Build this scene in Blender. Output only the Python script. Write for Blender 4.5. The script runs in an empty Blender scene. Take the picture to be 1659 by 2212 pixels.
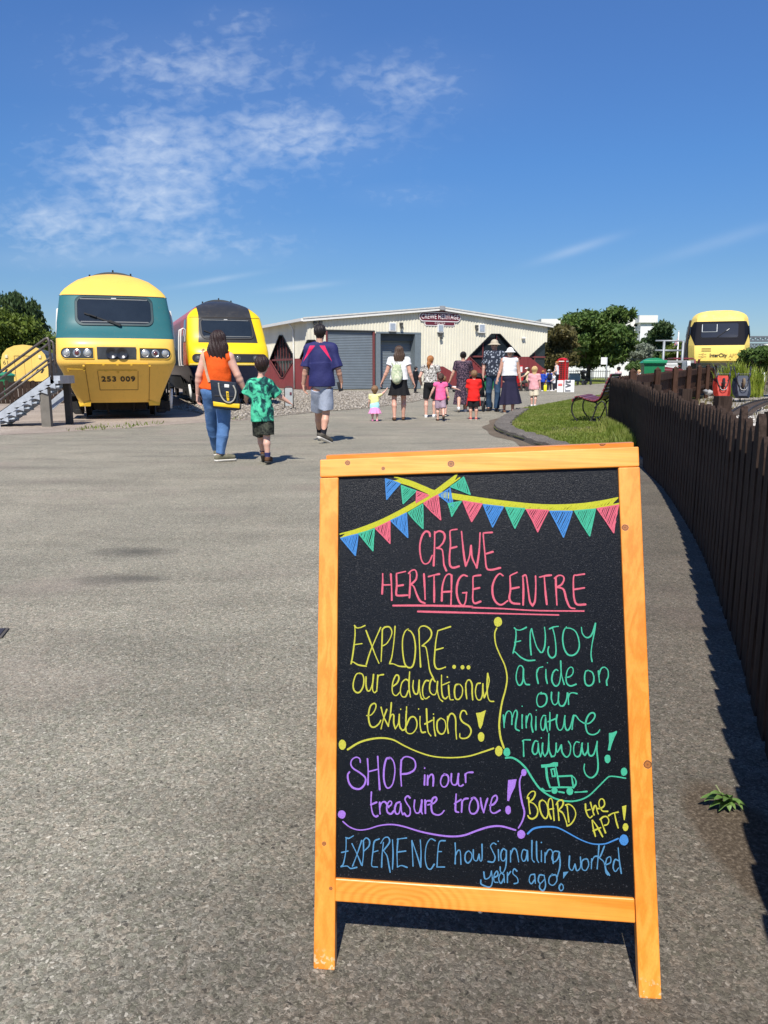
import bpy, bmesh, math, random
import numpy as np
from mathutils import Vector, Matrix
random.seed(7); np.random.seed(7)
rng = np.random.default_rng(11)
R = math.radians
sc = bpy.context.scene
COL = sc.collection
# ------------------------------------------------------------------ camera
F, HZ, HC = 1661.0, 800.0, 1.15
TH = math.atan((1106 - HZ) / F)
cam_d = bpy.data.cameras.new("camera"); cam = bpy.data.objects.new("camera", cam_d); COL.objects.link(cam)
cam_d.sensor_fit = 'VERTICAL'; cam_d.sensor_height = 34.6; cam_d.lens = F / 2212 * 34.6
cam_d.clip_start = 0.05; cam_d.clip_end = 3000
cam.location = (0, 0, HC); cam.rotation_euler = (math.pi / 2 - TH, 0, 0)
sc.camera = cam
# ------------------------------------------------------------------ sun, sky
SUN_AZ, SUN_EL = math.atan(0.166), R(53.0)
sun_d = bpy.data.lights.new("sun", 'SUN'); sun = bpy.data.objects.new("sun", sun_d); COL.objects.link(sun)
sun_d.energy = 5.0; sun_d.angle = R(0.53); sun_d.color = (1.0, 0.955, 0.88)
tr = Vector((math.sin(SUN_AZ) * math.cos(SUN_EL), math.cos(SUN_AZ) * math.cos(SUN_EL), -math.sin(SUN_EL)))
sun.rotation_euler = tr.to_track_quat('-Z', 'Y').to_euler()
sun.location = (-3, -12, 20)
world = bpy.data.worlds.new("World"); sc.world = world; world.use_nodes = True
nt = world.node_tree; nt.nodes.clear()
def N(t, kind, **kw):
 n = t.nodes.new(kind)
 for k, v in kw.items():
  if k == 'ins':
   for a, b in v.items(): n.inputs[a].default_value = b
  else: setattr(n, k, v)
 return n
def L(t, a, b): t.links.new(a, b)
def M_(t, op, a, b=None, c=None, clamp=False):
 n = t.nodes.new('ShaderNodeMath'); n.operation = op; n.use_clamp = clamp
 for i, v in enumerate((a, b, c)):
  if v is None: continue
  if hasattr(v, 'is_linked'): t.links.new(v, n.inputs[i])
  else: n.inputs[i].default_value = v
 return n.outputs[0]
def VM(t, op, a, b=None):
 n = t.nodes.new('ShaderNodeVectorMath'); n.operation = op
 for i, v in enumerate((a, b)):
  if v is None: continue
  if hasattr(v, 'is_linked'): t.links.new(v, n.inputs[i])
  else: n.inputs[i].default_value = v
 return n
out = N(nt, 'ShaderNodeOutputWorld'); bg = N(nt, 'ShaderNodeBackground'); bg.inputs[1].default_value = 0.080
sky = N(nt, 'ShaderNodeTexSky', sky_type='NISHITA'); sky.sun_disc = False
sky.sun_elevation = SUN_EL; sky.sun_rotation = math.pi + SUN_AZ
sky.air_density = 1.0; sky.dust_density = 0.25; sky.ozone_density = 5.0; sky.altitude = 50
gm = N(nt, 'ShaderNodeHueSaturation'); gm.inputs['Saturation'].default_value = 1.24; gm.inputs['Value'].default_value = 1.0
L(nt, sky.outputs[0], gm.inputs['Color'])
tc0 = N(nt, 'ShaderNodeTexCoord'); sp0 = N(nt, 'ShaderNodeSeparateXYZ'); L(nt, tc0.outputs['Generated'], sp0.inputs[0])
gr = N(nt, 'ShaderNodeValToRGB'); L(nt, sp0.outputs[2], gr.inputs[0]); el = gr.color_ramp.elements; el.new(.12); el.new(.24)
for e_, (p_, c_) in zip(el, ((.03, (.34, .385, .47)), (.12, (.41, .43, .49)), (.24, (.56, .535, .60)), (.40, (.86, .63, .68)))): e_.position = p_; e_.color = (*c_, 1)
ml = N(nt, 'ShaderNodeMix', data_type='RGBA', blend_type='MULTIPLY'); ml.inputs[0].default_value = 1; L(nt, gm.outputs[0], ml.inputs[6]); L(nt, gr.outputs[0], ml.inputs[7])
dbl = VM(nt, 'SCALE', ml.outputs[2]); dbl.inputs[3].default_value = 2.0; skyc = dbl.outputs[0]
geo = N(nt, 'ShaderNodeTexCoord'); sep = N(nt, 'ShaderNodeSeparateXYZ'); L(nt, geo.outputs['Generated'], sep.inputs[0])
zz = M_(nt, 'MAXIMUM', sep.outputs[2], 0.02)
px = M_(nt, 'DIVIDE', sep.outputs[0], zz); py = M_(nt, 'DIVIDE', sep.outputs[1], zz)
cmb = N(nt, 'ShaderNodeCombineXYZ'); L(nt, px, cmb.inputs[0]); L(nt, py, cmb.inputs[1])
mp = N(nt, 'ShaderNodeMapping'); mp.inputs['Rotation'].default_value = (0, 0, R(25)); mp.inputs['Scale'].default_value = (1.25, 0.8, 1); L(nt, cmb.outputs[0], mp.inputs[0])
yy = M_(nt, 'MAXIMUM', sep.outputs[1], 0.05)
az = M_(nt, 'DIVIDE', sep.outputs[0], yy); ev = M_(nt, 'DIVIDE', sep.outputs[2], yy)
def slope(u, v):
 x = (u - 829.5) / F; y = (1106 - v) / F
 Y = math.cos(TH) + y * math.sin(TH); Z = -math.sin(TH) + y * math.cos(TH)
 return x / Y, Z / Y
cm2 = N(nt, 'ShaderNodeCombineXYZ'); L(nt, az, cm2.inputs[0]); L(nt, M_(nt, 'MULTIPLY', ev, 1.35), cm2.inputs[1])
mp4 = N(nt, 'ShaderNodeMapping'); mp4.inputs['Rotation'].default_value = (0, 0, R(-18)); mp4.inputs['Scale'].default_value = (.85, 1.15, 1); L(nt, cm2.outputs[0], mp4.inputs[0])
n1 = N(nt, 'ShaderNodeTexNoise', ins={'Scale': 50.0, 'Detail': 3.5, 'Roughness': 0.55, 'Distortion': 0.3}); L(nt, mp4.outputs[0], n1.inputs['Vector'])
n2 = N(nt, 'ShaderNodeTexNoise', ins={'Scale': 8.0, 'Detail': 4.0, 'Roughness': 0.6, 'Distortion': 0.4}); L(nt, mp4.outputs[0], n2.inputs['Vector'])
mask = None
for (u, v, ru, rv, s) in [(340, 340, 250, 120, .88), (630, 290, 210, 85, .85), (330, 430, 190, 90, .85), (860, 185, 190, 75, .62),
       (420, 150, 290, 95, .66), (130, 490, 190, 80, .78), (430, 520, 220, 45, .62), (520, 50, 140, 45, .5), (860, 420, 120, 25, .42)]:
 a0, e0 = slope(u, v); a1, _ = slope(u + ru, v); _, e1 = slope(u, v - rv)
 d = M_(nt, 'ADD', M_(nt, 'POWER', M_(nt, 'MULTIPLY', M_(nt, 'SUBTRACT', az, a0), 1 / abs(a1 - a0)), 2.0),
   M_(nt, 'POWER', M_(nt, 'MULTIPLY', M_(nt, 'SUBTRACT', ev, e0), 1 / abs(e1 - e0)), 2.0))
 g = M_(nt, 'MULTIPLY', M_(nt, 'POWER', 2.718, M_(nt, 'MULTIPLY', d, -0.9)), s)
 mask = g if mask is None else M_(nt, 'MAXIMUM', mask, g)
cov = M_(nt, 'ADD', M_(nt, 'MULTIPLY', n1.outputs[0], 0.85), M_(nt, 'MULTIPLY', n2.outputs[0], 0.65))
cov = M_(nt, 'SUBTRACT', M_(nt, 'ADD', cov, M_(nt, 'MULTIPLY', mask, 0.42)), 0.88)
cl = M_(nt, 'MULTIPLY', M_(nt, 'MULTIPLY', cov, 2.1, clamp=True), M_(nt, 'MULTIPLY', mask, 1.3, clamp=True), clamp=True)
mp2 = N(nt, 'ShaderNodeMapping'); mp2.inputs['Rotation'].default_value = (0, 0, R(-28)); mp2.inputs['Scale'].default_value = (.25, 2.2, 1); L(nt, cmb.outputs[0], mp2.inputs[0])
st = None
for (u, v, ru, rv, tilt, s) in [(1240, 540, 75, 10, -.30, .5), (465, 605, 85, 6, -.16, .45), (650, 620, 70, 6, -.1, .4), (1560, 520, 160, 14, -.3, .22), (250, 560, 260, 22, 0, .28)]:
 a0, e0 = slope(u, v); a1, _ = slope(u + ru, v); _, e1 = slope(u, v - rv)
 da = M_(nt, 'SUBTRACT', az, a0); de = M_(nt, 'ADD', M_(nt, 'SUBTRACT', ev, e0), M_(nt, 'MULTIPLY', da, tilt))
 d = M_(nt, 'ADD', M_(nt, 'POWER', M_(nt, 'MULTIPLY', da, 1 / abs(a1 - a0)), 2.0), M_(nt, 'POWER', M_(nt, 'MULTIPLY', de, 1 / abs(e1 - e0)), 2.0))
 g = M_(nt, 'MULTIPLY', M_(nt, 'POWER', 2.718, M_(nt, 'MULTIPLY', d, -1.0)), s)
 st = g if st is None else M_(nt, 'ADD', st, g)
cl = M_(nt, 'ADD', M_(nt, 'ADD', M_(nt, 'MULTIPLY', cl, 0.52), M_(nt, 'MULTIPLY', mask, 0.07)), M_(nt, 'MULTIPLY', M_(nt, 'MULTIPLY', st, n2.outputs[0]), 0.8), clamp=True)
mixc = N(nt, 'ShaderNodeMix', data_type='RGBA'); mixc.inputs[7].default_value = (8.2, 9.0, 10.0, 1)
L(nt, cl, mixc.inputs[0]); L(nt, skyc, mixc.inputs[6]); L(nt, mixc.outputs[2], bg.inputs[0]); L(nt, bg.outputs[0], out.inputs[0])
sc.view_settings.view_transform = 'Standard'; sc.view_settings.look = 'None'
sc.view_settings.exposure = 0.35; sc.view_settings.gamma = 1.0
try: sc.view_settings.use_curve_mapping = False
except Exception: pass
sc.render.engine = 'CYCLES'
try:
 sc.cycles.max_bounces = 6; sc.cycles.transparent_max_bounces = 8; sc.cycles.use_denoising = True
except Exception: pass
# ------------------------------------------------------------------ photo geometry
CT, ST = math.cos(TH), math.sin(TH)
def ray(u, v):
 x = (u - 829.5) / F; y = (1106 - v) / F
 return Vector((x, CT + y * ST, -ST + y * CT))
CAM = Vector((0, 0, HC))
def gnd(u, v, z=0.0):
 r = ray(u, v); return CAM + r * ((z - HC) / r.z)
def at(u, v, Y):
 r = ray(u, v); return CAM + r * (Y / r.y)
def onplane(u, v, P, n):
 r = ray(u, v); return CAM + r * ((P - CAM).dot(n) / r.dot(n))
def zoomer(x0, y0, s):
 return lambda x, y: ((x0 + x / s) / 1.507, (y0 + y / s) / 1.507)
# ------------------------------------------------------------------ object helpers
def tag(o, label=None, cat=None, group=None, kind=None):
 if label: o['label'] = label
 if cat: o['category'] = cat
 if group: o['group'] = group
 if kind: o['kind'] = kind
 return o
def empty(name, loc=(0, 0, 0), rz=0.0, label=None, cat=None, group=None):
 o = bpy.data.objects.new(name, None); COL.objects.link(o)
 o.location = loc; o.rotation_euler = (0, 0, rz); o.empty_display_size = 0.1
 return tag(o, label, cat, group)
def link(name, me, m=None, parent=None, smooth=False, loc=None, rot=None):
 o = bpy.data.objects.new(name, me); COL.objects.link(o)
 if m is not None:
  for mm in (m if isinstance(m, (list, tuple)) else [m]): me.materials.append(mm)
 if smooth: me.polygons.foreach_set('use_smooth', [True] * len(me.polygons))
 if parent is not None: o.parent = parent
 if loc is not None: o.location = loc
 if rot is not None: o.rotation_euler = rot
 return o
class MB:
 """collects vertices and faces of one mesh"""
 def __init__(s): s.v = []; s.f = []; s.mi = []; s.cur = 0
 def add(s, vs, fs):
  b = len(s.v); s.v += [tuple(p) for p in vs]; s.f += [tuple(b + i for i in f) for f in fs]; s.mi += [s.cur] * len(fs); return s
 def box(s, c, d, rot=None):
  h = [x / 2 for x in d]; vs = []
  for x in (-1, 1):
   for y in (-1, 1):
    for z in (-1, 1):
     p = Vector((x * h[0], y * h[1], z * h[2]))
     if rot is not None: p = rot @ p
     vs.append(p + Vector(c))
  return s.add(vs, [(0, 1, 3, 2), (4, 6, 7, 5), (0, 4, 5, 1), (2, 3, 7, 6), (0, 2, 6, 4), (1, 5, 7, 3)])
 def bbox(s, lo, hi): return s.box([(a + b) / 2 for a, b in zip(lo, hi)], [b - a for a, b in zip(lo, hi)])
 def bevbox(s, c, d, b=0.005, rot=None):
  x, y, z = [q / 2 for q in d]; b = min(b, x * .9, y * .9, z * .9); vs = []; idx = {}
  bm = bmesh.new(); bmesh.ops.create_cube(bm, size=1)
  for v in bm.verts: v.co = Vector((v.co.x * d[0], v.co.y * d[1], v.co.z * d[2]))
  bmesh.ops.bevel(bm, geom=list(bm.edges), offset=b, segments=2, affect='EDGES', profile=.5)
  bm.verts.index_update()
  vs = [((rot @ v.co) if rot is not None else v.co) + Vector(c) for v in bm.verts]
  fs = [[v.index for v in f.verts] for f in bm.faces]; bm.free()
  return s.add(vs, fs)
 def bar(s, p0, p1, w, h=None, up=Vector((0, 0, 1))):
  h = w if h is None else h; p0 = Vector(p0); p1 = Vector(p1); d = p1 - p0; l = d.length
  if l < 1e-6: return s
  d.normalize(); x = d.cross(up)
  if x.length < 1e-4: x = d.cross(Vector((0, 1, 0)))
  x.normalize(); y = x.cross(d)
  rot = Matrix((x, d, y)).transposed()
  return s.box((p0 + p1) / 2, (w, l, h), rot)
 def tube(s, pts, r, n=8, caps=True, ry=None):
  pts = [Vector(p) for p in pts]; m = len(pts)
  rr = list(r) if hasattr(r, '__len__') else [r] * m
  vs = []; fs = []; prev = None
  for i, p in enumerate(pts):
   t = (pts[min(i + 1, m - 1)] - pts[max(i - 1, 0)])
   if t.length < 1e-9: t = Vector((0, 0, 1))
   t.normalize()
   if prev is None:
    a = t.cross(Vector((0, 0, 1)))
    if a.length < .05: a = t.cross(Vector((0, 1, 0)))
   else: a = prev - t * prev.dot(t)
   a.normalize(); prev = a; b = t.cross(a)
   for k in range(n):
    an = 2 * math.pi * k / n
    vs.append(p + a * (math.cos(an) * rr[i]) + b * (math.sin(an) * rr[i]))
  for i in range(m - 1):
   for k in range(n):
    k2 = (k + 1) % n
    fs.append((i * n + k, i * n + k2, (i + 1) * n + k2, (i + 1) * n + k))
  if caps: fs.append(tuple(range(n - 1, -1, -1))); fs.append(tuple((m - 1) * n + k for k in range(n)))
  return s.add(vs, fs)
 def lathe(s, prof, c=(0, 0, 0), n=24, axis='z', rot=None):
  vs = []; fs = []; m = len(prof)
  for (r, z) in prof:
   for k in range(n):
    a = 2 * math.pi * k / n
    p = Vector((r * math.cos(a), r * math.sin(a), z))
    if axis == 'y': p = Vector((p.x, p.z, -p.y))
    if axis == 'x': p = Vector((p.z, p.x, p.y))
    if rot is not None: p = rot @ p
    vs.append(p + Vector(c))
  for i in range(m - 1):
   for k in range(n):
    k2 = (k + 1) % n; fs.append((i * n + k, i * n + k2, (i + 1) * n + k2, (i + 1) * n + k))
  fs.append(tuple(range(n - 1, -1, -1))); fs.append(tuple((m - 1) * n + k for k in range(n)))
  return s.add(vs, fs)
 def prism(s, poly, thick):
  """poly: list of 3d points (planar); extruded by vector thick"""
  n = len(poly); t = Vector(thick); a = [Vector(p) for p in poly]; b = [p + t for p in a]
  return s.add(a + b, [tuple(range(n)), tuple(range(2 * n - 1, n - 1, -1))] + [(i, (i + 1) % n + 0, (i + 1) % n + n, i + n)[::-1] for i in range(n)])
 def quad(s, a, b, c, d): return s.add([a, b, c, d], [(0, 1, 2, 3)])
 def mesh(s, name, fix=True):
  me = bpy.data.meshes.new(name); me.from_pydata(s.v, [], s.f)
  if any(s.mi): me.polygons.foreach_set('material_index', s.mi)
  me.update()
  if fix:
   bm = bmesh.new(); bm.from_mesh(me); bmesh.ops.recalc_face_normals(bm, faces=bm.faces); bm.to_mesh(me); bm.free()
  return me
 def build(s, name, m, parent=None, smooth=False, loc=None, rot=None, auto=None):
  o = link(name, s.mesh(name), m, parent, smooth, loc, rot)
  if auto:
   o.data.polygons.foreach_set('use_smooth', [True] * len(o.data.polygons))
   o.data.set_sharp_from_angle(angle=R(auto))
  return o
def np_mesh(name, V, Fq):
 """V (n,3) floats, Fq (m,k) ints: fast mesh"""
 me = bpy.data.meshes.new(name); k = Fq.shape[1]; m = len(Fq)
 me.vertices.add(len(V)); me.vertices.foreach_set('co', np.asarray(V, np.float32).ravel())
 me.loops.add(m * k); me.loops.foreach_set('vertex_index', np.asarray(Fq, np.int32).ravel())
 me.polygons.add(m); me.polygons.foreach_set('loop_start', np.arange(0, m * k, k, dtype=np.int32))
 me.update(calc_edges=True); me.validate(); return me
def copy_tree(o, parent=None):
 c = o.copy(); COL.objects.link(c); c.parent = parent
 for ch in list(o.children): copy_tree(ch, c)
 return c
def text_mesh(txt, size, extrude=0.004, spacing=1.0, bold=0.0):
 cu = bpy.data.curves.new('txt', 'FONT'); cu.body = txt; cu.size = size; cu.extrude = extrude; cu.align_x = 'CENTER'; cu.align_y = 'CENTER'
 cu.space_character = spacing; cu.offset = bold; cu.resolution_u = 4
 o = bpy.data.objects.new('txt', cu); COL.objects.link(o); dg = bpy.context.evaluated_depsgraph_get()
 me = bpy.data.meshes.new_from_object(o.evaluated_get(dg)); bpy.data.objects.remove(o); bpy.data.curves.remove(cu)
 return me
def xform(me, mtx): me.transform(mtx); return me
def frame_mtx(o, x, y, z):
 m = Matrix((Vector(x), Vector(y), Vector(z))).transposed().to_4x4(); m.translation = Vector(o); return m
# ------------------------------------------------------------------ materials
MATS = {}
def new_mat(name):
 m = bpy.data.materials.new(name); m.use_nodes = True; t = m.node_tree
 return m, t, t.nodes['Principled BSDF']
def ramp(t, fac, stops, interp='LINEAR'):
 r = t.nodes.new('ShaderNodeValToRGB'); r.color_ramp.interpolation = interp; e = r.color_ramp.elements
 while len(e) < len(stops): e.new(0.5)
 for i, (p, c) in enumerate(stops):
  e[i].position = p; e[i].color = (c[0], c[1], c[2], 1) if hasattr(c, '__len__') else (c, c, c, 1)
 t.links.new(fac, r.inputs[0]); return r.outputs[0]
def mixrgb(t, fac, a, b, blend='MIX'):
 n = t.nodes.new('ShaderNodeMix'); n.data_type = 'RGBA'; n.blend_type = blend
 for i, v in ((0, fac), (6, a), (7, b)):
  if hasattr(v, 'is_linked'): t.links.new(v, n.inputs[i])
  else: n.inputs[i].default_value = v if i == 0 else (v[0], v[1], v[2], 1)
 return n.outputs[2]
def coord(t, kind='Object', scale=None, rot=None):
 c = t.nodes.new('ShaderNodeTexCoord').outputs[kind]
 if scale is not None or rot is not None:
  m = t.nodes.new('ShaderNodeMapping'); t.links.new(c, m.inputs[0])
  if scale is not None: m.inputs['Scale'].default_value = scale
  if rot is not None: m.inputs['Rotation'].default_value = rot
  c = m.outputs[0]
 return c
def noise(t, vec, scale, detail=3, rough=.55, dist=0):
 n = t.nodes.new('ShaderNodeTexNoise'); n.inputs['Scale'].default_value = scale; n.inputs['Detail'].default_value = detail
 n.inputs['Roughness'].default_value = rough; n.inputs['Distortion'].default_value = dist; t.links.new(vec, n.inputs['Vector']); return n.outputs[0]
def voro(t, vec, scale, feature='F1', rnd=1.0):
 n = t.nodes.new('ShaderNodeTexVoronoi'); n.feature = feature; n.inputs['Scale'].default_value = scale; n.inputs['Randomness'].default_value = rnd
 t.links.new(vec, n.inputs['Vector']); return n
def bump(t, bs, h, strength=.3, dist=.01):
 b = t.nodes.new('ShaderNodeBump'); b.inputs['Strength'].default_value = strength; b.inputs['Distance'].default_value = dist
 t.links.new(h, b.inputs['Height']); t.links.new(b.outputs[0], bs.inputs['Normal']); return b
def mat(name, col, rough=.6, metal=0.0, var=.12, vs=6.0, bs=0.0, bscale=60.0, spec=.5, coat=0.0, bdist=.004, dirt=None):
 """plain material: base colour with uneven wear, optional bump"""
 if name in MATS: return MATS[name]
 m, t, b = new_mat(name); c = coord(t)
 n = noise(t, c, vs, 5, .6)
 lo = [x * (1 - var) for x in col]; hi = [min(1, x * (1 + var)) for x in col]
 colr = ramp(t, n, [(.3, lo), (.7, hi)])
 if dirt:
  dn = noise(t, c, dirt[1], 6, .7); f = M_(t, 'MULTIPLY', M_(t, 'SUBTRACT', dn, .52), dirt[2] * 4, clamp=True)
  colr = mixrgb(t, f, colr, dirt[0])
 t.links.new(colr, b.inputs['Base Color'])
 b.inputs['Roughness'].default_value = rough; b.inputs['Metallic'].default_value = metal
 b.inputs['Specular IOR Level'].default_value = spec; b.inputs['Coat Weight'].default_value = coat
 if bs > 0: bump(t, b, noise(t, c, bscale, 4, .6), bs, bdist)
 MATS[name] = m; return m
# ================================================================== THE SETTING
def N_vec(t, c, s):
 n = t.nodes.new('ShaderNodeTexNoise'); n.inputs['Scale'].default_value = s; n.inputs['Detail'].default_value = 4; t.links.new(c, n.inputs['Vector']); return n.outputs['Color']
def asphalt_mat():
 m, t, b = new_mat('asphalt'); c = coord(t)
 wq = VM(t, 'SCALE', VM(t, 'SUBTRACT', N_vec(t, c, 95), (.5, .5, .5)).outputs[0]); wq.inputs[3].default_value = .022; cw = VM(t, 'ADD', c, wq.outputs[0]).outputs[0]
 v1 = voro(t, cw, 190); v2 = voro(t, cw, 75); v3 = voro(t, cw, 34)
 s1 = N(t, 'ShaderNodeSeparateColor'); L(t, v1.outputs['Color'], s1.inputs[0])
 s2 = N(t, 'ShaderNodeSeparateColor'); L(t, v2.outputs['Color'], s2.inputs[0])
 s3 = N(t, 'ShaderNodeSeparateColor'); L(t, v3.outputs['Color'], s3.inputs[0])
 base = ramp(t, s1.outputs[0], [(0, (.105, .097, .082)), (.45, (.172, .160, .138)), (.8, (.232, .216, .188)), (1, (.32, .30, .265))])
 tint = ramp(t, s2.outputs[1], [(0, (.82, .84, .78)), (.5, (1, 1, 1)), (1, (1.14, 1.07, 1.02))])
 base = mixrgb(t, 1.0, base, tint, 'MULTIPLY')
 fine = noise(t, c, 520, 3, .7)
 base = mixrgb(t, 1.0, base, ramp(t, fine, [(.28, .62), (.72, 1.4)]), 'MULTIPLY')
 chip = M_(t, 'MULTIPLY', M_(t, 'GREATER_THAN', s2.outputs[0], .875), M_(t, 'LESS_THAN', v2.outputs['Distance'], .0052 * 62 * .9))
 base = mixrgb(t, M_(t, 'MULTIPLY', chip, .85), base, (.44, .41, .365))
 chip2 = M_(t, 'MULTIPLY', M_(t, 'GREATER_THAN', s3.outputs[0], .975), M_(t, 'LESS_THAN', M_(t, 'ADD', v3.outputs['Distance'], M_(t, 'MULTIPLY', fine, .25)), .28))
 base = mixrgb(t, M_(t, 'MULTIPLY', chip2, .75), base, (.52, .48, .43))
 dark = M_(t, 'MULTIPLY', M_(t, 'GREATER_THAN', s2.outputs[2], .93), M_(t, 'LESS_THAN', v2.outputs['Distance'], .3))
 base = mixrgb(t, M_(t, 'MULTIPLY', dark, .7), base, (.03, .028, .026))
 big = noise(t, c, .35, 4, .6); mid = noise(t, c, 1.7, 4, .62)
 base = mixrgb(t, 1.0, base, ramp(t, big, [(.3, (.86, .87, .85)), (.7, (1.12, 1.10, 1.06))]), 'MULTIPLY')
 base = mixrgb(t, 1.0, base, ramp(t, mid, [(.32, (.90, .89, .88)), (.62, (1.06, 1.05, 1.03))]), 'MULTIPLY')
 pink = M_(t, 'MULTIPLY', M_(t, 'SUBTRACT', noise(t, c, .9, 3, .5), .55), 2.2, clamp=True)
 base = mixrgb(t, pink, base, (.21, .165, .145))
 cm = coord(t, 'Object', (.55, 3.2, 1), (0, 0, R(-14)))
 base = mixrgb(t, 1.0, base, ramp(t, noise(t, cm, .8, 4, .6), [(.36, .88), (.55, 1.03)]), 'MULTIPLY')
 sx = N(t, 'ShaderNodeSeparateXYZ'); L(t, c, sx.inputs[0])
 warp = M_(t, 'MULTIPLY', M_(t, 'SUBTRACT', noise(t, c, 6, 4, .65), .5), 1.1)
 for (u, v, rx, ry, k) in [(285, 1192, .30, .15, .55), (245, 1252, .24, .14, .45), (310, 1250, .16, .08, .40), (150, 1040, .9, .25, .22), (60, 1010, 1.2, .2, .2), (660, 940, 1.4, .5, .18), (380, 985, .8, .2, .16)]:
  p = gnd(u, v)
  d = M_(t, 'ADD', M_(t, 'POWER', M_(t, 'MULTIPLY', M_(t, 'SUBTRACT', sx.outputs[0], p.x), 1 / rx), 2.0), M_(t, 'POWER', M_(t, 'MULTIPLY', M_(t, 'SUBTRACT', sx.outputs[1], p.y), 1 / ry), 2.0))
  g = M_(t, 'MULTIPLY', M_(t, 'SUBTRACT', 1.15, M_(t, 'ADD', d, warp)), k, clamp=True)
  base = mixrgb(t, g, base, (.045, .042, .038))
 p = gnd(1585, 1830); q = gnd(1600, 1330)
 dd = M_(t, 'ADD', M_(t, 'POWER', M_(t, 'MULTIPLY', M_(t, 'SUBTRACT', sx.outputs[0], p.x + .04), 1 / .11), 2.0), M_(t, 'POWER', M_(t, 'MULTIPLY', M_(t, 'SUBTRACT', sx.outputs[1], p.y + .02), 1 / .30), 2.0))
 g = M_(t, 'MULTIPLY', M_(t, 'SUBTRACT', 1.2, M_(t, 'ADD', dd, warp)), 2.0, clamp=True)
 soil = ramp(t, noise(t, c, 85, 6, .75), [(.3, (.05, .038, .026)), (.5, (.12, .095, .066)), (.66, (.30, .25, .19))])
 base = mixrgb(t, g, base, soil)
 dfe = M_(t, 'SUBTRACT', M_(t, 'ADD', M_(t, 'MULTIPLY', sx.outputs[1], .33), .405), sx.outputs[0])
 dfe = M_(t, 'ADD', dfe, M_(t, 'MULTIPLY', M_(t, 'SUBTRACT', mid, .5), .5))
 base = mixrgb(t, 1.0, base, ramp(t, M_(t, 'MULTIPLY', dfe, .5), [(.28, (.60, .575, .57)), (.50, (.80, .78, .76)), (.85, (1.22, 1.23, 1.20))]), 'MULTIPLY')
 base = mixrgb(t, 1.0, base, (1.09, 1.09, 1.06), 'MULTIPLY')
 L(t, base, b.inputs['Base Color']); b.inputs['Roughness'].default_value = .88; b.inputs['Specular IOR Level'].default_value = .25
 h = M_(t, 'ADD', M_(t, 'MULTIPLY', v1.outputs['Distance'], -.6), M_(t, 'ADD', M_(t, 'MULTIPLY', fine, .35), M_(t, 'MULTIPLY', v2.outputs['Distance'], -.45)))
 bump(t, b, h, .55, .006)
 return m
def stone_mat(name, lo, mid, hi, scale, grass=None, bs=.8):
 m, t, b = new_mat(name); c = coord(t)
 v = voro(t, c, scale); s = N(t, 'ShaderNodeSeparateColor'); L(t, v.outputs['Color'], s.inputs[0])
 col = ramp(t, s.outputs[0], [(0, lo), (.5, mid), (1, hi)])
 col = mixrgb(t, 1.0, col, ramp(t, noise(t, c, scale * 3, 4, .7), [(.3, .75), (.7, 1.2)]), 'MULTIPLY')
 col = mixrgb(t, 1.0, col, ramp(t, noise(t, c, .7, 5, .65), [(.3, .78), (.7, 1.15)]), 'MULTIPLY')
 if grass:
  f = M_(t, 'MULTIPLY', M_(t, 'SUBTRACT', noise(t, c, grass[1], 6, .7), grass[2]), 6, clamp=True)
  col = mixrgb(t, f, col, grass[0])
 L(t, col, b.inputs['Base Color']); b.inputs['Roughness'].default_value = .9; b.inputs['Specular IOR Level'].default_value = .2
 bump(t, b, M_(t, 'ADD', M_(t, 'MULTIPLY', v.outputs['Distance'], -1), M_(t, 'MULTIPLY', noise(t, c, scale * 2.5, 3, .6), .5)), bs, .02)
 return m
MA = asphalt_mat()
M_GRAVEL = stone_mat('loose_gravel', (.16, .135, .105), (.27, .235, .185), (.40, .36, .30), 26, None, 1.0)
M_DIRT = stone_mat('dirt', (.25, .20, .16), (.33, .275, .222), (.40, .34, .28), 55, ((.06, .075, .02), 1.3, .66), .35)
M_BALLAST = stone_mat('ballast_stones', (.22, .19, .16), (.38, .345, .30), (.58, .55, .50), 19, ((.115, .09, .045), .8, .5), 1.0)
def grass_mat(name, a, bb, cc):
 m, t, b = new_mat(name); c = coord(t)
 col = mixrgb(t, 1.0, ramp(t, noise(t, c, 2.2, 6, .7), [(.25, a), (.5, bb), (.75, cc)]), ramp(t, noise(t, c, .6, 3, .6), [(.35, (.75, .8, .8)), (.65, (1.2, 1.1, 1.1))]), 'MULTIPLY')
 col = mixrgb(t, 1.0, col, ramp(t, noise(t, c, 60, 4, .7), [(.3, .6), (.7, 1.35)]), 'MULTIPLY')
 L(t, col, b.inputs['Base Color']); b.inputs['Roughness'].default_value = .85; b.inputs['Specular IOR Level'].default_value = .2
 bump(t, b, noise(t, c, 90, 4, .7), .8, .02); return m
M_TURF = grass_mat('turf', (.09, .12, .016), (.15, .185, .032), (.26, .255, .07))
M_FIELD = grass_mat('field', (.06, .075, .025), (.10, .115, .04), (.15, .15, .06))
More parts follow.
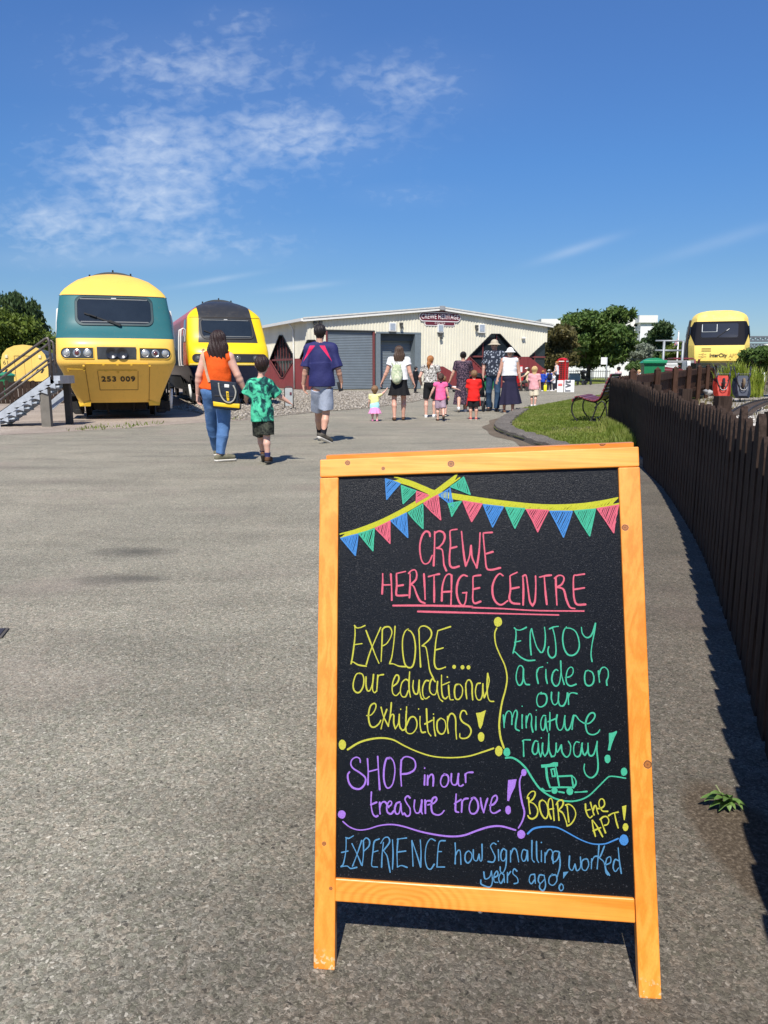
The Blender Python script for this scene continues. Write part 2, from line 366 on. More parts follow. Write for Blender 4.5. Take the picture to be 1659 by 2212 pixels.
def sheet(name, pts, m, z, kind='structure', jitter=0):
 P = []
 n = len(pts)
 for i in range(n):
  a = Vector(pts[i][:2]); b_ = Vector(pts[(i + 1) % n][:2]); k = max(1, int((b_ - a).length / .35)) if jitter else 1
  k = min(k, 60)
  for j in range(k):
   p = a.lerp(b_, j / k)
   if jitter: p = p + Vector((random.uniform(-1, 1), random.uniform(-1, 1))) * jitter * (1 if j else .4)
   P.append((p.x, p.y, z))
 bm = bmesh.new(); vs = [bm.verts.new(p) for p in P]; f = bm.faces.new(vs)
 bmesh.ops.triangulate(bm, faces=[f]); bmesh.ops.recalc_face_normals(bm, faces=bm.faces)
 if bm.faces[:][0].normal.z < 0: bmesh.ops.reverse_faces(bm, faces=bm.faces)
 me = bpy.data.meshes.new(name); bm.to_mesh(me); bm.free()
 return tag(link(name, me, m), kind=kind)
mb = MB(); S_ = 1500
mb.quad((-S_, -60, -.012), (S_, -60, -.012), (S_, 2500, -.012), (-S_, 2500, -.012)); tag(mb.build('ground', M_FIELD), kind='structure')
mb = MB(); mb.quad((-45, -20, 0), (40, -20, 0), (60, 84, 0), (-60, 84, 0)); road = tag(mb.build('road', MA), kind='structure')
GP = lambda L_: [gnd(u, v) for u, v in L_]
edge = GP([(-160, 952), (0, 940.6), (130, 934), (250, 926.5), (415, 914.5), (515, 909), (590, 901), (666, 892), (783, 883), (865, 873.6), (912, 864), (921, 858), (914, 853), (890, 849.5)])
sheet('dirt_yard', edge[:7] + [gnd(640, 878), gnd(560, 862), Vector((-12, 60)), Vector((-40, 60)), Vector((-40, 14))], M_DIRT, .004, jitter=.06)
sheet('gravel_apron', [gnd(500, 905)] + edge[6:] + [gnd(800, 846.5), Vector((-4.3, 45.9)), Vector((-9, 54)), Vector((-10, 44)), Vector((-6.6, 24))], M_GRAVEL, .008, jitter=.10)
def rocks(name, pts, sizes, m, zs):
 ico = bmesh.new(); bmesh.ops.create_icosphere(ico, subdivisions=1, radius=1); ico.verts.index_update()
 bv = np.array([v.co[:] for v in ico.verts]); bf = np.array([[v.index for v in f.verts] for f in ico.faces]); ico.free()
 n = len(pts); nv = len(bv)
 V = bv[None] * (1 + rng.uniform(-.3, .3, (n, nv, 1)))
 sc3 = np.array(sizes)[:, None, None] * rng.uniform(.6, 1.25, (n, 1, 3)) * np.array([1, 1, .7])
 V = V * sc3
 an = rng.uniform(0, 6.28, n); ca, sa = np.cos(an), np.sin(an)
 x = V[..., 0] * ca[:, None] - V[..., 1] * sa[:, None]; y = V[..., 0] * sa[:, None] + V[..., 1] * ca[:, None]
 V = np.stack([x + pts[:, 0:1], y + pts[:, 1:2], V[..., 2] + np.array(zs)[:, None] + np.array(sizes)[:, None] * .2], -1)
 Fq = (bf[None] + (np.arange(n) * nv)[:, None, None]).reshape(-1, 3)
 return link(name, np_mesh(name, V.reshape(-1, 3), Fq), m)
def inside(poly, x, y):
 r = np.zeros(len(x), bool); n = len(poly)
 for i in range(n):
  x1, y1 = poly[i][0], poly[i][1]; x2, y2 = poly[(i + 1) % n][0], poly[(i + 1) % n][1]
  c = ((y1 > y) != (y2 > y)) & (x < (x2 - x1) * (y - y1) / (y2 - y1 + 1e-12) + x1); r ^= c
 return r
def rock_mat(name, lo, hi):
 m, t, b = new_mat(name); c = coord(t); v = voro(t, c, 9); s = N(t, 'ShaderNodeSeparateColor'); L(t, v.outputs['Color'], s.inputs[0])
 col = ramp(t, s.outputs[0], [(0, lo), (1, hi)]); L(t, mixrgb(t, 1.0, col, ramp(t, noise(t, c, 50, 4, .7), [(.3, .7), (.7, 1.2)]), 'MULTIPLY'), b.inputs['Base Color'])
 b.inputs['Roughness'].default_value = .9; return m
M_ROCK = rock_mat('rocks', (.17, .145, .115), (.42, .38, .32))
poly = [(p.x, p.y) for p in edge[5:]] + [(gnd(800, 846.5).x, gnd(800, 846.5).y), (-9, 46), (-6.6, 24)]
X = rng.uniform(-9, 3, 42000); Y = rng.uniform(15, 46, 42000); k = inside(poly, X, Y)
P = np.stack([X[k], Y[k]], 1)[:9000]; sz = rng.uniform(.018, .055, len(P)); tag(rocks('gravel_stones', P, sz, M_ROCK, np.full(len(P), .01)), kind='stuff')
fence_px = [(1313, 923), (1391, 962), (1406, 1021), (1435, 1056), (1478, 1119), (1522, 1199), (1565, 1317), (1609, 1439), (1644, 1565)]
FP = [gnd(u, v) for u, v in fence_px]
FP[1] = Vector((4.02, 12.6, 0)); FP[2] = Vector((3.15, 9.3, 0))
d_ = (FP[-1] - FP[-3]).normalized(); FP.append(FP[-1] + d_ * (.15 - FP[-1].y) / d_.y)
def catmull(P, per=12, closed=False):
 P = [Vector(p) for p in P]; out_ = []; n = len(P)
 for i in range(n - 1 if not closed else n):
  p0 = P[(i - 1) % n] if (closed or i > 0) else P[0] * 2 - P[1]; p1 = P[i]; p2 = P[(i + 1) % n]
  p3 = P[(i + 2) % n] if (closed or i + 2 < n) else p2 * 2 - p1
  for j in range(per):
   s = j / per
   out_.append(.5 * ((2 * p1) + (p2 - p0) * s + (2 * p0 - 5 * p1 + 4 * p2 - p3) * s * s + (3 * p1 - p0 - 3 * p2 + p3) * s ** 3))
 if not closed: out_.append(P[-1])
 return out_
FC = catmull(FP, 16)
def arclen(C):
 s = [0]
 for i in range(1, len(C)): s.append(s[-1] + (C[i] - C[i - 1]).length)
 return s
def along(C, S, d):
 d = max(0, min(S[-1] - 1e-6, d))
 for i in range(1, len(C)):
  if S[i] >= d:
   f = (d - S[i - 1]) / max(1e-9, S[i] - S[i - 1]); return C[i - 1].lerp(C[i], f), (C[i] - C[i - 1]).normalized()
FS = arclen(FC)
BQ0, BQ1 = Vector((4.72, 15.55, 0)), Vector((15.2, 36.0, 0))
kerb_out = [gnd(1390, 1010), gnd(1250, 985), gnd(1163, 966), gnd(1129, 953), gnd(1090, 940.5), gnd(1068, 929), gnd(1071, 917), gnd(1088, 904), gnd(1113, 889.5)]
K = catmull([Vector((p.x, p.y, 0)) for p in kerb_out], 8)
far_edge = [gnd(1134, 884), gnd(1173, 877), gnd(1231, 865.6), gnd(1314, 852), Vector((12.6, 34.5, 0)), Vector((13.4, 35.5, 0))]
isl = [p for p in K] + far_edge + [BQ0.lerp(BQ1, f) - Vector((.15, -.1, 0)) for f in (.9, .6, .3, .05)] + [along(FC, FS, d)[0] - Vector((.1, 0, 0)) for d in (1.0, 3.0, 5.2)]
sheet('grass_island', [(p.x, p.y) for p in isl], M_TURF, .045)
M_KERB = stone_mat('kerb_stone', (.10, .088, .075), (.16, .142, .12), (.23, .205, .175), 70, ((.035, .038, .02), 2.5, .62), .6)
mb = MB(); KS = arclen(K); n = 60; inner = []
for i in range(n + 1):
 p, tdir = along(K, KS, KS[-1] * i / n); nr = Vector((tdir.y, -tdir.x, 0))
 w = .34 + .03 * math.sin(i * 1.7); hh = .105 + .012 * math.sin(i * 2.3 + 1)
 jit = random.uniform(-.012, .012)
 mb.v += [tuple(p + nr * jit + Vector((0, 0, -.02))), tuple(p + nr * (.012 + jit) + Vector((0, 0, hh - .018))), tuple(p + nr * (.045 + jit) + Vector((0, 0, hh))), tuple(p + nr * w + Vector((0, 0, hh - .012))), tuple(p + nr * (w + .03) + Vector((0, 0, -.02)))]
for i in range(n):
 for k in range(4): a = i * 5 + k; mb.f.append((a, a + 1, a + 6, a + 5)); mb.mi.append(0)
mb.f.append((0, 1, 2, 3, 4)); mb.f.append(tuple(n * 5 + k for k in (4, 3, 2, 1, 0))); mb.mi += [0, 0]
tag(mb.build('kerb', M_KERB, auto=40), kind='structure')
gut = [p for p in K[10:]]; nrm = []
outer = []
for i in range(24, -1, -1):
 p, tdir = along(K, KS, KS[-1] * (.16 + .62 * i / 24)); outer.append(p + Vector((-tdir.y, tdir.x, 0)) * (.20 + .05 * math.sin(i)))
inn = [along(K, KS, KS[-1] * (.16 + .62 * i / 24))[0] for i in range(25)]
M_SILT = stone_mat('silt', (.10, .078, .055), (.15, .118, .085), (.21, .17, .125), 90, ((.04, .05, .015), 5, .62), .5)
sheet('gutter', [(p.x, p.y) for p in inn + outer], M_SILT, .004, jitter=.02)
sheet('worn_patch', [(p.x, p.y) for p in [gnd(1165, 932), gnd(1200, 928.5), gnd(1275, 926.5), gnd(1312, 927), gnd(1280, 931), gnd(1210, 935)]], M_SILT, .052, jitter=.05)
sheet('verge', [(p.x, p.y) for p in [gnd(1235, 833), gnd(1330, 826), gnd(1500, 818), gnd(1560, 812), gnd(1240, 813), gnd(1225, 818)]], M_TURF, .012, jitter=.3)
def rise(d): s = max(0, min(1, (d - .3) / 7)); return .02 + .30 * (s * s * (3 - 2 * s))
base_line = [along(FC, FS, d)[0] for d in np.linspace(FS[-1], 0, 40)] + [BQ0.lerp(BQ1, f) for f in np.linspace(.05, 1, 14)]
offs = [0.02, .5, 1, 1.6, 2.4, 3.4, 4.6, 6, 8, 11, 15, 22, 34, 60]
V = []; nb = len(base_line); no = len(offs)
for i, p in enumerate(base_line):
 a = base_line[max(0, i - 2)]; b_ = base_line[min(nb - 1, i + 2)]; td = (b_ - a).normalized(); nr = Vector((td.y, -td.x, 0))
 blend = i / nb; nr = (nr * .6 + Vector((1, .1, 0)) * .4).normalized()
 for o_ in offs: q = p + nr * o_; V.append((q.x, q.y, rise(o_) + random.uniform(-.008, .008) * (o_ > .3)))
Fq = []
for i in range(nb - 1):
 for j in range(no - 1): Fq.append((i * no + j, i * no + j + 1, (i + 1) * no + j + 1, (i + 1) * no + j))
me = bpy.data.meshes.new('ballast_bed'); me.from_pydata(V, [], Fq); me.update()
bm = bmesh.new(); bm.from_mesh(me); bmesh.ops.recalc_face_normals(bm, faces=bm.faces)
if sum(f.normal.z for f in bm.faces) < 0: bmesh.ops.reverse_faces(bm, faces=bm.faces)
bm.to_mesh(me); bm.free()
tag(link('ballast_bed', me, M_BALLAST, smooth=True), kind='structure')
X = rng.uniform(3.5, 16, 30000); Y = rng.uniform(6, 24, 30000)
FCa = np.array([[p.x, p.y] for p in FC[::4]])
dmin = np.min(np.hypot(X[:, None] - FCa[None, :, 0], Y[:, None] - FCa[None, :, 1]), 1)
fx = np.interp(Y, FCa[::-1, 1], FCa[::-1, 0]); fx = np.where(Y > 15.4, 4.72 + (Y - 15.55) * .513, fx)
k = (X > fx + .35)
X, Y, dmin = X[k], Y[k], np.minimum(dmin, X - fx)[k]; keep = rng.uniform(0, 1, len(X)) < np.where(Y < 19, .7, .25); X, Y, dmin = X[keep], Y[keep], dmin[keep]
X, Y, dmin = X[:11000], Y[:11000], dmin[:11000]
zs = [rise(d) for d in dmin]
M_ROCKB = rock_mat('ballast_rocks', (.28, .25, .21), (.66, .63, .58))
tag(rocks('ballast_rocks', np.stack([X, Y], 1), rng.uniform(.015, .042, len(X)), M_ROCKB, zs), kind='stuff')
def blades(name, P, Z, hmin, hmax, m, w=.006, lean=.5):
 n = len(P); h = rng.uniform(hmin, hmax, n); a = rng.uniform(0, 6.28, n); ln = rng.uniform(0, lean, n) * h; la = rng.uniform(0, 6.28, n)
 ww = w * rng.uniform(.7, 1.5, n); cx, cy = np.cos(a) * ww, np.sin(a) * ww; dx, dy = np.cos(la) * ln, np.sin(la) * ln
 V = np.zeros((n, 5, 3)); V[:, :, 0] = P[:, 0:1]; V[:, :, 1] = P[:, 1:2]; V[:, :, 2] = np.asarray(Z)[:, None]
 V[:, 0, 0] -= cx; V[:, 0, 1] -= cy; V[:, 1, 0] += cx; V[:, 1, 1] += cy
 V[:, 2, 0] += cx * .7 + dx * .35; V[:, 2, 1] += cy * .7 + dy * .35; V[:, 2, 2] += h * .6
 V[:, 3, 0] += -cx * .7 + dx * .35; V[:, 3, 1] += -cy * .7 + dy * .35; V[:, 3, 2] += h * .6
 V[:, 4, 0] += dx; V[:, 4, 1] += dy; V[:, 4, 2] += h
 base = (np.arange(n) * 5)[:, None]
 q = np.concatenate([base + np.array([[0, 1, 2]]), base + np.array([[0, 2, 3]]), base + np.array([[3, 2, 4]])], 0)
 return link(name, np_mesh(name, V.reshape(-1, 3), q), m)
def leaf_mat(name, cols, scale=1.2, trans=.25, rough=.55):
 m, t, b = new_mat(name); c = coord(t)
 n = noise(t, c, scale, 4, .65); n2_ = noise(t, c, scale * 14, 3, .7)
 f = M_(t, 'ADD', M_(t, 'MULTIPLY', n, .6), M_(t, 'MULTIPLY', n2_, .4))
 col = ramp(t, f, [(.32, cols[0]), (.5, cols[1]), (.68, cols[2])])
 L(t, col, b.inputs['Base Color']); b.inputs['Roughness'].default_value = rough; b.inputs['Specular IOR Level'].default_value = .3
 tb = t.nodes.new('ShaderNodeBsdfTranslucent'); L(t, col, tb.inputs[0]); ms = t.nodes.new('ShaderNodeMixShader'); ms.inputs[0].default_value = trans
 o = t.nodes['Material Output']; L(t, b.outputs[0], ms.inputs[1]); L(t, tb.outputs[0], ms.inputs[2]); L(t, ms.outputs[0], o.inputs[0]); return m
M_BLADE = leaf_mat('grass_blade', ((.10, .15, .017), (.165, .215, .033), (.34, .32, .11)), .9, .3)
M_DRY = leaf_mat('dry_grass', ((.08, .085, .02), (.16, .135, .05), (.30, .24, .12)), 1.2, .3)
pl = [(p.x, p.y) for p in isl]
X = rng.uniform(1.9, 13, 330000); Y = rng.uniform(10, 36, 330000); k = inside(pl, X, Y)
Kn = np.array([[p.x, p.y] for p in K]); X, Y = X[k], Y[k]
dk = np.min(np.hypot(X[:, None] - Kn[None, ::2, 0], Y[:, None] - Kn[None, ::2, 1]), 1); k = (dk > .33) & (rng.uniform(0, 1, len(X)) < np.clip(1.25 - (Y - 12) / 26, .15, 1)); X, Y = X[k][:75000], Y[k][:75000]
tag(blades('grass', np.stack([X, Y], 1), np.full(len(X), .045), .015, .045, M_BLADE, .007, .8), kind='stuff')
d = rng.uniform(.2, 5.5, 5000); pts = []; 
for q in d:
 p, td = along(FC, FS, q); pts.append((p.x - .04 - abs(random.gauss(0, .10)), p.y))
tag(blades('fence_foot_grass', np.array(pts), np.full(len(pts), .03), .06, .24, M_BLADE, .007, .6), kind='stuff')
X = rng.uniform(4.5, 17, 26000); Y = rng.uniform(13, 30, 26000); fx = np.where(Y > 15.4, 4.72 + (Y - 15.55) * .513, np.interp(Y, FCa[::-1, 1], FCa[::-1, 0])); k = X > fx + .2
cl_ = np.sin(X * 1.7) * np.cos(Y * 1.3) + rng.normal(0, .5, len(X)); k &= cl_ > .55
X, Y, fx = X[k], Y[k], fx[k]
tag(blades('track_weeds', np.stack([X, Y], 1), [rise(d) - .01 for d in X - fx], .05, .22, M_DRY, .010, .8), kind='stuff')
e = edge[:6]; pts = []
for q in range(420):
 i = random.randrange(1, 5); p = e[i].lerp(e[i + 1] if i < 5 else e[i], random.random()); r_ = abs(random.gauss(0, .5)); pts.append((p.x + random.gauss(0, .3), p.y + .35 + r_))
pts = [p for p in pts if math.sin(p[0] * 3.1) + math.sin(p[0] * 1.3 + 2) > .2]
tag(blades('yard_weeds', np.array(pts), np.full(len(pts), .002), .02, .08, M_BLADE, .010, .9), kind='stuff')
# ================================================================== PICKET FENCES
def timber_mat(name, a, b_, rough=.8, vscale=(14, 14, 1.2)):
 m, t, b = new_mat(name); c = coord(t, 'Object', vscale)
 g = noise(t, c, 3.2, 6, .7, 1.2); c2 = coord(t); n = noise(t, c2, 1.8, 4, .6)
 col = ramp(t, g, [(.28, a), (.72, b_)]); col = mixrgb(t, 1.0, col, ramp(t, n, [(.3, .75), (.7, 1.25)]), 'MULTIPLY')
 L(t, col, b.inputs['Base Color']); b.inputs['Roughness'].default_value = rough; b.inputs['Specular IOR Level'].default_value = .08
 bump(t, b, g, .6, .006); return m
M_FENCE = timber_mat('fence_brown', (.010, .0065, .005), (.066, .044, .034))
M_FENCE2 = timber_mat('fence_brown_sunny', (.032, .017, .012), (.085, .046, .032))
def picket(mb, p, td, nr, w, th, h, point=.09, seed=0):
 """one board: front toward -nr; gothic top with worn rounded shoulders"""
 rd = random.Random(seed); lean = td * rd.uniform(-.012, .012)
 prof = [(-w / 2, 0), (w / 2, 0), (w / 2, h - point), (w * .40, h - point * .52), (w * .22, h - point * .16), (0.0, h), (-w * .22, h - point * .16), (-w * .40, h - point * .52), (-w / 2, h - point)]
 P = [p + td * x + lean * (z / h) + Vector((0, 0, z)) for x, z in prof]
 mb.prism([q - nr * th / 2 for q in P], nr * th); return mb
rootF = empty('picket_fence', FP[0].to_tuple(), 0, 'dark brown picket fence running from the right foreground past the chalkboard', 'fence')
o0 = FP[0]
dd = .06; i = 0; proto_list = []
while dd < FS[-1] - .1:
 p, td = along(FC, FS, dd); nr = Vector((-td.y, td.x, 0))
 w = .126 + random.uniform(-.012, .010); h = .93 + .085 * min(1, max(0, (p.y - 6.5) / 9)) + random.uniform(-.03, .02)
 if 2.8 < p.y < 3.6 and random.random() < .3: h += .04
 mb = MB(); picket(mb, Vector((0, 0, 0)), td, nr, w, .027, h, random.choice([.085, .10, .07]), i)
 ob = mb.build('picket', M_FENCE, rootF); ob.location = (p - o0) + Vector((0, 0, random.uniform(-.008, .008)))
 dd += .183 + random.uniform(-.012, .012); i += 1
sideR = 1
for zr in (.28, .76):
 mb = MB(); prev = None
 for q in np.arange(0.0, FS[-1], .45):
  p, td = along(FC, FS, q); nr = Vector((-td.y, td.x, 0)); nr = nr if nr.x > 0 else -nr
  c = p - o0 + nr * .035 + Vector((0, 0, zr))
  if prev is not None: mb.bar(prev, c, .038, .085)
  prev = c
 mb.build('rail', M_FENCE, rootF)
for q in np.arange(.4, FS[-1], 2.1):
 p, td = along(FC, FS, q); nr = Vector((-td.y, td.x, 0)); nr = nr if nr.x > 0 else -nr
 mb = MB(); c = p - o0 + nr * .10; mb.bar(c, c + Vector((0, 0, .98)), .09, .09, up=Vector((0, 1, 0))); mb.build('post', M_FENCE, rootF)
p = gnd(1655, 2000); 
rootB = empty('boarded_fence', BQ0.to_tuple(), 0, 'brown fence showing its posts and rails, below the green wheelie bin', 'fence')
bd = (BQ1 - BQ0); BLn = bd.length; bt = bd.normalized(); bn = Vector((bt.y, -bt.x, 0))
def bz(f): return .02 + .26 * f
q = 0.05; i = 0
while q < BLn:
 f = q / BLn; mb = MB(); picket(mb, bt * q, bt, bn, .20, .022, 1.02, .07, 500 + i)
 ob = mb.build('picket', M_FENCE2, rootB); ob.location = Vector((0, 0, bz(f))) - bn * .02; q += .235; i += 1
for k in range(9):
 f = .03 + .155 * k * .99
 if f > 1.02: break
 f = min(f, 1)
 mb = MB(); c = bt * (BLn * f) + bn * .11; mb.bar(c + Vector((0, 0, -.1)), c + Vector((0, 0, bz(f) + 1.10)), .13, .13, up=Vector((0, 1, 0)))
 mb.prism([c + Vector((0, 0, bz(f) + 1.10)) + bt * a * .065 + bn * b_ * .065 for a, b_ in ((-1, -1), (1, -1), (1, 1), (-1, 1))], Vector((0, 0, .001)))
 mb.add([c + Vector((0, 0, bz(f) + 1.10)) + bt * a * .065 + bn * b_ * .065 for a, b_ in ((-1, -1), (1, -1), (1, 1), (-1, 1))] + [c + Vector((0, 0, bz(f) + 1.17))], [(0, 1, 4), (1, 2, 4), (2, 3, 4), (3, 0, 4)])
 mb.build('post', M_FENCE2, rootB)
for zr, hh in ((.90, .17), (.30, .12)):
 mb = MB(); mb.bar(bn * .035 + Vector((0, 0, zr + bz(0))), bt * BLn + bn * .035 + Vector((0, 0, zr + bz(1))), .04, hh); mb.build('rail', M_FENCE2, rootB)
# ================================================================== THE CHALKBOARD
BLp, BRp = gnd(676.8, 2093.5), gnd(1429, 2160)
U = (BRp - BLp).normalized()
def solve_top():
 a, b_ = ray(691, 992.7), ray(1381, 964.4); A = np.array([[b_[i], -a[i]] for i in range(3)]); s = np.linalg.lstsq(A, np.array((BRp - BLp)[:]), rcond=None)[0]
 return CAM + a * s[1], CAM + b_ * s[0]
TLp, TRp = solve_top()
NB = U.cross((TLp + TRp - BLp - BRp) / 2).normalized()
if NB.y > 0: NB = -NB
VB = NB.cross(U).normalized()
if VB.z < 0: VB = -VB
ORG = (BLp + BRp) / 2
yawB = math.atan2(U.y, U.x); RotI = Matrix.Rotation(-yawB, 3, 'Z')
def bl(u, v, depth=0.0):
 """photo px -> point of the board's face plane (pushed back by depth) in the sign's own frame"""
 p = onplane(u, v, ORG - NB * depth, NB); return RotI @ (p - ORG)
nL = RotI @ NB; uL = Vector((1, 0, 0)); vL = RotI @ VB
signR = empty('chalkboard_sign', ORG.to_tuple(), yawB, 'freestanding orange timber A-frame chalkboard with handwritten coloured lettering in the foreground', 'chalkboard')
def wood_mat(name, axis, seed, knots=(), tone=1.0, cathedral=None, pale=1.06):
 m, t, b = new_mat(name)
 sc_ = {'x': (1.0, 16, 16), 'v': (16, 16, 1.0)}[axis]
 c0 = coord(t); ad = VM(t, 'ADD', c0, (seed * 1.37, seed * .71, seed * .33)).outputs[0]
 mpn = t.nodes.new('ShaderNodeMapping'); mpn.inputs['Scale'].default_value = sc_; L(t, ad, mpn.inputs[0])
 wob = noise(t, mpn.outputs[0], 1.1, 3, .55, .6)
 rings = M_(t, 'SINE', M_(t, 'MULTIPLY', wob, 34.0)); rings = M_(t, 'MULTIPLY', M_(t, 'ADD', rings, 1.0), .5)
 mp3 = t.nodes.new('ShaderNodeMapping'); mp3.inputs['Scale'].default_value = [s * 6 if s > 2 else s * 1.5 for s in sc_]; L(t, ad, mp3.inputs[0])
 fib = noise(t, mp3.outputs[0], 5.0, 4, .7)
 if cathedral:
  dv = VM(t, 'SUBTRACT', c0, cathedral).outputs[0]; mm = t.nodes.new('ShaderNodeMapping'); mm.inputs['Scale'].default_value = (1, 2.2, 2.2); L(t, dv, mm.inputs[0])
  ln = VM(t, 'LENGTH', mm.outputs[0]).outputs['Value']; wv = M_(t, 'ADD', ln, M_(t, 'MULTIPLY', noise(t, c0, 7, 3, .5), .05))
  r2 = M_(t, 'MULTIPLY', M_(t, 'ADD', M_(t, 'SINE', M_(t, 'MULTIPLY', wv, 330)), 1.0), .5); fade = M_(t, 'MULTIPLY', M_(t, 'SUBTRACT', .21, ln), 9, clamp=True)
  rr = t.nodes.new('ShaderNodeMix'); L(t, fade, rr.inputs[0]); L(t, rings, rr.inputs[2]); L(t, r2, rr.inputs[3]); rings = rr.outputs[0]
 col = ramp(t, rings, [(0, (.84 * tone, .30 * tone, .034)), (.55, (.82 * tone, .272 * tone, .027)), (1, (.76 * tone, .235 * tone, .019))])
 col = mixrgb(t, 1.0, col, ramp(t, fib, [(.3, .86), (.7, 1.08)]), 'MULTIPLY')
 col = mixrgb(t, 1.0, col, ramp(t, noise(t, c0, 5, 4, .6), [(.3, (.90, .80, .66)), (.65, (1.05, 1.10, 1.25))]), 'MULTIPLY')
 for kp, kr in knots:
  dv = VM(t, 'SUBTRACT', c0, kp).outputs[0]; ln = VM(t, 'LENGTH', dv).outputs['Value']; ln = M_(t, 'ADD', ln, M_(t, 'MULTIPLY', M_(t, 'SUBTRACT', noise(t, c0, 160, 2, .5), .5), kr * .5))
  rg = ramp(t, M_(t, 'MULTIPLY', ln, 1 / (kr * 1.6)), [(0, (.10, .03, .01)), (.2, (.30, .10, .02)), (.5, (.36, .12, .02)), (.62, (.05, .016, .006)), (.74, (.40, .15, .02)), (1, (1, 1, 1))])
  f = M_(t, 'LESS_THAN', ln, kr * 1.25); col = mixrgb(t, f, col, rg)
 if pale != 1.0: col = mixrgb(t, 1.0, col, (1, pale, pale * pale * 1.15), 'MULTIPLY')
 sz_ = N(t, 'ShaderNodeSeparateXYZ'); L(t, c0, sz_.inputs[0]); sf = M_(t, 'MULTIPLY', M_(t, 'MULTIPLY', M_(t, 'SUBTRACT', .040, sz_.outputs[2]), 40, clamp=True), M_(t, 'GREATER_THAN', noise(t, c0, 95, 4, .6), .56)); col = mixrgb(t, M_(t, 'MULTIPLY', sf, .75), col, (.68, .50, .30))
 L(t, col, b.inputs['Base Color']); b.inputs['Roughness'].default_value = .38; b.inputs['Specular IOR Level'].default_value = .45
 b.inputs['Coat Weight'].default_value = .25; b.inputs['Coat Roughness'].default_value = .25
 bump(t, b, M_(t, 'ADD', M_(t, 'MULTIPLY', rings, .5), fib), .12, .002); return m
def plank(name, corners, thick, m, parent=signR, depth=0.0, bev=.0025):
 P = [bl(u, v, depth) for u, v in corners]
 bm = bmesh.new(); a = [bm.verts.new(p) for p in P]; b_ = [bm.verts.new(p - nL * thick) for p in P]
 bm.faces.new(a); bm.faces.new(b_[::-1])
 for i in range(4): bm.faces.new((a[i], b_[i], b_[(i + 1) % 4], a[(i + 1) % 4]))
 bmesh.ops.recalc_face_normals(bm, faces=bm.faces); bmesh.ops.bevel(bm, geom=list(bm.edges), offset=bev, segments=2, affect='EDGES', profile=.5)
 me = bpy.data.meshes.new(name); bm.to_mesh(me); bm.free(); return link(name, me, m, parent)
BZ = lambda x, y: ((1000 + x / 1.4059) / 1.507, (1400 + y / 1.4059) / 1.507)
BW = lambda x, y: ((1000 + x / 1.4059) / 1.507, (2380 + y / 1.4059) / 1.507)
kn = lambda f, x, y: tuple(bl(*f(x, y)))
plank('top_rail', [BZ(58, 135), BZ(1518, 75), BZ(1521, 166), BZ(58, 216)], .024, wood_mat('pine_top', 'x', 1.3, [(kn(BZ, 348, 176), .0032), (kn(BZ, 658, 155), .006), (kn(BZ, 185, 150), .0045)], 1.0, pale=1.16))
plank('stile', [BZ(58, 219), BZ(143, 216), BW(126, 1097), BW(28, 1089)], .024, wood_mat('pine_left', 'v', 2.1, [(kn(BW, 77, 515), .0035), (kn(BW, 108, 720), .003)], .99))
plank('stile', [BZ(1424, 171), BZ(1523, 168), BW(1623, 1230), BW(1520, 1223)], .024, wood_mat('pine_right', 'v', 3.9, [(kn(BZ, 1455, 446), .0055), (kn(BW, 1558, 153), .0065)], .97))
plank('bottom_rail', [BW(127, 674), BW(1499, 767), BW(1503, 880), BW(125, 780)], .024, wood_mat('pine_bottom', 'x', 5.2, [], 1.0, cathedral=kn(BW, 430, 790)), depth=.0015)
def chalk_mat():
 m, t, b = new_mat('chalk_panel'); c = coord(t)
 n = noise(t, c, 420, 3, .7); v = voro(t, c, 620); s = N(t, 'ShaderNodeSeparateColor'); L(t, v.outputs['Color'], s.inputs[0])
 col = ramp(t, n, [(.3, (.0015, .002, .003)), (.7, (.0045, .0058, .008))])
 sp = M_(t, 'GREATER_THAN', s.outputs[0], .982); col = mixrgb(t, M_(t, 'MULTIPLY', sp, .10), col, (.25, .26, .29))
 wip = M_(t, 'MULTIPLY', M_(t, 'SUBTRACT', noise(t, c, 4.5, 5, .65), .56), .14, clamp=True); col = mixrgb(t, wip, col, (.09, .10, .12))
 L(t, col, b.inputs['Base Color']); b.inputs['Roughness'].default_value = .31; b.inputs['Specular IOR Level'].default_value = .26
 bump(t, b, M_(t, 'ADD', n, M_(t, 'MULTIPLY', s.outputs[1], .6)), .45, .0012); return m
CD = .0085
panel = plank('chalk_panel', [BZ(120, 190), BZ(1450, 150), BW(1530, 800), BW(100, 705)], .006, chalk_mat(), depth=CD, bev=.0005)
rear_top = [bl(*BZ(86, 134)) - nL * .026 + vL * .0, bl(*BZ(1500, 74)) - nL * .026]
WR = wood_mat('pine_rear', 'v', 7.7, [], .93)
tl, trr = rear_top; tl = tl + vL * .012; trr = trr + vL * .012
zt = (tl.z + trr.z) / 2
backd = Vector((0, 1, 0)) * (.50 - 0); foot = []
for q, sx in ((tl, 1), (trr, -1)):
 f_ = Vector((q.x + sx * .018, q.y + .36, 0)); foot.append((q + Vector((sx * .018, 0, 0)), f_))
for q, f_ in foot:
 mb = MB(); dirv = (f_ - q).normalized(); mb.bar(q + Vector((0, .012, -.02)), f_ + Vector((0, .012, .012)), .036, .022, up=Vector((0, 1, .3))); mb.build('rear_leg', WR, signR)
mb = MB(); mb.bar(tl + Vector((-.004, .011, -.022)), trr + Vector((.004, .011, -.022)), .020, .046); mb.build('rear_top_rail', wood_mat('pine_reartop', 'x', 8.8, [(tuple(trr + Vector((-.06, .0, 0))), .006)], .9), signR)
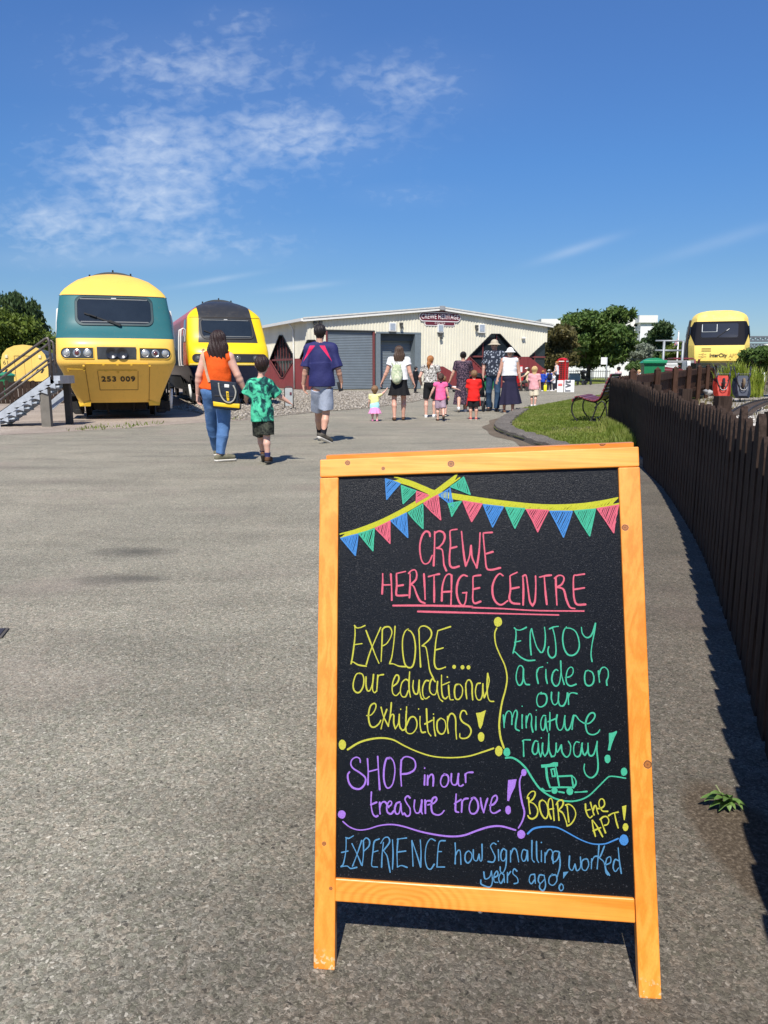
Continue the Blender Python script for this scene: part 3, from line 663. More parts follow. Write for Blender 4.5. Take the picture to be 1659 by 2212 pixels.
mb = MB(); a = foot[0][0].lerp(foot[0][1], .72); b_ = foot[1][0].lerp(foot[1][1], .72); mb.bar(a + Vector((0, .012, 0)), b_ + Vector((0, .012, 0)), .02, .045); mb.build('rear_cross_rail', WR, signR)
mb = MB(); sp = bl(*BW(792, 842)); mb.lathe([(.0, 0), (.004, .001), (.006, .004), (.004, .007), (0, .008)], c=sp - nL * .012, n=10); mb.build('stay_hook', mat('zinc', (.6, .6, .58), .35, .9), signR, smooth=True)
# ------------------------------------------------------------------ handwriting on the chalkboard
ZB = {1: zoomer(1080, 1520, 1.728), 2: zoomer(1200, 1690, 2.183), 3: zoomer(1100, 2000, 2.860), 4: zoomer(1600, 2000, 3.6065), 5: zoomer(1600, 2240, 3.456),
  6: zoomer(1080, 2400, 2.592), 7: zoomer(1660, 2480, 3.95), 8: zoomer(1080, 2680, 1.693)}
def chalk(name, col):
 m, t, b = new_mat(name); c = coord(t); n = noise(t, c, 700, 3, .7)
 L(t, ramp(t, n, [(.28, [x * .5 for x in col]), (.55, col)]), b.inputs['Base Color']); b.inputs['Roughness'].default_value = .75; b.inputs['Specular IOR Level'].default_value = .25; return m
C_PINK = chalk('pen_pink', (.56, .105, .15)); C_YEL = chalk('pen_yellow', (.42, .41, .045)); C_GRN = chalk('pen_green', (.045, .36, .22))
C_BLUE = chalk('pen_blue', (.045, .19, .47)); C_PUR = chalk('pen_purple', (.28, .14, .52)); C_LET = chalk('pen_sky', (.07, .21, .37)); C_YB = chalk('pen_yellow_bunting', (.42, .42, .022))
PC = bl(1035, 1500, CD)
def p2(z, x, y):
 p = bl(*ZB[z](x, y), CD) - PC; return np.array([p.dot(uL), p.dot(vL)])
lift = [0.00035]
def to3(q, e): return PC + uL * float(q[0]) + vL * float(q[1]) + nL * e
def ribbon(mb, P, w):
 """P: list of 2d points on the panel, w: half width (scalar or list)"""
 lift[0] += 2.5e-6; e = lift[0]; P = np.array(P); n = len(P)
 if n < 2: return
 W = np.full(n, w) if np.isscalar(w) else np.array(w)
 T = np.gradient(P, axis=0); T /= (np.linalg.norm(T, axis=1, keepdims=True) + 1e-12); Nn = np.stack([-T[:, 1], T[:, 0]], 1)
 a = P + Nn * W[:, None]; b = P - Nn * W[:, None]
 vs = [to3(q, e) for q in a] + [to3(q, e) for q in b]; fs = [(i, i + 1, n + i + 1, n + i) for i in range(n - 1)]
 mb.add(vs, fs)
 for (c, t, ww) in ((P[0], -T[0], W[0]), (P[-1], T[-1], W[-1])):
  nn = np.array([-t[1], t[0]]); vs = [to3(c, e)] + [to3(c + (nn * math.cos(k) + t * math.sin(k)) * ww, e) for k in np.linspace(0, math.pi, 7)]
  mb.add(vs, [(0, i, i + 1) for i in range(1, 7)])
def smooth2(P, per=6):
 P = np.array(P); n = len(P)
 if n < 3: return P
 Q = np.vstack([2 * P[0] - P[1], P, 2 * P[-1] - P[-2]]); o = []
 for i in range(1, n):
  p0, p1, p2_, p3 = Q[i - 1], Q[i], Q[i + 1], Q[i + 2]
  for j in range(per):
   s = j / per; o.append(.5 * (2 * p1 + (p2_ - p0) * s + (2 * p0 - 5 * p1 + 4 * p2_ - p3) * s * s + (3 * p1 - p0 - 3 * p2_ + p3) * s ** 3))
 o.append(P[-1]); return np.array(o)
def strokes(mb, z, txt, w):
 for st_ in txt.split(';'):
  nums = [tuple(map(float, q.split(','))) for q in st_.split()]
  if not nums: continue
  P = smooth2([p2(z, *q) for q in nums]); n = len(P)
  ww = w * .82 * (1 + .22 * np.sin(np.linspace(0, 5, n) + random.random() * 6) + rng.normal(0, .03, n)); ribbon(mb, P, ww)
def blob(mb, z, x, y, rx, ry, seed=0):
 lift[0] += 2.5e-6; e = lift[0]; c = p2(z, x, y); n = 26; rd = random.Random(seed + int(x))
 P = [p2(z, x + rx * (1 + rd.uniform(-.05, .05)) * math.cos(2 * math.pi * k / n), y + ry * (1 + rd.uniform(-.05, .05)) * math.sin(2 * math.pi * k / n)) for k in range(n)]
 mb.add([to3(c, e)] + [to3(p, e) for p in P], [(0, 1 + i, 1 + (i + 1) % n) for i in range(n)])
def poly_fill(mb, z, pts):
 lift[0] += 2.5e-6; e = lift[0]; P = [p2(z, *q) for q in pts]; c = sum(P) / len(P)
 mb.add([to3(c, e)] + [to3(p, e) for p in P], [(0, 1 + i, 1 + (i + 1) % len(P)) for i in range(len(P))])
def drawing(name, m, fn, label=None):
 mb = MB(); fn(mb); o = mb.build(name, m, panel)
 if label: o['label'] = label
 return o
W1 = .0016
drawing('lettering', C_PINK, lambda mb: strokes(mb, 2, """437,122 430,95 405,88 380,120 365,180 366,240 378,295 400,318 430,305 452,258;470,90 468,200 462,330;470,100 500,85 530,95 542,125 530,165 505,195 483,205;483,205 520,215 530,260 535,320 552,366;
628,72 590,78 578,95 582,180 575,260 578,325 600,345 642,335;580,208 625,196;660,88 668,170 678,260 690,332;690,332 715,270 728,188;728,188 735,270 768,345;768,345 785,230 792,98;878,94 825,98 815,105 820,180 828,260 838,345 870,360 935,346;838,245 882,232;
100,388 100,450 96,530;158,392 163,480 165,575;100,468 163,466;262,372 205,385 198,395 200,470 196,530 210,543 278,540;200,475 245,468;295,390 294,480 290,558;285,385 305,365 330,362 342,390 335,430 300,465;300,465 322,480 340,530 365,580 400,598;393,390 398,480 402,570;
426,408 470,396 502,390;465,398 466,500 466,590;520,580 524,480 545,410 570,390 590,400;590,400 588,500 585,605;522,518 588,514;700,405 670,398 640,430 626,490 630,550 650,600 675,612 690,580 696,520;668,524 697,522;795,398 750,405 742,420 742,500 740,570 755,598 795,585;742,498 788,488;
955,402 930,388 900,420 880,480 885,550 910,595 945,608 988,580;1055,378 1010,400 1005,420 1008,500 1000,560 1020,595 1072,602;1008,495 1068,484;1098,610 1100,500 1096,405;1096,405 1118,400 1130,470 1145,580 1165,615;1165,615 1182,580 1188,480 1186,405;1215,412 1260,402 1298,398;1248,408 1255,500 1266,605;
1330,415 1332,500 1338,610;1322,420 1350,400 1380,405 1388,430 1370,465 1335,485;1340,483 1385,500 1405,570 1430,625 1466,636;1533,390 1480,398 1458,405 1455,480 1460,560 1480,605 1540,606;1458,500 1533,488;
175,614 400,614 640,618 735,622 745,628 950,636 1200,650 1530,653;350,656 700,665 1350,681""", .0021), 'pink handwritten heading CREWE HERITAGE CENTRE, underlined twice')
def f(mb):
 strokes(mb, 3, """155,105 175,125 210,122 252,104;158,110 160,190 150,290 135,400 122,460;122,460 140,442 190,470 264,482;148,282 225,272;262,150 300,250 345,370 382,455;398,122 350,230 300,350 265,465;414,140 410,280 402,440;414,140 440,118 480,118 503,160 490,215 455,270 420,292;
532,112 525,220 505,380 482,458;482,458 520,462 570,482 630,486;655,135 625,160 603,230 603,340 620,450 650,492 690,488 712,430 722,310 708,210 680,160 658,148;755,155 760,300 765,400 770,488;750,150 770,115 815,110 860,140 872,185 850,235 785,292;785,292 820,310 840,420 855,520 890,598;
1048,114 930,152;930,152 912,250 902,360 898,450 915,500 950,508 1002,490;905,332 980,312;
205,545 170,560 145,630 145,690 170,725 205,722 235,670 242,600 225,555 195,550;262,582 262,660 275,708 300,705 322,640 332,560;332,560 322,690 340,728 358,715;362,715 372,565;368,600 385,568 425,560;
515,668 550,640 568,600 562,570 540,568 515,620 505,690 515,740 545,755 580,720;660,620 630,605 595,640 582,710 595,760 630,765 655,710;668,535 662,640 665,710 676,770;703,615 698,680 715,735 745,730 755,620;757,612 760,700 775,775 792,790;845,618 815,620 790,680 792,750 815,785 850,765;
905,625 880,600 858,640 855,710 880,745 910,740 925,680;928,625 925,700 945,780 975,810;965,565 965,680 975,760 1000,785 1022,765;968,660 1038,630;1030,660 1035,740 1045,790 1073,795;1125,650 1095,660 1085,720 1095,780 1125,790 1155,750 1160,690 1140,655 1120,650;1190,640 1192,720 1200,785;1188,680 1200,625 1225,610 1248,650 1250,730 1255,795;
1325,640 1295,650 1280,720 1295,785 1325,795 1345,750 1350,650;1350,645 1352,720 1362,775;1362,775 1385,720 1408,620 1395,550;1395,550 1388,660 1395,760 1415,805 1450,810;
268,942 310,935 345,890 355,845 335,828 300,860 285,950 300,1030 335,1050 380,1020 400,985;402,865 425,950 470,1040;455,885 425,970 402,1065;498,822 490,920 470,1040;480,985 500,935 520,940 520,1010 535,1065;535,1065 565,1010 572,930;572,940 575,1040 600,1080;600,1080 630,1050 640,860;638,900 632,1000 635,1090;635,1040 670,965 710,955 735,1000 730,1060 695,1105 655,1108 632,1085;
765,950 765,1030 780,1095 815,1095;825,880 830,1000 840,1090 865,1130;810,1020 878,985;892,960 895,1050 908,1130;950,970 925,1000 925,1070 950,1110 985,1105 1005,1050 995,990 960,965;1022,950 1020,1040 1028,1105;1020,1000 1040,935 1070,925 1095,970 1098,1080 1105,1160;1200,930 1185,900 1155,900 1138,950 1160,1000 1220,1040 1240,1090 1215,1140 1170,1155 1138,1145 1135,1110""", W1)
 for x, y, r in ((1082, 488, 17), (1160, 492, 18), (1216, 493, 18), (1019, 583, 7), (585, 883, 6), (752, 880, 6), (890, 928, 6)): blob(mb, 3, x, y, r, r * 1.1)
 poly_fill(mb, 3, [(1285, 918), (1330, 912), (1378, 890), (1360, 960), (1345, 1030), (1325, 1068), (1310, 1040), (1298, 970)]); blob(mb, 3, 1333, 1140, 30, 45)
drawing('lettering', C_YEL, f, 'yellow handwriting EXPLORE... our educational exhibitions!')
def f(mb):
 strokes(mb, 6, "135,103 230,45 330,15 430,6 520,22 610,70 720,120 850,160 1000,172 1150,160 1270,125 1365,93", .0019)
 strokes(mb, 3, "1478,128 1460,180 1470,280 1510,380 1555,480 1575,590 1560,700 1530,810 1510,930 1502,1040 1515,1150 1545,1242", .0019)
 blob(mb, 3, 42, 1213, 34, 48); blob(mb, 3, 1498, 1272, 35, 48); blob(mb, 3, 1490, 70, 38, 45)
drawing('divider_line', C_YEL, f)
def f(mb):
 strokes(mb, 4, """268,158 290,178 330,185 370,172 408,152;285,175 288,250 275,360 252,455;270,328 342,310;252,455 275,440 340,500 420,540 508,538;465,475 455,350 455,210 470,170;470,170 490,250 530,380 575,445;575,445 600,440 625,370 632,250 622,152;680,170 730,148 785,140;718,165 740,250 755,370 755,460 735,500 700,508 670,470 662,420 672,380;
880,148 850,190 835,280 850,390 890,465 945,482 1000,450 1030,380 1020,280 985,200 930,165 870,160;1055,152 1065,220 1100,265 1140,270 1180,230 1220,105;1220,105 1205,220 1180,350 1168,470 1180,552;375,640 355,605 320,610 295,680 290,760 315,825 345,825 370,770 375,640;375,640 378,740 400,815 445,825;535,650 530,720 548,810;532,680 555,630 600,615;638,645 640,740 655,812;
780,660 755,648 720,690 708,770 735,830 770,838 800,790 815,680;812,548 820,700 852,820;870,740 920,730 955,690 955,635 925,620 890,660 875,740 885,810 930,840 992,820;1135,660 1105,670 1092,740 1105,815 1145,838 1190,810 1202,740 1180,680 1130,655;1255,665 1260,730 1268,795;1260,710 1285,640 1325,620 1365,655 1370,730 1350,780 1355,830;
585,915 545,945 530,1010 545,1070 585,1085 635,1050 650,985 630,935 570,930;705,915 702,985 720,1045 750,1060 780,1020 788,915;785,1010 800,1065 845,1070 880,1000 888,920;905,1055 900,980 895,925;900,975 920,930 960,920 1002,930;
138,1180 145,1250 148,1328;148,1270 165,1180 195,1135 228,1150 240,1210 238,1290;240,1230 265,1150 290,1125 302,1170 285,1270 285,1340 325,1365;360,1180 358,1260 360,1335;410,1195 405,1260 408,1330;408,1270 430,1190 455,1165 472,1210 468,1300 485,1380;522,1200 520,1280 520,1355;635,1190 605,1190 580,1250 580,1320 600,1360 625,1330 635,1230;635,1210 640,1300 658,1378;685,1150 685,1260 682,1358;662,1260 750,1225;
770,1180 760,1250 775,1330 805,1360 840,1320 862,1190;860,1230 865,1320 890,1360 925,1320 955,1200;945,1350 955,1260 965,1185;960,1190 990,1190 1030,1240 1080,1275;1080,1275 1140,1280 1190,1240 1215,1190 1195,1155 1150,1170 1115,1230 1105,1310 1130,1390 1190,1412 1245,1390 1270,1355""", W1)
 for x, y in ((656, 568), (360, 1078), (526, 1124)): blob(mb, 4, x, y, 7, 7)
 strokes(mb, 5, """358,600 360,680 362,765;350,595 370,582 435,582;520,600 490,595 465,650 460,710 485,745 515,720 525,650;525,620 530,700 552,770;552,770 570,700 575,620;570,640 575,720 600,768;600,768 635,700 645,510;645,600 650,700 675,770;675,770 715,750 728,620;785,640 795,720 840,775 880,740 890,650 865,598;728,640 735,720 760,690 785,640;
985,610 950,605 925,660 930,740 965,772 1000,740 1020,620;1015,640 1030,730 1050,755;1050,755 1080,700 1085,620;1085,640 1090,730 1115,762 1150,740 1175,660 1188,598;1188,598 1185,700 1198,850 1190,940 1150,995 1105,1005 1060,970 1040,910 1046,855""", W1)
 blob(mb, 5, 560, 560, 7, 8)
 poly_fill(mb, 5, [(1320, 505), (1360, 500), (1405, 480), (1413, 492), (1380, 560), (1350, 640), (1335, 700), (1307, 700), (1322, 610), (1320, 550)]); blob(mb, 5, 1305, 795, 34, 48)
drawing('lettering', C_GRN, f, 'green handwriting ENJOY a ride on our miniature railway!')
def f(mb):
 strokes(mb, 5, "160,785 230,782 310,825 390,905 450,1000 530,1115 620,1190 740,1250 880,1273 1000,1255 1100,1205 1200,1110 1290,1020 1330,993 1400,995 1508,1013", .0019); blob(mb, 5, 172, 720, 38, 50); blob(mb, 5, 1490, 940, 36, 46)
drawing('divider_line', C_GRN, f)
def f(mb):
 poly_fill(mb, 5, [(557, 860), (560, 895), (650, 888), (745, 880), (748, 835), (700, 832), (650, 852)])
 strokes(mb, 5, """608,890 620,1010 658,1115;618,890 630,1010 660,1110;722,885 740,980 762,1108;670,915 705,905;705,905 718,990;718,990 685,992;685,992 670,915;755,992 900,985;900,985 910,1050 922,1120;905,985 940,1020 950,1070 922,1120;655,1115 800,1115 922,1115;570,1130 605,1155 660,1155;758,1165 815,1175;940,1170 1000,1168 1072,1162""", .0017)
 blob(mb, 5, 708, 1152, 36, 36); blob(mb, 5, 880, 1160, 38, 42)
drawing('engine_drawing', C_GRN, f)
def f(mb):
 strokes(mb, 6, """242,212 235,180 205,168 170,190 162,230 185,265 240,300 285,345 275,400 235,435 180,425 145,380 135,320 150,292;302,182 308,290 305,398;388,162 395,290 405,440;308,290 395,268;490,172 460,185 442,260 440,350 455,410 480,428 515,390 533,290 525,215 500,175 480,180;587,190 582,300 588,410;585,200 610,168 650,165 695,190 708,240 690,280 640,305 582,310;
785,318 782,400;810,322 808,400;810,360 830,320 850,315 858,350 855,410;955,312 930,330 918,380 935,415 965,412 985,370 980,325 950,310;1010,308 1008,370 1025,400 1055,390 1070,308;1065,350 1070,400 1090,412 1108,400;1128,310 1130,380;1125,320 1145,298 1190,295;
335,462 332,560 345,640 370,668 388,662;330,568 378,548;405,550 405,600 408,645;405,600 420,555 450,545 480,590;470,590 500,570 505,545 485,540 465,580 470,630 500,645 525,620;575,545 545,560 532,610 545,645 570,635 582,570;582,560 588,620 600,650;660,510 640,495 618,520 635,560 660,600 660,650 635,665 612,640;700,530 695,590 710,635 740,630 758,560 760,530;760,560 755,620 765,645;788,530 790,640;788,590 800,540 830,535;810,570 860,555 885,525 875,505 850,520 840,580 850,635 890,655 925,645 948,618;
1050,478 1045,560 1045,620 1070,632;1035,560 1090,525;1095,630 1100,540;1098,545 1120,520 1150,515;1195,510 1170,545 1160,600 1175,640 1210,640 1235,600 1230,545 1205,510 1180,515;1255,512 1265,580 1282,635;1282,635 1300,560 1315,515;1335,575 1370,560 1395,520 1385,490 1355,510 1340,570 1340,620 1370,640 1420,615""", .0019)
 blob(mb, 6, 784, 260, 6, 7); poly_fill(mb, 6, [(1488, 360), (1525, 356), (1560, 352), (1545, 420), (1515, 480), (1495, 538), (1480, 535), (1482, 450)]); blob(mb, 6, 1488, 613, 24, 36)
drawing('lettering', C_PUR, f, 'purple handwriting SHOP in our treasure trove!')
def f(mb):
 strokes(mb, 6, "95,710 150,755 220,780 300,775 400,745 500,735 600,750 750,795 900,825 1020,836 1120,825 1230,785 1330,755 1430,750 1550,782;1600,320 1585,370 1588,450 1605,550 1625,630 1610,700 1575,765", .0018)
 for x, y, a, b_ in ((85, 650, 33, 35), (1620, 297, 22, 30), (1598, 818, 33, 37)): blob(mb, 6, x, y, a, b_)
drawing('divider_line', C_PUR, f)
def f(mb):
 strokes(mb, 7, """240,460 245,560 258,665;222,470 230,430 270,385 310,378 325,410 300,470 250,515;250,515 310,540 355,610 345,690 295,730 250,720 230,690;420,490 385,510 378,570 400,660 440,720 470,720 488,670 485,590 460,520 415,485;528,730 500,650 488,560 500,490 525,468 545,500 555,600 568,750;490,612 560,600;610,530 620,640 630,748;592,550 620,505 665,490 685,520 670,570 625,620;625,620 680,660 720,760 735,822;735,570 745,660 757,770;715,555 760,545 815,585 845,660 825,740 780,800 735,822;
970,542 975,620 1000,690 1030,718 1058,695;980,625 1030,610;1035,520 1055,600 1080,680;1065,630 1085,570 1105,565 1115,610 1135,668;1125,600 1180,590 1215,550 1205,490 1170,475 1145,510 1150,570 1190,630 1255,635;1055,750 1070,850 1098,955;1062,750 1120,830 1190,960;1070,885 1165,845;1165,735 1190,810 1228,910;1160,740 1200,705 1245,705 1270,750 1255,800 1215,815;1268,690 1320,660 1390,645;1345,665 1365,760 1390,848""", W1)
 poly_fill(mb, 7, [(1440, 572), (1470, 562), (1495, 555), (1490, 640), (1475, 750), (1462, 745), (1450, 660)]); blob(mb, 7, 1485, 838, 36, 50)
drawing('lettering', C_YEL, f, 'yellow handwriting BOARD the APT!')
def f(mb):
 strokes(mb, 7, "228,922 290,865 370,840 480,832 580,838 660,865 780,930 900,995 1020,1042 1120,1058 1230,1050 1320,1015 1390,985", .0017); blob(mb, 7, 1464, 1003, 58, 70)
drawing('divider_line', C_BLUE, f)
def f(mb):
 strokes(mb, 8, """78,78 95,82 120,68;80,80 78,150 65,220 52,238;55,160 90,152;52,238 85,235 105,248 138,242;112,112 140,170 165,230;165,95 140,170 115,235;175,95 175,170 168,232;172,98 190,80 208,95 205,125 178,152;262,85 235,100 228,150 222,200 222,235 252,240;225,160 255,150;285,105 278,170 275,240;270,110 290,80 312,78 318,105 285,150;285,150 305,180 315,230 322,268;335,90 338,170 335,252;
362,88 375,85 412,80;365,85 360,160 362,240;362,158 408,152;362,240 385,232 415,242;448,235 445,160 442,95;442,95 465,160 490,240;490,240 492,160 488,92;570,95 545,85 522,120 515,190 525,240 545,252 565,225;625,95 595,100 585,150 580,240;588,155 605,155;580,240 622,240;
680,108 682,160 680,222;682,175 695,150 708,155 712,225;755,150 738,165 735,200 750,218 768,200 772,170 755,150;780,145 782,195 800,205 812,170;812,170 818,205 828,195 828,115;905,115 890,108 875,125 885,150 900,185 890,212 862,210;918,145 920,205;962,150 945,140 932,165 935,200 950,205 962,180;962,150 960,230 945,270 930,265 928,240;985,150 985,212;985,175 1000,140 1018,150 1030,212;1075,150 1055,145 1045,180 1055,208 1070,195 1078,150;1078,150 1080,205;
1103,95 1103,190 1115,212;1128,100 1130,190 1140,215;1155,150 1155,210;1175,160 1175,215;1175,180 1195,145 1215,155 1220,220;1250,155 1225,155 1212,190 1225,212 1245,195 1255,160;1253,160 1258,230 1240,300;1310,180 1308,240 1325,258 1340,225;1340,225 1350,260 1370,240 1370,185;1395,195 1378,210 1380,250 1400,258 1415,230 1410,200 1395,195;1430,250 1432,195;1430,215 1445,185 1462,180;1472,120 1468,180 1462,250;1502,125 1480,180 1465,190;1475,190 1500,215 1510,265 1520,282;1505,230 1535,215 1535,185 1515,195 1508,245 1530,285;
1580,205 1560,200 1550,240 1562,265 1580,245;1578,135 1585,210 1595,275;838,268 845,305 870,295 880,262;880,262 885,320 870,350 825,335 822,312;890,300 915,285 910,262 895,285 895,320 915,325;945,280 930,275 920,305 932,330 948,305;948,280 952,325;968,325 968,270;968,290 985,265;1020,262 1005,250 998,275 1022,300 1025,325 1005,332;1115,280 1095,285 1088,315 1100,332 1118,310;1118,280 1122,330;1165,285 1145,285 1138,315 1150,330 1170,310;1170,285 1178,340 1165,370 1145,355 1148,330;1215,280 1198,300 1198,330 1220,340 1240,315 1235,285 1212,285;1264,332 1254,345 1254,362 1264,370 1275,360 1274,342 1264,332""", .00145)
 poly_fill(mb, 8, [(1275, 268), (1290, 266), (1305, 265), (1285, 290), (1275, 305)])
 for x, y in ((917, 98), (1155, 105)): blob(mb, 8, x, y, 4, 4)
drawing('lettering', C_LET, f, 'blue handwriting EXPERIENCE how signalling worked years ago!')
def rib(mb, pts, w0, w1):
 P = smooth2([p2(1, *q) for q in pts], 10); n = len(P); ww = np.linspace(w0, w1, n)
 T = np.gradient(P, axis=0); T /= np.linalg.norm(T, axis=1, keepdims=True); Nn = np.stack([-T[:, 1], T[:, 0]], 1)
 ribbon(mb, P + Nn * ww[:, None] * .82, .0015); ribbon(mb, P - Nn * ww[:, None] * .82, .0015)
 S = np.concatenate([[0], np.cumsum(np.linalg.norm(np.diff(P, axis=0), axis=1))]); s = .004
 while s < S[-1] - .012:
  def pt(q, k): return np.array([np.interp(q, S, P[:, 0]) , np.interp(q, S, P[:, 1])]) + k * np.array([np.interp(q, S, Nn[:, 0] * ww), np.interp(q, S, Nn[:, 1] * ww)])
  ribbon(mb, [pt(s, -.75), pt(s + .006, 0), pt(s + .014, .75)], .0017 + random.uniform(-.0002, .0004)); s += .0048 + random.uniform(0, .002)
drawing('bunting_ribbon', C_YB, lambda mb: rib(mb, [(350, 68), (440, 92), (520, 125), (580, 148), (700, 168), (860, 193), (1000, 211), (1120, 224), (1250, 230), (1400, 224), (1520, 208), (1612, 190)], .0052, .0072))
drawing('bunting_ribbon', C_YB, lambda mb: rib(mb, [(50, 388), (150, 360), (280, 310), (400, 250), (500, 192), (580, 148), (640, 105), (690, 68), (712, 52)], .0046, .0056))
def flag(mb, a, b_, c, seed):
 rd = random.Random(seed); A, B, Cc = p2(1, *a), p2(1, *b_), p2(1, *c)
 for p, q in ((A, B), (B, Cc), (Cc, A)): ribbon(mb, [p, (p + q) / 2 + rng.normal(0, .0006, 2), q], .0013)
 d = (Cc - (A + B) / 2); ang = rd.uniform(-.55, -.2); k = 0; n = int(np.linalg.norm(B - A) / .0031)
 dirv = np.array([math.sin(ang) * -1, -math.cos(ang)]); dirv = d / np.linalg.norm(d) * .8 + np.array([-.45, 0]); dirv /= np.linalg.norm(dirv)
 nv = np.array([-dirv[1], dirv[0]]); ds = [p @ nv for p in (A, B, Cc)]; s = min(ds) + .0012
 while s < max(ds) - .0008:
  hits = []
  for p, q in ((A, B), (B, Cc), (Cc, A)):
   u0, u1 = p @ nv, q @ nv
   if (u0 - s) * (u1 - s) < 0: hits.append(p + (q - p) * (s - u0) / (u1 - u0))
  if len(hits) == 2:
   m1, m2 = hits; t0, t1 = rd.uniform(.02, .08), rd.uniform(.92, .99); ribbon(mb, [m1 + (m2 - m1) * t0, (m1 + m2) / 2 + nv * rd.uniform(-.0006, .0006), m1 + (m2 - m1) * t1], .00125 + rd.uniform(-.0002, .0003))
  s += .00285 + rd.uniform(-.0003, .0012)
FL = {'b': [((303, 68), (385, 95), (310, 182)), ((852, 212), (965, 225), (905, 338)), ((1228, 250), (1352, 250), (1303, 395)), ((52, 402), (148, 378), (133, 498)), ((332, 302), (420, 260), (428, 397)), ((600, 158), (665, 120), (688, 228))],
  'g': [((392, 105), (475, 135), (402, 207)), ((655, 208), (728, 195), (675, 278)), ((978, 228), (1085, 235), (1030, 345)), ((1365, 248), (1482, 238), (1450, 388)), ((152, 375), (240, 348), (232, 472)), ((430, 258), (512, 210), (513, 347)), ((668, 112), (742, 58), (778, 155))],
  'r': [((478, 138), (545, 160), (475, 200)), ((738, 192), (845, 208), (787, 308)), ((1095, 240), (1218, 245), (1158, 365)), ((1492, 235), (1612, 215), (1585, 370)), ((245, 345), (328, 305), (328, 430)), ((518, 205), (597, 158), (613, 298))]}
for key, mm in (('b', C_BLUE), ('g', C_GRN), ('r', C_PINK)):
 for i, tri in enumerate(FL[key]): drawing('bunting_flag', mm, lambda mb, tri=tri, i=i: flag(mb, *tri, i * 7 + ord(key)))
# ================================================================== TRAINS
M_BLACKM = mat('under_black', (.009, .0085, .008), .8, 0, .3, 8, .3, 30)
M_RUST = mat('rusty_iron', (.075, .042, .028), .8, 0, .4, 9, .5, 40)
M_GLASS = mat('dark_glass', (.016, .022, .028), .03, 0, .15, 2, spec=.7)
M_RUBBER = mat('rubber', (.022, .022, .022), .6)
M_CHROME = mat('chrome', (.72, .72, .70), .25, .9)
M_LENS = mat('lamp_glass', (.34, .35, .34), .12, 0, .08, spec=.8, coat=.5)
M_LENSR = mat('lamp_glass_red', (.12, .03, .025), .12, 0, .08, spec=.8, coat=.5)
M_WHITEP = mat('white_paint', (.74, .73, .69), .5, 0, .06)
M_BLACKP = mat('black_paint', (.015, .015, .016), .55)
M_STEEL = mat('wheel_steel', (.05, .042, .036), .6, .3, .3)
def interp(tab, z):
 zs = [q[0] for q in tab]
 return [float(np.interp(z, zs, [q[k] for q in tab])) for k in range(1, len(tab[0]))]
class Nose:
 """body of a power car: at each height a half width, how far back the front sits, and how deep its corners round off"""
 def __init__(s, tab, L_, pw=2.6, flat=0): s.tab = tab; s.L = L_; s.pw = pw; s.flat = flat
 def y(s, x, z):
  w, y0, d = interp(s.tab, z); q = min(1, abs(x) / w)
  if s.flat: return y0 + d * (.05 * q * q + .95 * max(0, (q - s.flat) / (1 - s.flat)) ** 1.15)
  return y0 + d * (1 - (1 - q ** s.pw) ** (1 / s.pw))
 def w(s, z): return interp(s.tab, z)[0]
 def body(s, name, m, parent, zs, nx=40, top_z=None):
  V = []; F_ = []; cols = None
  for z in zs:
   w, y0, d = interp(s.tab, z); ring = []
   ring.append((-w, s.L, z)); ring.append((-w, y0 + d + .6, z))
   for k in range(nx + 1):
    a = -1 + 2 * k / nx; a = math.sin(a * math.pi / 2); x = a * w; ring.append((x, s.y(x, z), z))
   ring.append((w, y0 + d + .6, z)); ring.append((w, s.L, z)); V += ring; cols = len(ring)
  for i in range(len(zs) - 1):
   for k in range(cols - 1): a = i * cols + k; F_.append((a, a + 1, a + cols + 1, a + cols))
   a = i * cols; F_.append((a + cols - 1, a, a + cols, a + 2 * cols - 1))
  F_.append(tuple(range(cols - 1, -1, -1))); t = (len(zs) - 1) * cols; F_.append(tuple(range(t, t + cols)))
  mb = MB(); mb.v = V; mb.f = F_; mb.mi = [0] * len(F_)
  return mb.build(name, m, parent, auto=38)
 def panel(s, name, outline, m, parent, off=.012, rings=7, thick=.02, mbx=None):
  """a panel that lies on the front: outline in (x, z)"""
  n = len(outline); cx = sum(p[0] for p in outline) / n; cz = sum(p[1] for p in outline) / n
  V = []; F_ = []
  for r in range(rings + 1):
   f = r / rings
   for (x, z) in outline:
    X, Z = cx + (x - cx) * f, cz + (z - cz) * f; V.append((X, s.y(X, Z) - off, Z))
  for (x, z) in outline: V.append((x, s.y(x, z) - off + thick, z))
  for r in range(rings + 1):
   for k in range(n):
    k2 = (k + 1) % n; F_.append((r * n + k, r * n + k2, (r + 1) * n + k2, (r + 1) * n + k))
  mb = mbx or MB(); mb.add(V, F_)
  if mbx: return None
  return mb.build(name, m, parent, auto=40)
def rrect(x0, z0, x1, z1, r, n=6, tl=None, tr_=None, bl_=None, br=None):
 rs = [r if q is None else q for q in (br, tr_, tl, bl_)]; P = []
 for (cx, cz, a0, rr) in ((x1, z0, -90, rs[0]), (x1, z1, 0, rs[1]), (x0, z1, 90, rs[2]), (x0, z0, 180, rs[3])):
  sx = -1 if cx == x1 else 1; sz = 1 if cz == z0 else -1
  for k in range(n + 1):
   a = R(a0 + 90 * k / n); P.append((cx + sx * rr + rr * math.cos(a), cz + sz * rr + rr * math.sin(a)))
 Q = []
 for i, p in enumerate(P):
  q = P[(i + 1) % len(P)]; Q.append(p); l = math.hypot(q[0] - p[0], q[1] - p[1]); k = int(l / .12)
  for j in range(1, k): Q.append((p[0] + (q[0] - p[0]) * j / k, p[1] + (q[1] - p[1]) * j / k))
 return Q
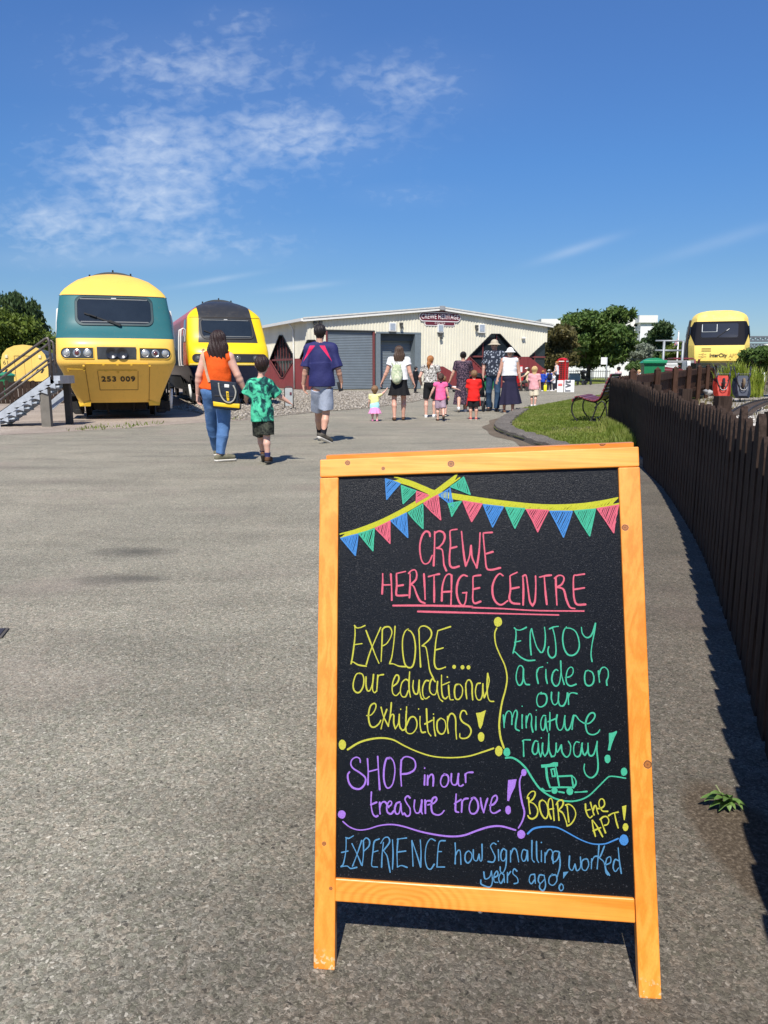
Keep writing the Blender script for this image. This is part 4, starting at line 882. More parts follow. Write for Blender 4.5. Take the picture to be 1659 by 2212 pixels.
HST = [
 (.42, 0.907, .70, .10), (.44, 0.912, .685, .12), (.90, 1.102, .36, .22), (1.18, 1.228, .13, .32), (1.30, 1.282, .015, .38), (1.355, 1.302, 0, .40), (1.45, 1.306, .0, .40), (1.72, 1.297, .035, .42), (1.90, 1.292, .14, .42),
 (2.12, 1.282, .40, .40), (2.25, 1.277, .47, .38), (2.89, 1.204, .93, .32), (2.96, 1.170, .99, .30), (3.06, 1.092, 1.10, .30), (3.18, 0.965, 1.27, .28), (3.30, 0.819, 1.48, .26), (3.40, 0.605, 1.72, .22), (3.47, 0.390, 1.95, .16), (3.515, 0.156, 2.2, .1), (3.525, 0.039, 2.3, .04)]
HZS = [.42, .44, .6, .75, .9, 1.05, 1.18, 1.25, 1.30, 1.33, 1.355, 1.40, 1.45, 1.6, 1.72, 1.8, 1.9, 2.0, 2.12, 2.25, 2.45, 2.7, 2.87, 2.89, 2.92, 2.96, 3.0, 3.06, 3.13, 3.18, 3.24, 3.30, 3.35, 3.40, 3.44, 3.47, 3.495, 3.515, 3.525]
def paint_wear(t, c, col, s=.10):
 col = mixrgb(t, 1.0, col, ramp(t, noise(t, c, 1.6, 5, .6), [(.3, 1 - s), (.7, 1 + s * .5)]), 'MULTIPLY')
 m2 = coord(t, 'Object', (9, 9, .9)); return mixrgb(t, M_(t, 'MULTIPLY', M_(t, 'SUBTRACT', noise(t, m2, 1.6, 5, .7), .55), .9, clamp=True), col, (.20, .13, .06))
def hst_blue_mat():
 m, t, b = new_mat('heritage_livery'); c = coord(t); s = N(t, 'ShaderNodeSeparateXYZ'); L(t, c, s.inputs[0])
 z = s.outputs[2]; y = s.outputs[1]
 yel = (.86, .525, .10)
 col = mixrgb(t, M_(t, 'MULTIPLY', M_(t, 'GREATER_THAN', z, 1.885), M_(t, 'LESS_THAN', z, 2.89)), yel, (.030, .125, .135))
 sidey = M_(t, 'GREATER_THAN', y, 2.9)
 side = mixrgb(t, M_(t, 'GREATER_THAN', z, 1.75), (.035, .10, .16), (.42, .42, .40)); side = mixrgb(t, M_(t, 'GREATER_THAN', z, 2.6), side, (.035, .10, .16))
 col = mixrgb(t, sidey, col, side)
 col = paint_wear(t, c, col, .07)
 L(t, col, b.inputs['Base Color']); b.inputs['Roughness'].default_value = .38; b.inputs['Specular IOR Level'].default_value = .25; b.inputs['Coat Weight'].default_value = .08; b.inputs['Coat Roughness'].default_value = .2
 bump(t, b, noise(t, c, 3.5, 3, .5), .05, .02); return m
def hst_red_mat():
 m, t, b = new_mat('midland_livery'); c = coord(t); s = N(t, 'ShaderNodeSeparateXYZ'); L(t, c, s.inputs[0]); x, y, z = s.outputs
 ax = M_(t, 'ABSOLUTE', x); yel = (.82, .56, .008); navy = (.012, .028, .10)
 lim = M_(t, 'ADD', .36, M_(t, 'ADD', M_(t, 'MULTIPLY', M_(t, 'MULTIPLY', M_(t, 'SUBTRACT', z, 1.33), 1.6, clamp=True), .72), M_(t, 'MULTIPLY', M_(t, 'MAXIMUM', M_(t, 'SUBTRACT', z, 2.5), 0.0), .55)))
 side = ramp(t, M_(t, 'MULTIPLY', z, .25), [(.36, (.015, .028, .075)), (.56, (.035, .055, .11)), (.65, (.20, .09, .09)), (.74, (.42, .07, .04))])
 red = mixrgb(t, M_(t, 'LESS_THAN', y, 2.05), side, (.66, .11, .012))
 redz = M_(t, 'MULTIPLY', M_(t, 'GREATER_THAN', z, 2.35), M_(t, 'LESS_THAN', y, 3.4)); red = mixrgb(t, redz, red, (.50, .06, .035))
 col = mixrgb(t, M_(t, 'LESS_THAN', y, lim), red, yel)
 dk = M_(t, 'MULTIPLY', M_(t, 'GREATER_THAN', z, 2.06), M_(t, 'LESS_THAN', ax, M_(t, 'ADD', .86, M_(t, 'MULTIPLY', M_(t, 'LESS_THAN', z, 2.9), M_(t, 'MULTIPLY', M_(t, 'SUBTRACT', 2.9, z), .12)))))
 dk = M_(t, 'MULTIPLY', dk, M_(t, 'LESS_THAN', y, 3.2)); dk = M_(t, 'MAXIMUM', dk, M_(t, 'GREATER_THAN', z, 3.30))
 col = mixrgb(t, dk, col, mixrgb(t, M_(t, 'MULTIPLY', M_(t, 'SUBTRACT', noise(t, c, 3, 5, .7), .5), 2.0, clamp=True), (.030, .030, .030), (.075, .07, .062)))
 col = mixrgb(t, M_(t, 'LESS_THAN', z, 1.33), col, navy)
 col = paint_wear(t, c, col, .06)
 L(t, col, b.inputs['Base Color']); b.inputs['Roughness'].default_value = .36; b.inputs['Specular IOR Level'].default_value = .4; b.inputs['Coat Weight'].default_value = .15
 return m
def running_gear(root, L_=15, dz=0.0, m=M_BLACKM):
 for by in (3.3, 3.3 + 9.6):
  if by > L_: continue
  mb = MB()
  for sx in (-1, 1):
   mb.bbox((sx * 1.02 - .06, by - 1.6, .42), (sx * 1.02 + .06, by + 1.6, .62)); mb.bbox((sx * 1.0 - .10, by - .35, .3), (sx * 1.0 + .10, by + .35, .72))
   for q in (-1.3, 1.3): mb.bbox((sx * 1.02 - .11, by + q - .17, .28), (sx * 1.02 + .11, by + q + .17, .58)); mb.tube([(sx * 1.02, by + q - .3, .62), (sx * 1.02, by + q - .3, .86)], .09, 10)
  mb.bbox((-1.0, by - .2, .45), (1.0, by + .2, .75)); bg_ = mb.build('bogie', m, root)
  for q in (-1.3, 1.3):
   for sx in (-1, 1):
    w = MB(); w.lathe([(.0, -.065), (.40, -.065), (.46, -.06), (.49, -.05), (.49, -.03), (.455, -.02), (.455, .065), (0, .065)], c=(sx * .76, by + q, .515), n=26, axis='x', rot=Matrix.Scale(-sx, 3, (1, 0, 0)) if sx > 0 else None); w.build('wheel', M_STEEL, bg_, auto=30)
   w = MB(); w.tube([(-.72, by + q, .46), (.72, by + q, .46)], .09, 10); w.build('axle', M_STEEL, bg_)
 mb = MB()
 mb.bbox((-1.15, 5.0, .5), (1.15, 10.2, 1.0)); mb.bbox((-.95, 1.3, .5), (.95, 5.4, .95)); mb.bbox((-.6, 1.25, .22), (.6, 1.6, .75)); mb.tube([(-.30, 1.3, .62), (-.30, 1.1, .40), (-.28, 1.15, .15)], .03, 8); mb.tube([(.30, 1.3, .62), (.32, 1.1, .4), (.30, 1.15, .18)], .03, 8)
 mb.build('underframe', m, root)
def hst(name, loc, rz, label, m, variant):
 root = empty(name, loc, rz, label, 'train'); ns = Nose(HST, 16.0)
 ns.body('body', m, root, HZS)
 mb = MB(); n = 22; P = []
 for k in range(n + 1):
  a = -1 + 2 * k / n; P.append((a * 1.0, 3.10 + .47 * (1 - abs(a) ** 2.2)))
 V = [(x, 2.25 + 1.0 * abs(x) ** 0 * 0 + .0, z) for x, z in P] + [(x, 16.02, z) for x, z in P] + [(x, 2.25, z - .06) for x, z in P] + [(x, 16.02, z - .06) for x, z in P]; q = n + 1
 F_ = []
 for k in range(n): F_ += [(k, k + 1, q + k + 1, q + k), (2 * q + k, 3 * q + k, 3 * q + k + 1, 2 * q + k + 1), (k, 2 * q + k, 2 * q + k + 1, k + 1), (q + k, q + k + 1, 3 * q + k + 1, 3 * q + k)]
 F_ += [(0, q, 3 * q, 2 * q), (n, 2 * q + n, 3 * q + n, q + n)]
 mb.add(V, F_); roof = mb.build('roof', mat('roof_grey', (.055, .058, .06), .7, 0, .25, 3), root, auto=40)
 for yy_, xx in ((2.3, -.55), (2.3, 0), (3.4, .6), (2.3, .42)):
  b2 = MB(); b2.bbox((xx - .02, yy_, 3.10 + .47 * (1 - abs(xx) ** 2.2) - .01), (xx + .02, yy_ + .05, 3.10 + .47 * (1 - abs(xx) ** 2.2) + .055)); b2.build('lifting_lug', M_BLACKM, roof)
 b2 = MB(); pts = [Vector((x, ns.y(x, 2.89) - .006, 2.89)) for x in np.linspace(-1.21, 1.21, 30)]
 for a, c_ in zip(pts[:-1], pts[1:]): b2.bar(a, c_, .012, .014)
 b2.build('roof_joint', mat('joint_dark', (.05, .04, .03), .7), root)
 ns.panel('windscreen', rrect(-.82, 2.225, .82, 2.845, .13), M_GLASS, root, .010, 9); ws = root.children[-1]
 so = rrect(-.865, 2.18, .865, 2.878, .165, 8)
 def ring(outer, inner, off, m_, nm, parent, steps=1):
  V = []; k = len(outer)
  inner2 = []
  for (x, z) in outer:
   cx, cz = 0, 2.53; inner2.append((x * inner[0], cz + (z - cz) * inner[1]))
  for (x, z) in outer: V.append((x, ns.y(x, z) - .002, z))
  for (x, z) in outer: V.append((x * .99, ns.y(x * .99, z) - off, 2.53 + (z - 2.53) * .985))
  for (x, z) in inner2: V.append((x, ns.y(x, z) - off, z))
  for (x, z) in inner2: V.append((x, ns.y(x, z) - .004, z))
  F_ = []
  for r in range(3):
   for i in range(k): j = (i + 1) % k; F_.append((r * k + i, r * k + j, (r + 1) * k + j, (r + 1) * k + i))
  mb = MB(); mb.add(V, F_); return mb.build(nm, m_, parent, auto=40)
 ring(so, (.935, .87), .022, M_RUBBER if variant else mat('screen_surround', (.02, .045, .05), .6), 'window_frame', ws)
 for zz_, xx in ((2.80, .74), (2.265, .74)):
  b2 = MB(); pts = [(x, ns.y(x, zz_) - .018, zz_) for x in np.linspace(-xx, xx, 12)]
  for a, b_ in zip(pts[:-1], pts[1:]): b2.bar(a, b_, .014, .022)
  b2.build('trim_strip', mat('trim_grey', (.22, .23, .23), .5), ws)
 b2 = MB(); b2.bbox((-.06, ns.y(0, 2.82) - .035, 2.79), (.05, ns.y(0, 2.82) - .012, 2.83)); b2.build('washer_jet', M_WHITEP, ws)
 if not variant:
  b2 = MB(); pt = lambda x, z, o: Vector((x, ns.y(x, z) - o, z))
  b2.bar(pt(.10, 2.19, .05), pt(-.66, 2.46, .045), .022, .03); b2.bar(pt(.12, 2.19, .06), pt(-.12, 2.285, .06), .045, .05); b2.bar(pt(-.40, 2.375, .07), pt(-.55, 2.43, .07), .03, .02)
  b2.build('wiper', M_RUBBER, ws)
 if not variant:
  for sx in (-1, 1):
   o_ = rrect(.50, 1.435, 1.185, 1.665, .01, 6, tr_=.112, br=.112)
   if sx < 0: o_ = [(-x, z) for x, z in o_][::-1]
   rec = ns.panel('lamp_panel', o_, mat('lamp_back', (.03, .035, .035), .4), root, .006, 5)
   oo = rrect(.485, 1.42, 1.20, 1.68, .01, 6, tr_=.125, br=.125)
   if sx < 0: oo = [(-x, z) for x, z in oo][::-1]
   b2 = MB(); V = []; k = len(oo)
   for f_, of in ((1.0, .002), (1.0, .016), (.965, .016), (.965, .004)):
    for (x, z) in oo: X = sx * .84 + (x - sx * .84) * f_; Z = 1.55 + (z - 1.55) * (f_ if f_ == 1 else .90); V.append((X, ns.y(X, Z) - of, Z))
   b2.add(V, [(r * k + i, r * k + (i + 1) % k, (r + 1) * k + (i + 1) % k, (r + 1) * k + i) for r in range(3) for i in range(k)]); b2.build('lamp_bezel', mat('lamp_bezel_yellow', (.80, .50, .05), .35), rec, auto=40)
   for j, xx in enumerate((.62, .84, 1.06)):
    X = sx * xx; Y = ns.y(X, 1.55); nrm = Vector((ns.y(X + .05, 1.55) - ns.y(X - .05, 1.55), -.1, 0)).normalized(); rot = nrm.to_track_quat('Z', 'Y').to_matrix()
    lp = MB(); red = (j == 1); r0 = .088
    lp.lathe([(0, 0), (r0, 0), (r0, .02), (r0 * .86, .026), (r0 * .74, .018), (0, .018)], c=Vector((X, Y, 1.55)) + nrm * .002, n=24, rot=rot); hl = lp.build('headlight', M_CHROME, rec, auto=30)
    lp = MB(); rr_ = r0 * (.6 if red else .78); lp.lathe([(rr_, 0), (rr_ * .85, .012), (rr_ * .5, .02), (0.001, .023)], c=Vector((X, Y, 1.55)) + nrm * .0195, n=20, rot=rot); lp.build('lens', M_LENSR if red else M_LENS, hl, smooth=True)
  gr = ns.panel('horn_grille', rrect(-.42, 1.415, .42, 1.69, .01), M_BLACKP, root, .006, 4)
  for sx in (-1, 1):
   b2 = MB(); b2.bbox((sx * .31 - .105, ns.y(0, 1.55) - .010, 1.43), (sx * .31 + .105, ns.y(0, 1.55) - .002, 1.675))
   for x in np.linspace(.21, .41, 9): b2.bbox((sx * x - .006, ns.y(x, 1.55) - .022, 1.425), (sx * x + .006, ns.y(x, 1.55) - .004, 1.68))
   b2.build('slats', mat('grille_slat', (.05, .055, .06), .5), gr)
  for xx in (-.11, .11):
   b2 = MB(); b2.lathe([(.0, .0), (.05, 0), (.115, .05), (.125, .055), (.105, .05), (.05, .01), (0, .008)], c=(xx, ns.y(0, 1.55) - .006, 1.55), n=22, axis='y', rot=Matrix.Scale(-1, 3, (0, 1, 0)) @ Matrix.Identity(3)); b2.build('horn', mat('horn_metal', (.07, .07, .075), .3, .7), gr, auto=30)
  b2 = MB(); hm = mat('skirt_yellow', (.78, .47, .04), .4)
  def seam(x0, z0, x1, z1, w, mbx, o=.010):
   k = 10; pts = [Vector((x0 + (x1 - x0) * i / k, 0, z0 + (z1 - z0) * i / k)) for i in range(k + 1)]
   for a in pts: a.y = ns.y(a.x, a.z) - o
   for a, c_ in zip(pts[:-1], pts[1:]): mbx.bar(a, c_, w, .012)
  for a in ((-.66, .44, -.70, 1.30), (.66, .44, .70, 1.30), (-.42, .72, -.44, 1.15), (.42, .72, .44, 1.15), (-.42, .72, .42, .72), (-.98, 1.20, -.72, 1.20)):
   b2 = MB(); seam(*a, .010, b2, .003); b2.build('panel_seam', mat('seam_dark', (.20, .11, .02), .6), root)
  b2 = MB()
  for a in ((-.68, 1.315, .66, 1.315), (-.44, 1.165, .42, 1.165), (-1.08, 1.20, -.73, 1.20)): seam(*a, .022, b2, .012)
  for xx, zz_ in ((-.72, 1.27), (-.3, 1.295), (.0, 1.295), (.3, 1.295), (.70, 1.27), (0.0, 1.12), (-1.05, 1.165), (-.72, 1.17), (-.25, 1.15), (.25, 1.15)): b2.bevbox((xx, ns.y(xx, zz_) - .012, zz_), (.05, .03, .035), .006)
  b2.build('hinge', hm, root)
  me = text_mesh('253 009', .205, .004, 1.12, .004); xform(me, frame_mtx((0, ns.y(0, .965) - .012, .965), (1, 0, 0), Vector((0, ns.y(0, 1.1) - ns.y(0, .9), .2)).normalized(), Vector((0, -.2, ns.y(0, 1.1) - ns.y(0, .9))).normalized()))
  link('number', me, M_BLACKP, root)
  for sx in (-1, 1):
   V = [(sx * .64, ns.y(.64, .5) - .01, .46), (sx * .93, ns.y(.93, .46) - .0, .46), (sx * .90, ns.y(.9, .44), .34), (sx * .66, ns.y(.64, .44) - .01, .34)]
   b2 = MB(); b2.prism(V, (0, .03, 0)); b2.build('skirt_flap', hm, root)
 else:
  o_ = rrect(-1.20, 1.43, 1.20, 1.70, .13, 6); lp_ = ns.panel('lamp_panel', o_, mat('lamp_strip_black', (.018, .018, .02), .45), root, .010, 9)
  for X in (-1.02, -.80, -.22, .22, .80, 1.02):
   Y = ns.y(X, 1.565); nrm = Vector((ns.y(X + .05, 1.55) - ns.y(X - .05, 1.55), -.1, 0)).normalized(); rot = nrm.to_track_quat('Z', 'Y').to_matrix(); b2 = MB()
   b2.lathe([(0, 0), (.092, 0), (.092, .018), (.075, .018), (.07, .008), (0, .012)], c=Vector((X, Y, 1.565)) + nrm * .010, n=22, rot=rot); hl = b2.build('headlight', mat('lamp_ring_grey', (.10, .10, .10), .4), lp_, auto=30)
   b2 = MB(); b2.lathe([(.066, 0), (.04, .01), (.001, .013)], c=Vector((X, Y, 1.565)) + nrm * .0215, n=18, rot=rot); b2.build('lens', mat('lens_dark', (.16, .16, .16), .1, spec=.8), hl, smooth=True)
  b2 = MB()
  pts = [(x, ns.y(x, 1.375) - .010, 1.375) for x in np.linspace(-1.28, 1.28, 24)]
  for a, c_ in zip(pts[:-1], pts[1:]): b2.bar(a, c_, .02, .045)
  b2.build('yellow_line', mat('line_yellow', (.78, .60, .15), .4), root)
  b2 = MB(); pt = lambda x, z, o: Vector((x, ns.y(x, z) - o, z)); b2.bar(pt(-.1, 2.2, .05), pt(-.75, 2.45, .045), .022, .03); b2.build('wiper', M_RUBBER, ws)
 for sx in (-1, 1):
  b2 = MB(); zs_ = [2.12, 2.3, 2.6, 2.85]; F_ = []; V = []
  y0s = [1.12, 1.12, 1.32, 1.42] if variant else [1.05, 1.1, 1.35, 1.45]; y1s = [1.95, 2.0, 2.05, 2.05]
  for z, ya, yb in zip(zs_, y0s, y1s): V += [(sx * (ns.w(z) + .012), ya, z), (sx * (ns.w(z) + .012), yb, z), (sx * (ns.w(z) - .03), ya, z), (sx * (ns.w(z) - .03), yb, z)]
  for i in range(3): a = i * 4; F_ += [(a, a + 1, a + 5, a + 4), (a, a + 4, a + 6, a + 2), (a + 1, a + 3, a + 7, a + 5)]
  F_ += [(0, 2, 3, 1), (12, 13, 15, 14)]
  b2.add(V, F_); b2.build('side_window', M_GLASS, root)
  for yy_ in ((2.12, 2.85) if variant else (1.9, 2.75)):
   b2 = MB(); pts = []
   for z in ((1.35, 1.6, 2.0, 2.3, 2.55) if variant else (1.75, 2.0, 2.3, 2.62)): pts.append((sx * (ns.w(z) + .075), yy_, z))
   pts = [(sx * (ns.w(pts[0][2]) + .0), yy_, pts[0][2] - .03)] + pts + [(sx * ns.w(pts[-1][2]), yy_, pts[-1][2] + .03)]
   b2.tube(pts, .026 if variant else .03, 8); b2.build('handrail', M_WHITEP, root, smooth=True)
  b2 = MB(); b2.bbox((sx * 1.16 - .12, 1.55, .55), (sx * 1.16 + .12, 2.4, .60)); b2.bbox((sx * 1.16 - .02, 1.6, .25), (sx * 1.16 + .10, 2.3, .29)); b2.bbox((sx * 1.14 - .02, 1.55, .25), (sx * 1.14 + .02, 1.6, 1.2)); b2.bbox((sx * 1.0 - .16, 1.15, .18), (sx * 1.0 + .16, 1.6, .42)); b2.lathe([(.09, .0), (.12, .02), (.12, .1), (.08, .12), (.08, .3)], c=(sx * .95, 1.2, .14), n=14); b2.build('step', M_BLACKM, root)
  b2 = MB(); b2.tube([(sx * 1.17, 1.25, .24), (sx * 1.19, 1.25, .46), (sx * 1.22, 1.28, .72)], [.05, .048, .035], 10); b2.build('steam_pipe', M_WHITEP, root, smooth=True)
 running_gear(root)
 return root
HAX = R(18.2)
p1_ = at(254.5, 800, 17.75)
hst('power_car', (p1_.x, p1_.y, -.02), HAX, 'yellow and teal locomotive numbered 253 009 with a single wiper, beside the metal staircase', hst_blue_mat(), 0)
p2_ = at(500, 800, 25.2)
hst('power_car', (p2_.x, p2_.y, -.03), HAX + R(1.5), 'yellow fronted locomotive with black roof and red and blue sides behind the woman in orange', hst_red_mat(), 1)
# ---- tilting train on the right
APT = [(.30, 1.0, .55, .05), (.50, 1.06, .42, .08), (.86, 1.12, .30, .10), (.90, 1.20, .28, .12), (.98, 1.27, .10, .18), (1.10, 1.30, .0, .24), (1.35, 1.345, .0, .30), (1.80, 1.375, .06, .34), (1.82, 1.375, .07, .34), (2.3, 1.355, .32, .40), (2.85, 1.31, .62, .42), (2.90, 1.30, .66, .42), (3.08, 1.27, .78, .40), (3.20, 1.20, .92, .36), (3.30, 1.08, 1.06, .32), (3.38, .90, 1.22, .28), (3.43, .6, 1.42, .2), (3.45, .2, 1.6, .1)]
AZ = [.30, .5, .7, .86, .9, .94, .98, 1.04, 1.1, 1.22, 1.35, 1.55, 1.8, 1.82, 2.0, 2.3, 2.6, 2.85, 2.9, 3.0, 3.08, 3.14, 3.2, 3.25, 3.3, 3.34, 3.38, 3.41, 3.43, 3.45]
def apt_mat():
 m, t, b = new_mat('tilting_train_livery'); c = coord(t); s = N(t, 'ShaderNodeSeparateXYZ'); L(t, c, s.inputs[0]); x, y, z = s.outputs
 col = mixrgb(t, M_(t, 'LESS_THAN', z, 1.02), (.84, .62, .14), (.40, .40, .34))
 col = mixrgb(t, M_(t, 'GREATER_THAN', y, 2.4), col, (.035, .033, .035)); ax = M_(t, 'ABSOLUTE', x)
 bd = M_(t, 'MULTIPLY', M_(t, 'GREATER_THAN', z, 1.80), M_(t, 'LESS_THAN', z, 2.90)); bd = M_(t, 'MULTIPLY', bd, M_(t, 'LESS_THAN', ax, M_(t, 'ADD', 1.10, M_(t, 'MULTIPLY', M_(t, 'SUBTRACT', z, 1.80), .42)))); bd = M_(t, 'MULTIPLY', bd, M_(t, 'LESS_THAN', M_(t, 'ADD', ax, M_(t, 'MULTIPLY', M_(t, 'SUBTRACT', z, 2.62), .5)), 1.32)); bd = M_(t, 'MULTIPLY', bd, M_(t, 'LESS_THAN', y, 1.75))
 fad = M_(t, 'MULTIPLY', M_(t, 'MULTIPLY', M_(t, 'SUBTRACT', noise(t, c, 2.4, 6, .7), .45), 1.4, clamp=True), M_(t, 'GREATER_THAN', z, 3.0)); col = mixrgb(t, fad, col, (.72, .66, .40))
 col = mixrgb(t, bd, paint_wear(t, c, col, .08), (.012, .012, .016)); L(t, col, b.inputs['Base Color']); b.inputs['Roughness'].default_value = .6; L(t, M_(t, 'SUBTRACT', .3, M_(t, 'MULTIPLY', bd, .27)), b.inputs['Specular IOR Level']); return m
pa = at(1550, 800, 34.6)
root = empty('tilting_train', (pa.x, pa.y, .50), -R(20.2), 'yellow nosed tilting train with a dark wraparound windscreen, lettered InterCity, on the right', 'train')
ns = Nose([(a, b, c, d * 1.55 + .08) for a, b, c, d in APT], 14, 3.2, .80); ns.body('body', apt_mat(), root, AZ)
ns.panel('windscreen', rrect(-.84, 2.16, .80, 2.80, .08), M_GLASS, root, .012, 7, thick=.012); bnd = root.children[-1]
b2 = MB(); pt = lambda x, z, o: Vector((x, ns.y(x, z) - o, z))
for a, c_ in (((-.80, 2.42), (-.80, 2.76)), ((-.80, 2.42), (-.14, 2.42)), ((-.14, 2.42), (-.14, 2.76))): b2.bar(pt(*a, .018), pt(*c_, .018), .025, .02)
b2.build('seat_frame', mat('pale_grey', (.42, .45, .44), .5), bnd)
b2 = MB(); b2.bar(pt(-.12, 2.17, .035), pt(.40, 2.55, .033), .022, .03); b2.build('wiper', M_RUBBER, bnd); b2 = MB(); b2.bar(pt(.28, 2.46, .05), pt(.40, 2.55, .05), .035, .02); b2.build('wiper_arm', M_WHITEP, bnd)
b2 = MB()
seg = [(-.86, 2.14), (-.3, 2.13), (.3, 2.14), (.82, 2.15)]
for a, c_ in zip(seg[:-1], seg[1:]): b2.bar(pt(*a, .012), pt(*c_, .012), .012, .03)
b2.build('scuttle_edge', M_BLACKP, bnd)
b2 = MB()
for z in (1.66, 1.60, 1.54): b2.bar(pt(-.78, z, .008), pt(-.36, z, .008), .012, .018)
b2.build('vent_slot', M_BLACKP, root)
me = text_mesh('InterCity', .235, .003, .92, .004); xform(me, frame_mtx((-.02, ns.y(0, 1.34) - .014, 1.345), (1, 0, 0), (0, 0, 1), (0, -1, 0))); link('lettering', me, M_BLACKP, root)
FADE = mat('faded_mark', (.62, .44, .12), .6)
me = text_mesh('APT', .225, .003, .95, 0); xform(me, frame_mtx((.64, ns.y(.64, 1.34) - .030, 1.345), (1, .05, 0), (0, 0, 1), (0, -1, 0))); link('faded_lettering', me, FADE, root)
b2 = MB(); q = lambda x, z: pt(x, z, .010)
for a, c_ in (((-.90, 1.40), (-.55, 1.40)), ((-.90, 1.30), (-.55, 1.30)), ((-.80, 1.40), (-.66, 1.47)), ((-.66, 1.30), (-.80, 1.23)), ((-.80, 1.30), (-.64, 1.40))): b2.bar(q(*a), q(*c_), .012, .022)
b2.build('faded_arrows', FADE, root)
b2 = MB()
for xx in (-.82, .52): b2.bevbox((xx, ns.y(xx, 1.17) - .008, 1.17), (.07, .02, .03), .005)
b2.build('jacking_cover', mat('old_yellow', (.45, .30, .06), .6), root)
rc = ns.panel('lamp_recess', rrect(-.94, .62, -.34, .82, .03), mat('lamp_grey', (.15, .15, .13), .5), root, .008, 4)
for xx, mm in ((-.80, M_LENS), (-.62, M_LENSR), (-.46, M_LENS)):
 lp = MB(); lp.lathe([(.075, 0), (.07, .02), (.04, .03), (.001, .034)], c=(xx, ns.y(xx, .72) - .008, .72), n=18, axis='y'); lp.build('headlight', mm, rc, smooth=True)
for sx in (-1, 1):
 b2 = MB(); V = []
 for z, ya, yb in ((2.05, .88, 1.4), (2.3, .80, 1.9), (2.7, 1.10, 1.95)): V += [(sx * (ns.w(z) + .012), ya, z), (sx * (ns.w(z) + .012), yb, z), (sx * (ns.w(z) - .03), ya, z), (sx * (ns.w(z) - .03), yb, z)]
 F_ = []
 for i in range(2): a = i * 4; F_ += [(a, a + 1, a + 5, a + 4), (a, a + 4, a + 6, a + 2), (a + 1, a + 3, a + 7, a + 5)]
 b2.add(V, F_ + [(0, 2, 3, 1), (8, 9, 11, 10)]); b2.build('side_window', M_GLASS, root)
b2 = MB(); b2.bevbox((-1.47, 2.3, 1.95), (.09, 1.5, 2.2), .03, Matrix.Rotation(R(7), 3, 'Y')); dr = b2.build('open_door', mat('door_dark', (.04, .035, .032), .5), root)
b2 = MB(); b2.bevbox((-1.48, 2.1, 2.5), (.02, .4, .5), .01, Matrix.Rotation(R(7), 3, 'Y')); b2.build('door_window', M_GLASS, dr)
running_gear(root, 14); root.scale = (.92, .95, .965)
# ---- old yellow coach end, far left
root = empty('coach', at(54, 800, 49.5).xy.to_3d() + Vector((0, 0, .0)), HAX + R(1.5), 'old coach with a flat yellow end and black hazard stripes behind the steps', 'coach')
prof = [(-1.33, .46), (1.33, .46), (1.36, 1.2), (1.33, 1.75), (1.22, 2.15), (.95, 2.48), (.5, 2.68), (0, 2.74), (-.5, 2.68), (-.95, 2.48), (-1.22, 2.15), (-1.33, 1.75), (-1.36, 1.2)]
mb = MB(); mb.prism([(x, 0, z) for x, z in prof], (0, .06, 0)); mb.build('end_wall', mat('coach_yellow', (.80, .56, .13), .55, 0, .1, 1.5, dirt=((.75, .42, .03), 1.1, .4)), root)
mb = MB(); mb.prism([(x * .99, .06, z * .99) for x, z in prof[:4] + prof[-2:]], (0, 19, 0)); mb.build('body_side', mat('coach_brown', (.10, .075, .055), .7, 0, .25, 2), root)
mb = MB(); mb.prism([(x * .995, .06, z + .005) for x, z in prof[3:12]], (0, 19, 0)); mb.build('roof', mat('coach_roof', (.10, .10, .105), .6), root)
mb = MB(); mb.bbox((-.02 - .52, -.02, .5), (.42, 0, 2.02)); d = mb.build('gangway_door', mat('coach_yellow_door', (.78, .53, .12), .55, 0, .1, 1.5), root)
mb = MB(); mb.bbox((-.57, -.03, .5), (-.545, .0, 2.06)); mb.bbox((-.57, -.03, 2.03), (.45, 0, 2.06)); mb.bbox((-.01, -.03, .5), (.005, -.018, 2.02)); mb.build('door_edge', mat('seam_brown', (.16, .09, .03), .7), d)
mb = MB()
for k in range(9):
 x = -1.22 + k * .30; mb.prism([(x, -.008, .98), (x + .12, -.008, .98), (x + .26, -.008, 1.22), (x + .14, -.008, 1.22)], (0, .006, 0)) if x + .26 < 1.34 else None
mb.build('hazard_stripe', M_BLACKP, root)
me = text_mesh('61', .36, .003); xform(me, frame_mtx((-1.05, -.006, 1.62), (1, 0, 0), (0, 0, 1), (0, -1, 0))); link('number', me, mat('stencil', (.10, .08, .04), .7), root)
for xx in (-1.0, .92):
 mb = MB(); mb.bevbox((xx, -.03, 2.0), (.16, .06, .2), .02); mb.build('lamp_bracket', mat('cream', (.70, .62, .38), .6), root)
mb = MB(); mb.bbox((-1.1, .3, 0), (1.1, 18, .46)); mb.build('underframe', M_BLACKM, root)
# ================================================================== THE EXHIBITION HALL
BC = Vector((-4.46, 46.0, 0)); PHI = R(24.5)
fx_, fy_ = Vector((math.cos(PHI), math.sin(PHI), 0)), Vector((-math.sin(PHI), math.cos(PHI), 0))
hall = empty('exhibition_hall', BC.to_tuple(), PHI, 'cream clad hall with maroon lower walls, diamond windows and two grey roller shutters', 'building')
A3 = zoomer(1180, 960, 2.44); A2 = zoomer(840, 1000, 2.9625)
def fr(f, x, y):
 p = onplane(*f(x, y), BC, fy_) - BC; return (p.dot(fx_), p.z)
def sd(f, x, y):
 p = onplane(*f(x, y), BC, fx_) - BC; return (p.dot(fy_), p.z)
BW_ = fr(A3, 1467, 300)[0]; RX = fr(A3, 615, 105)[0]
ze0 = fr(A2, 508, 118)[1]; zr_ = fr(A3, 615, 112)[1]; ze1 = fr(A3, 1466, 243)[1]
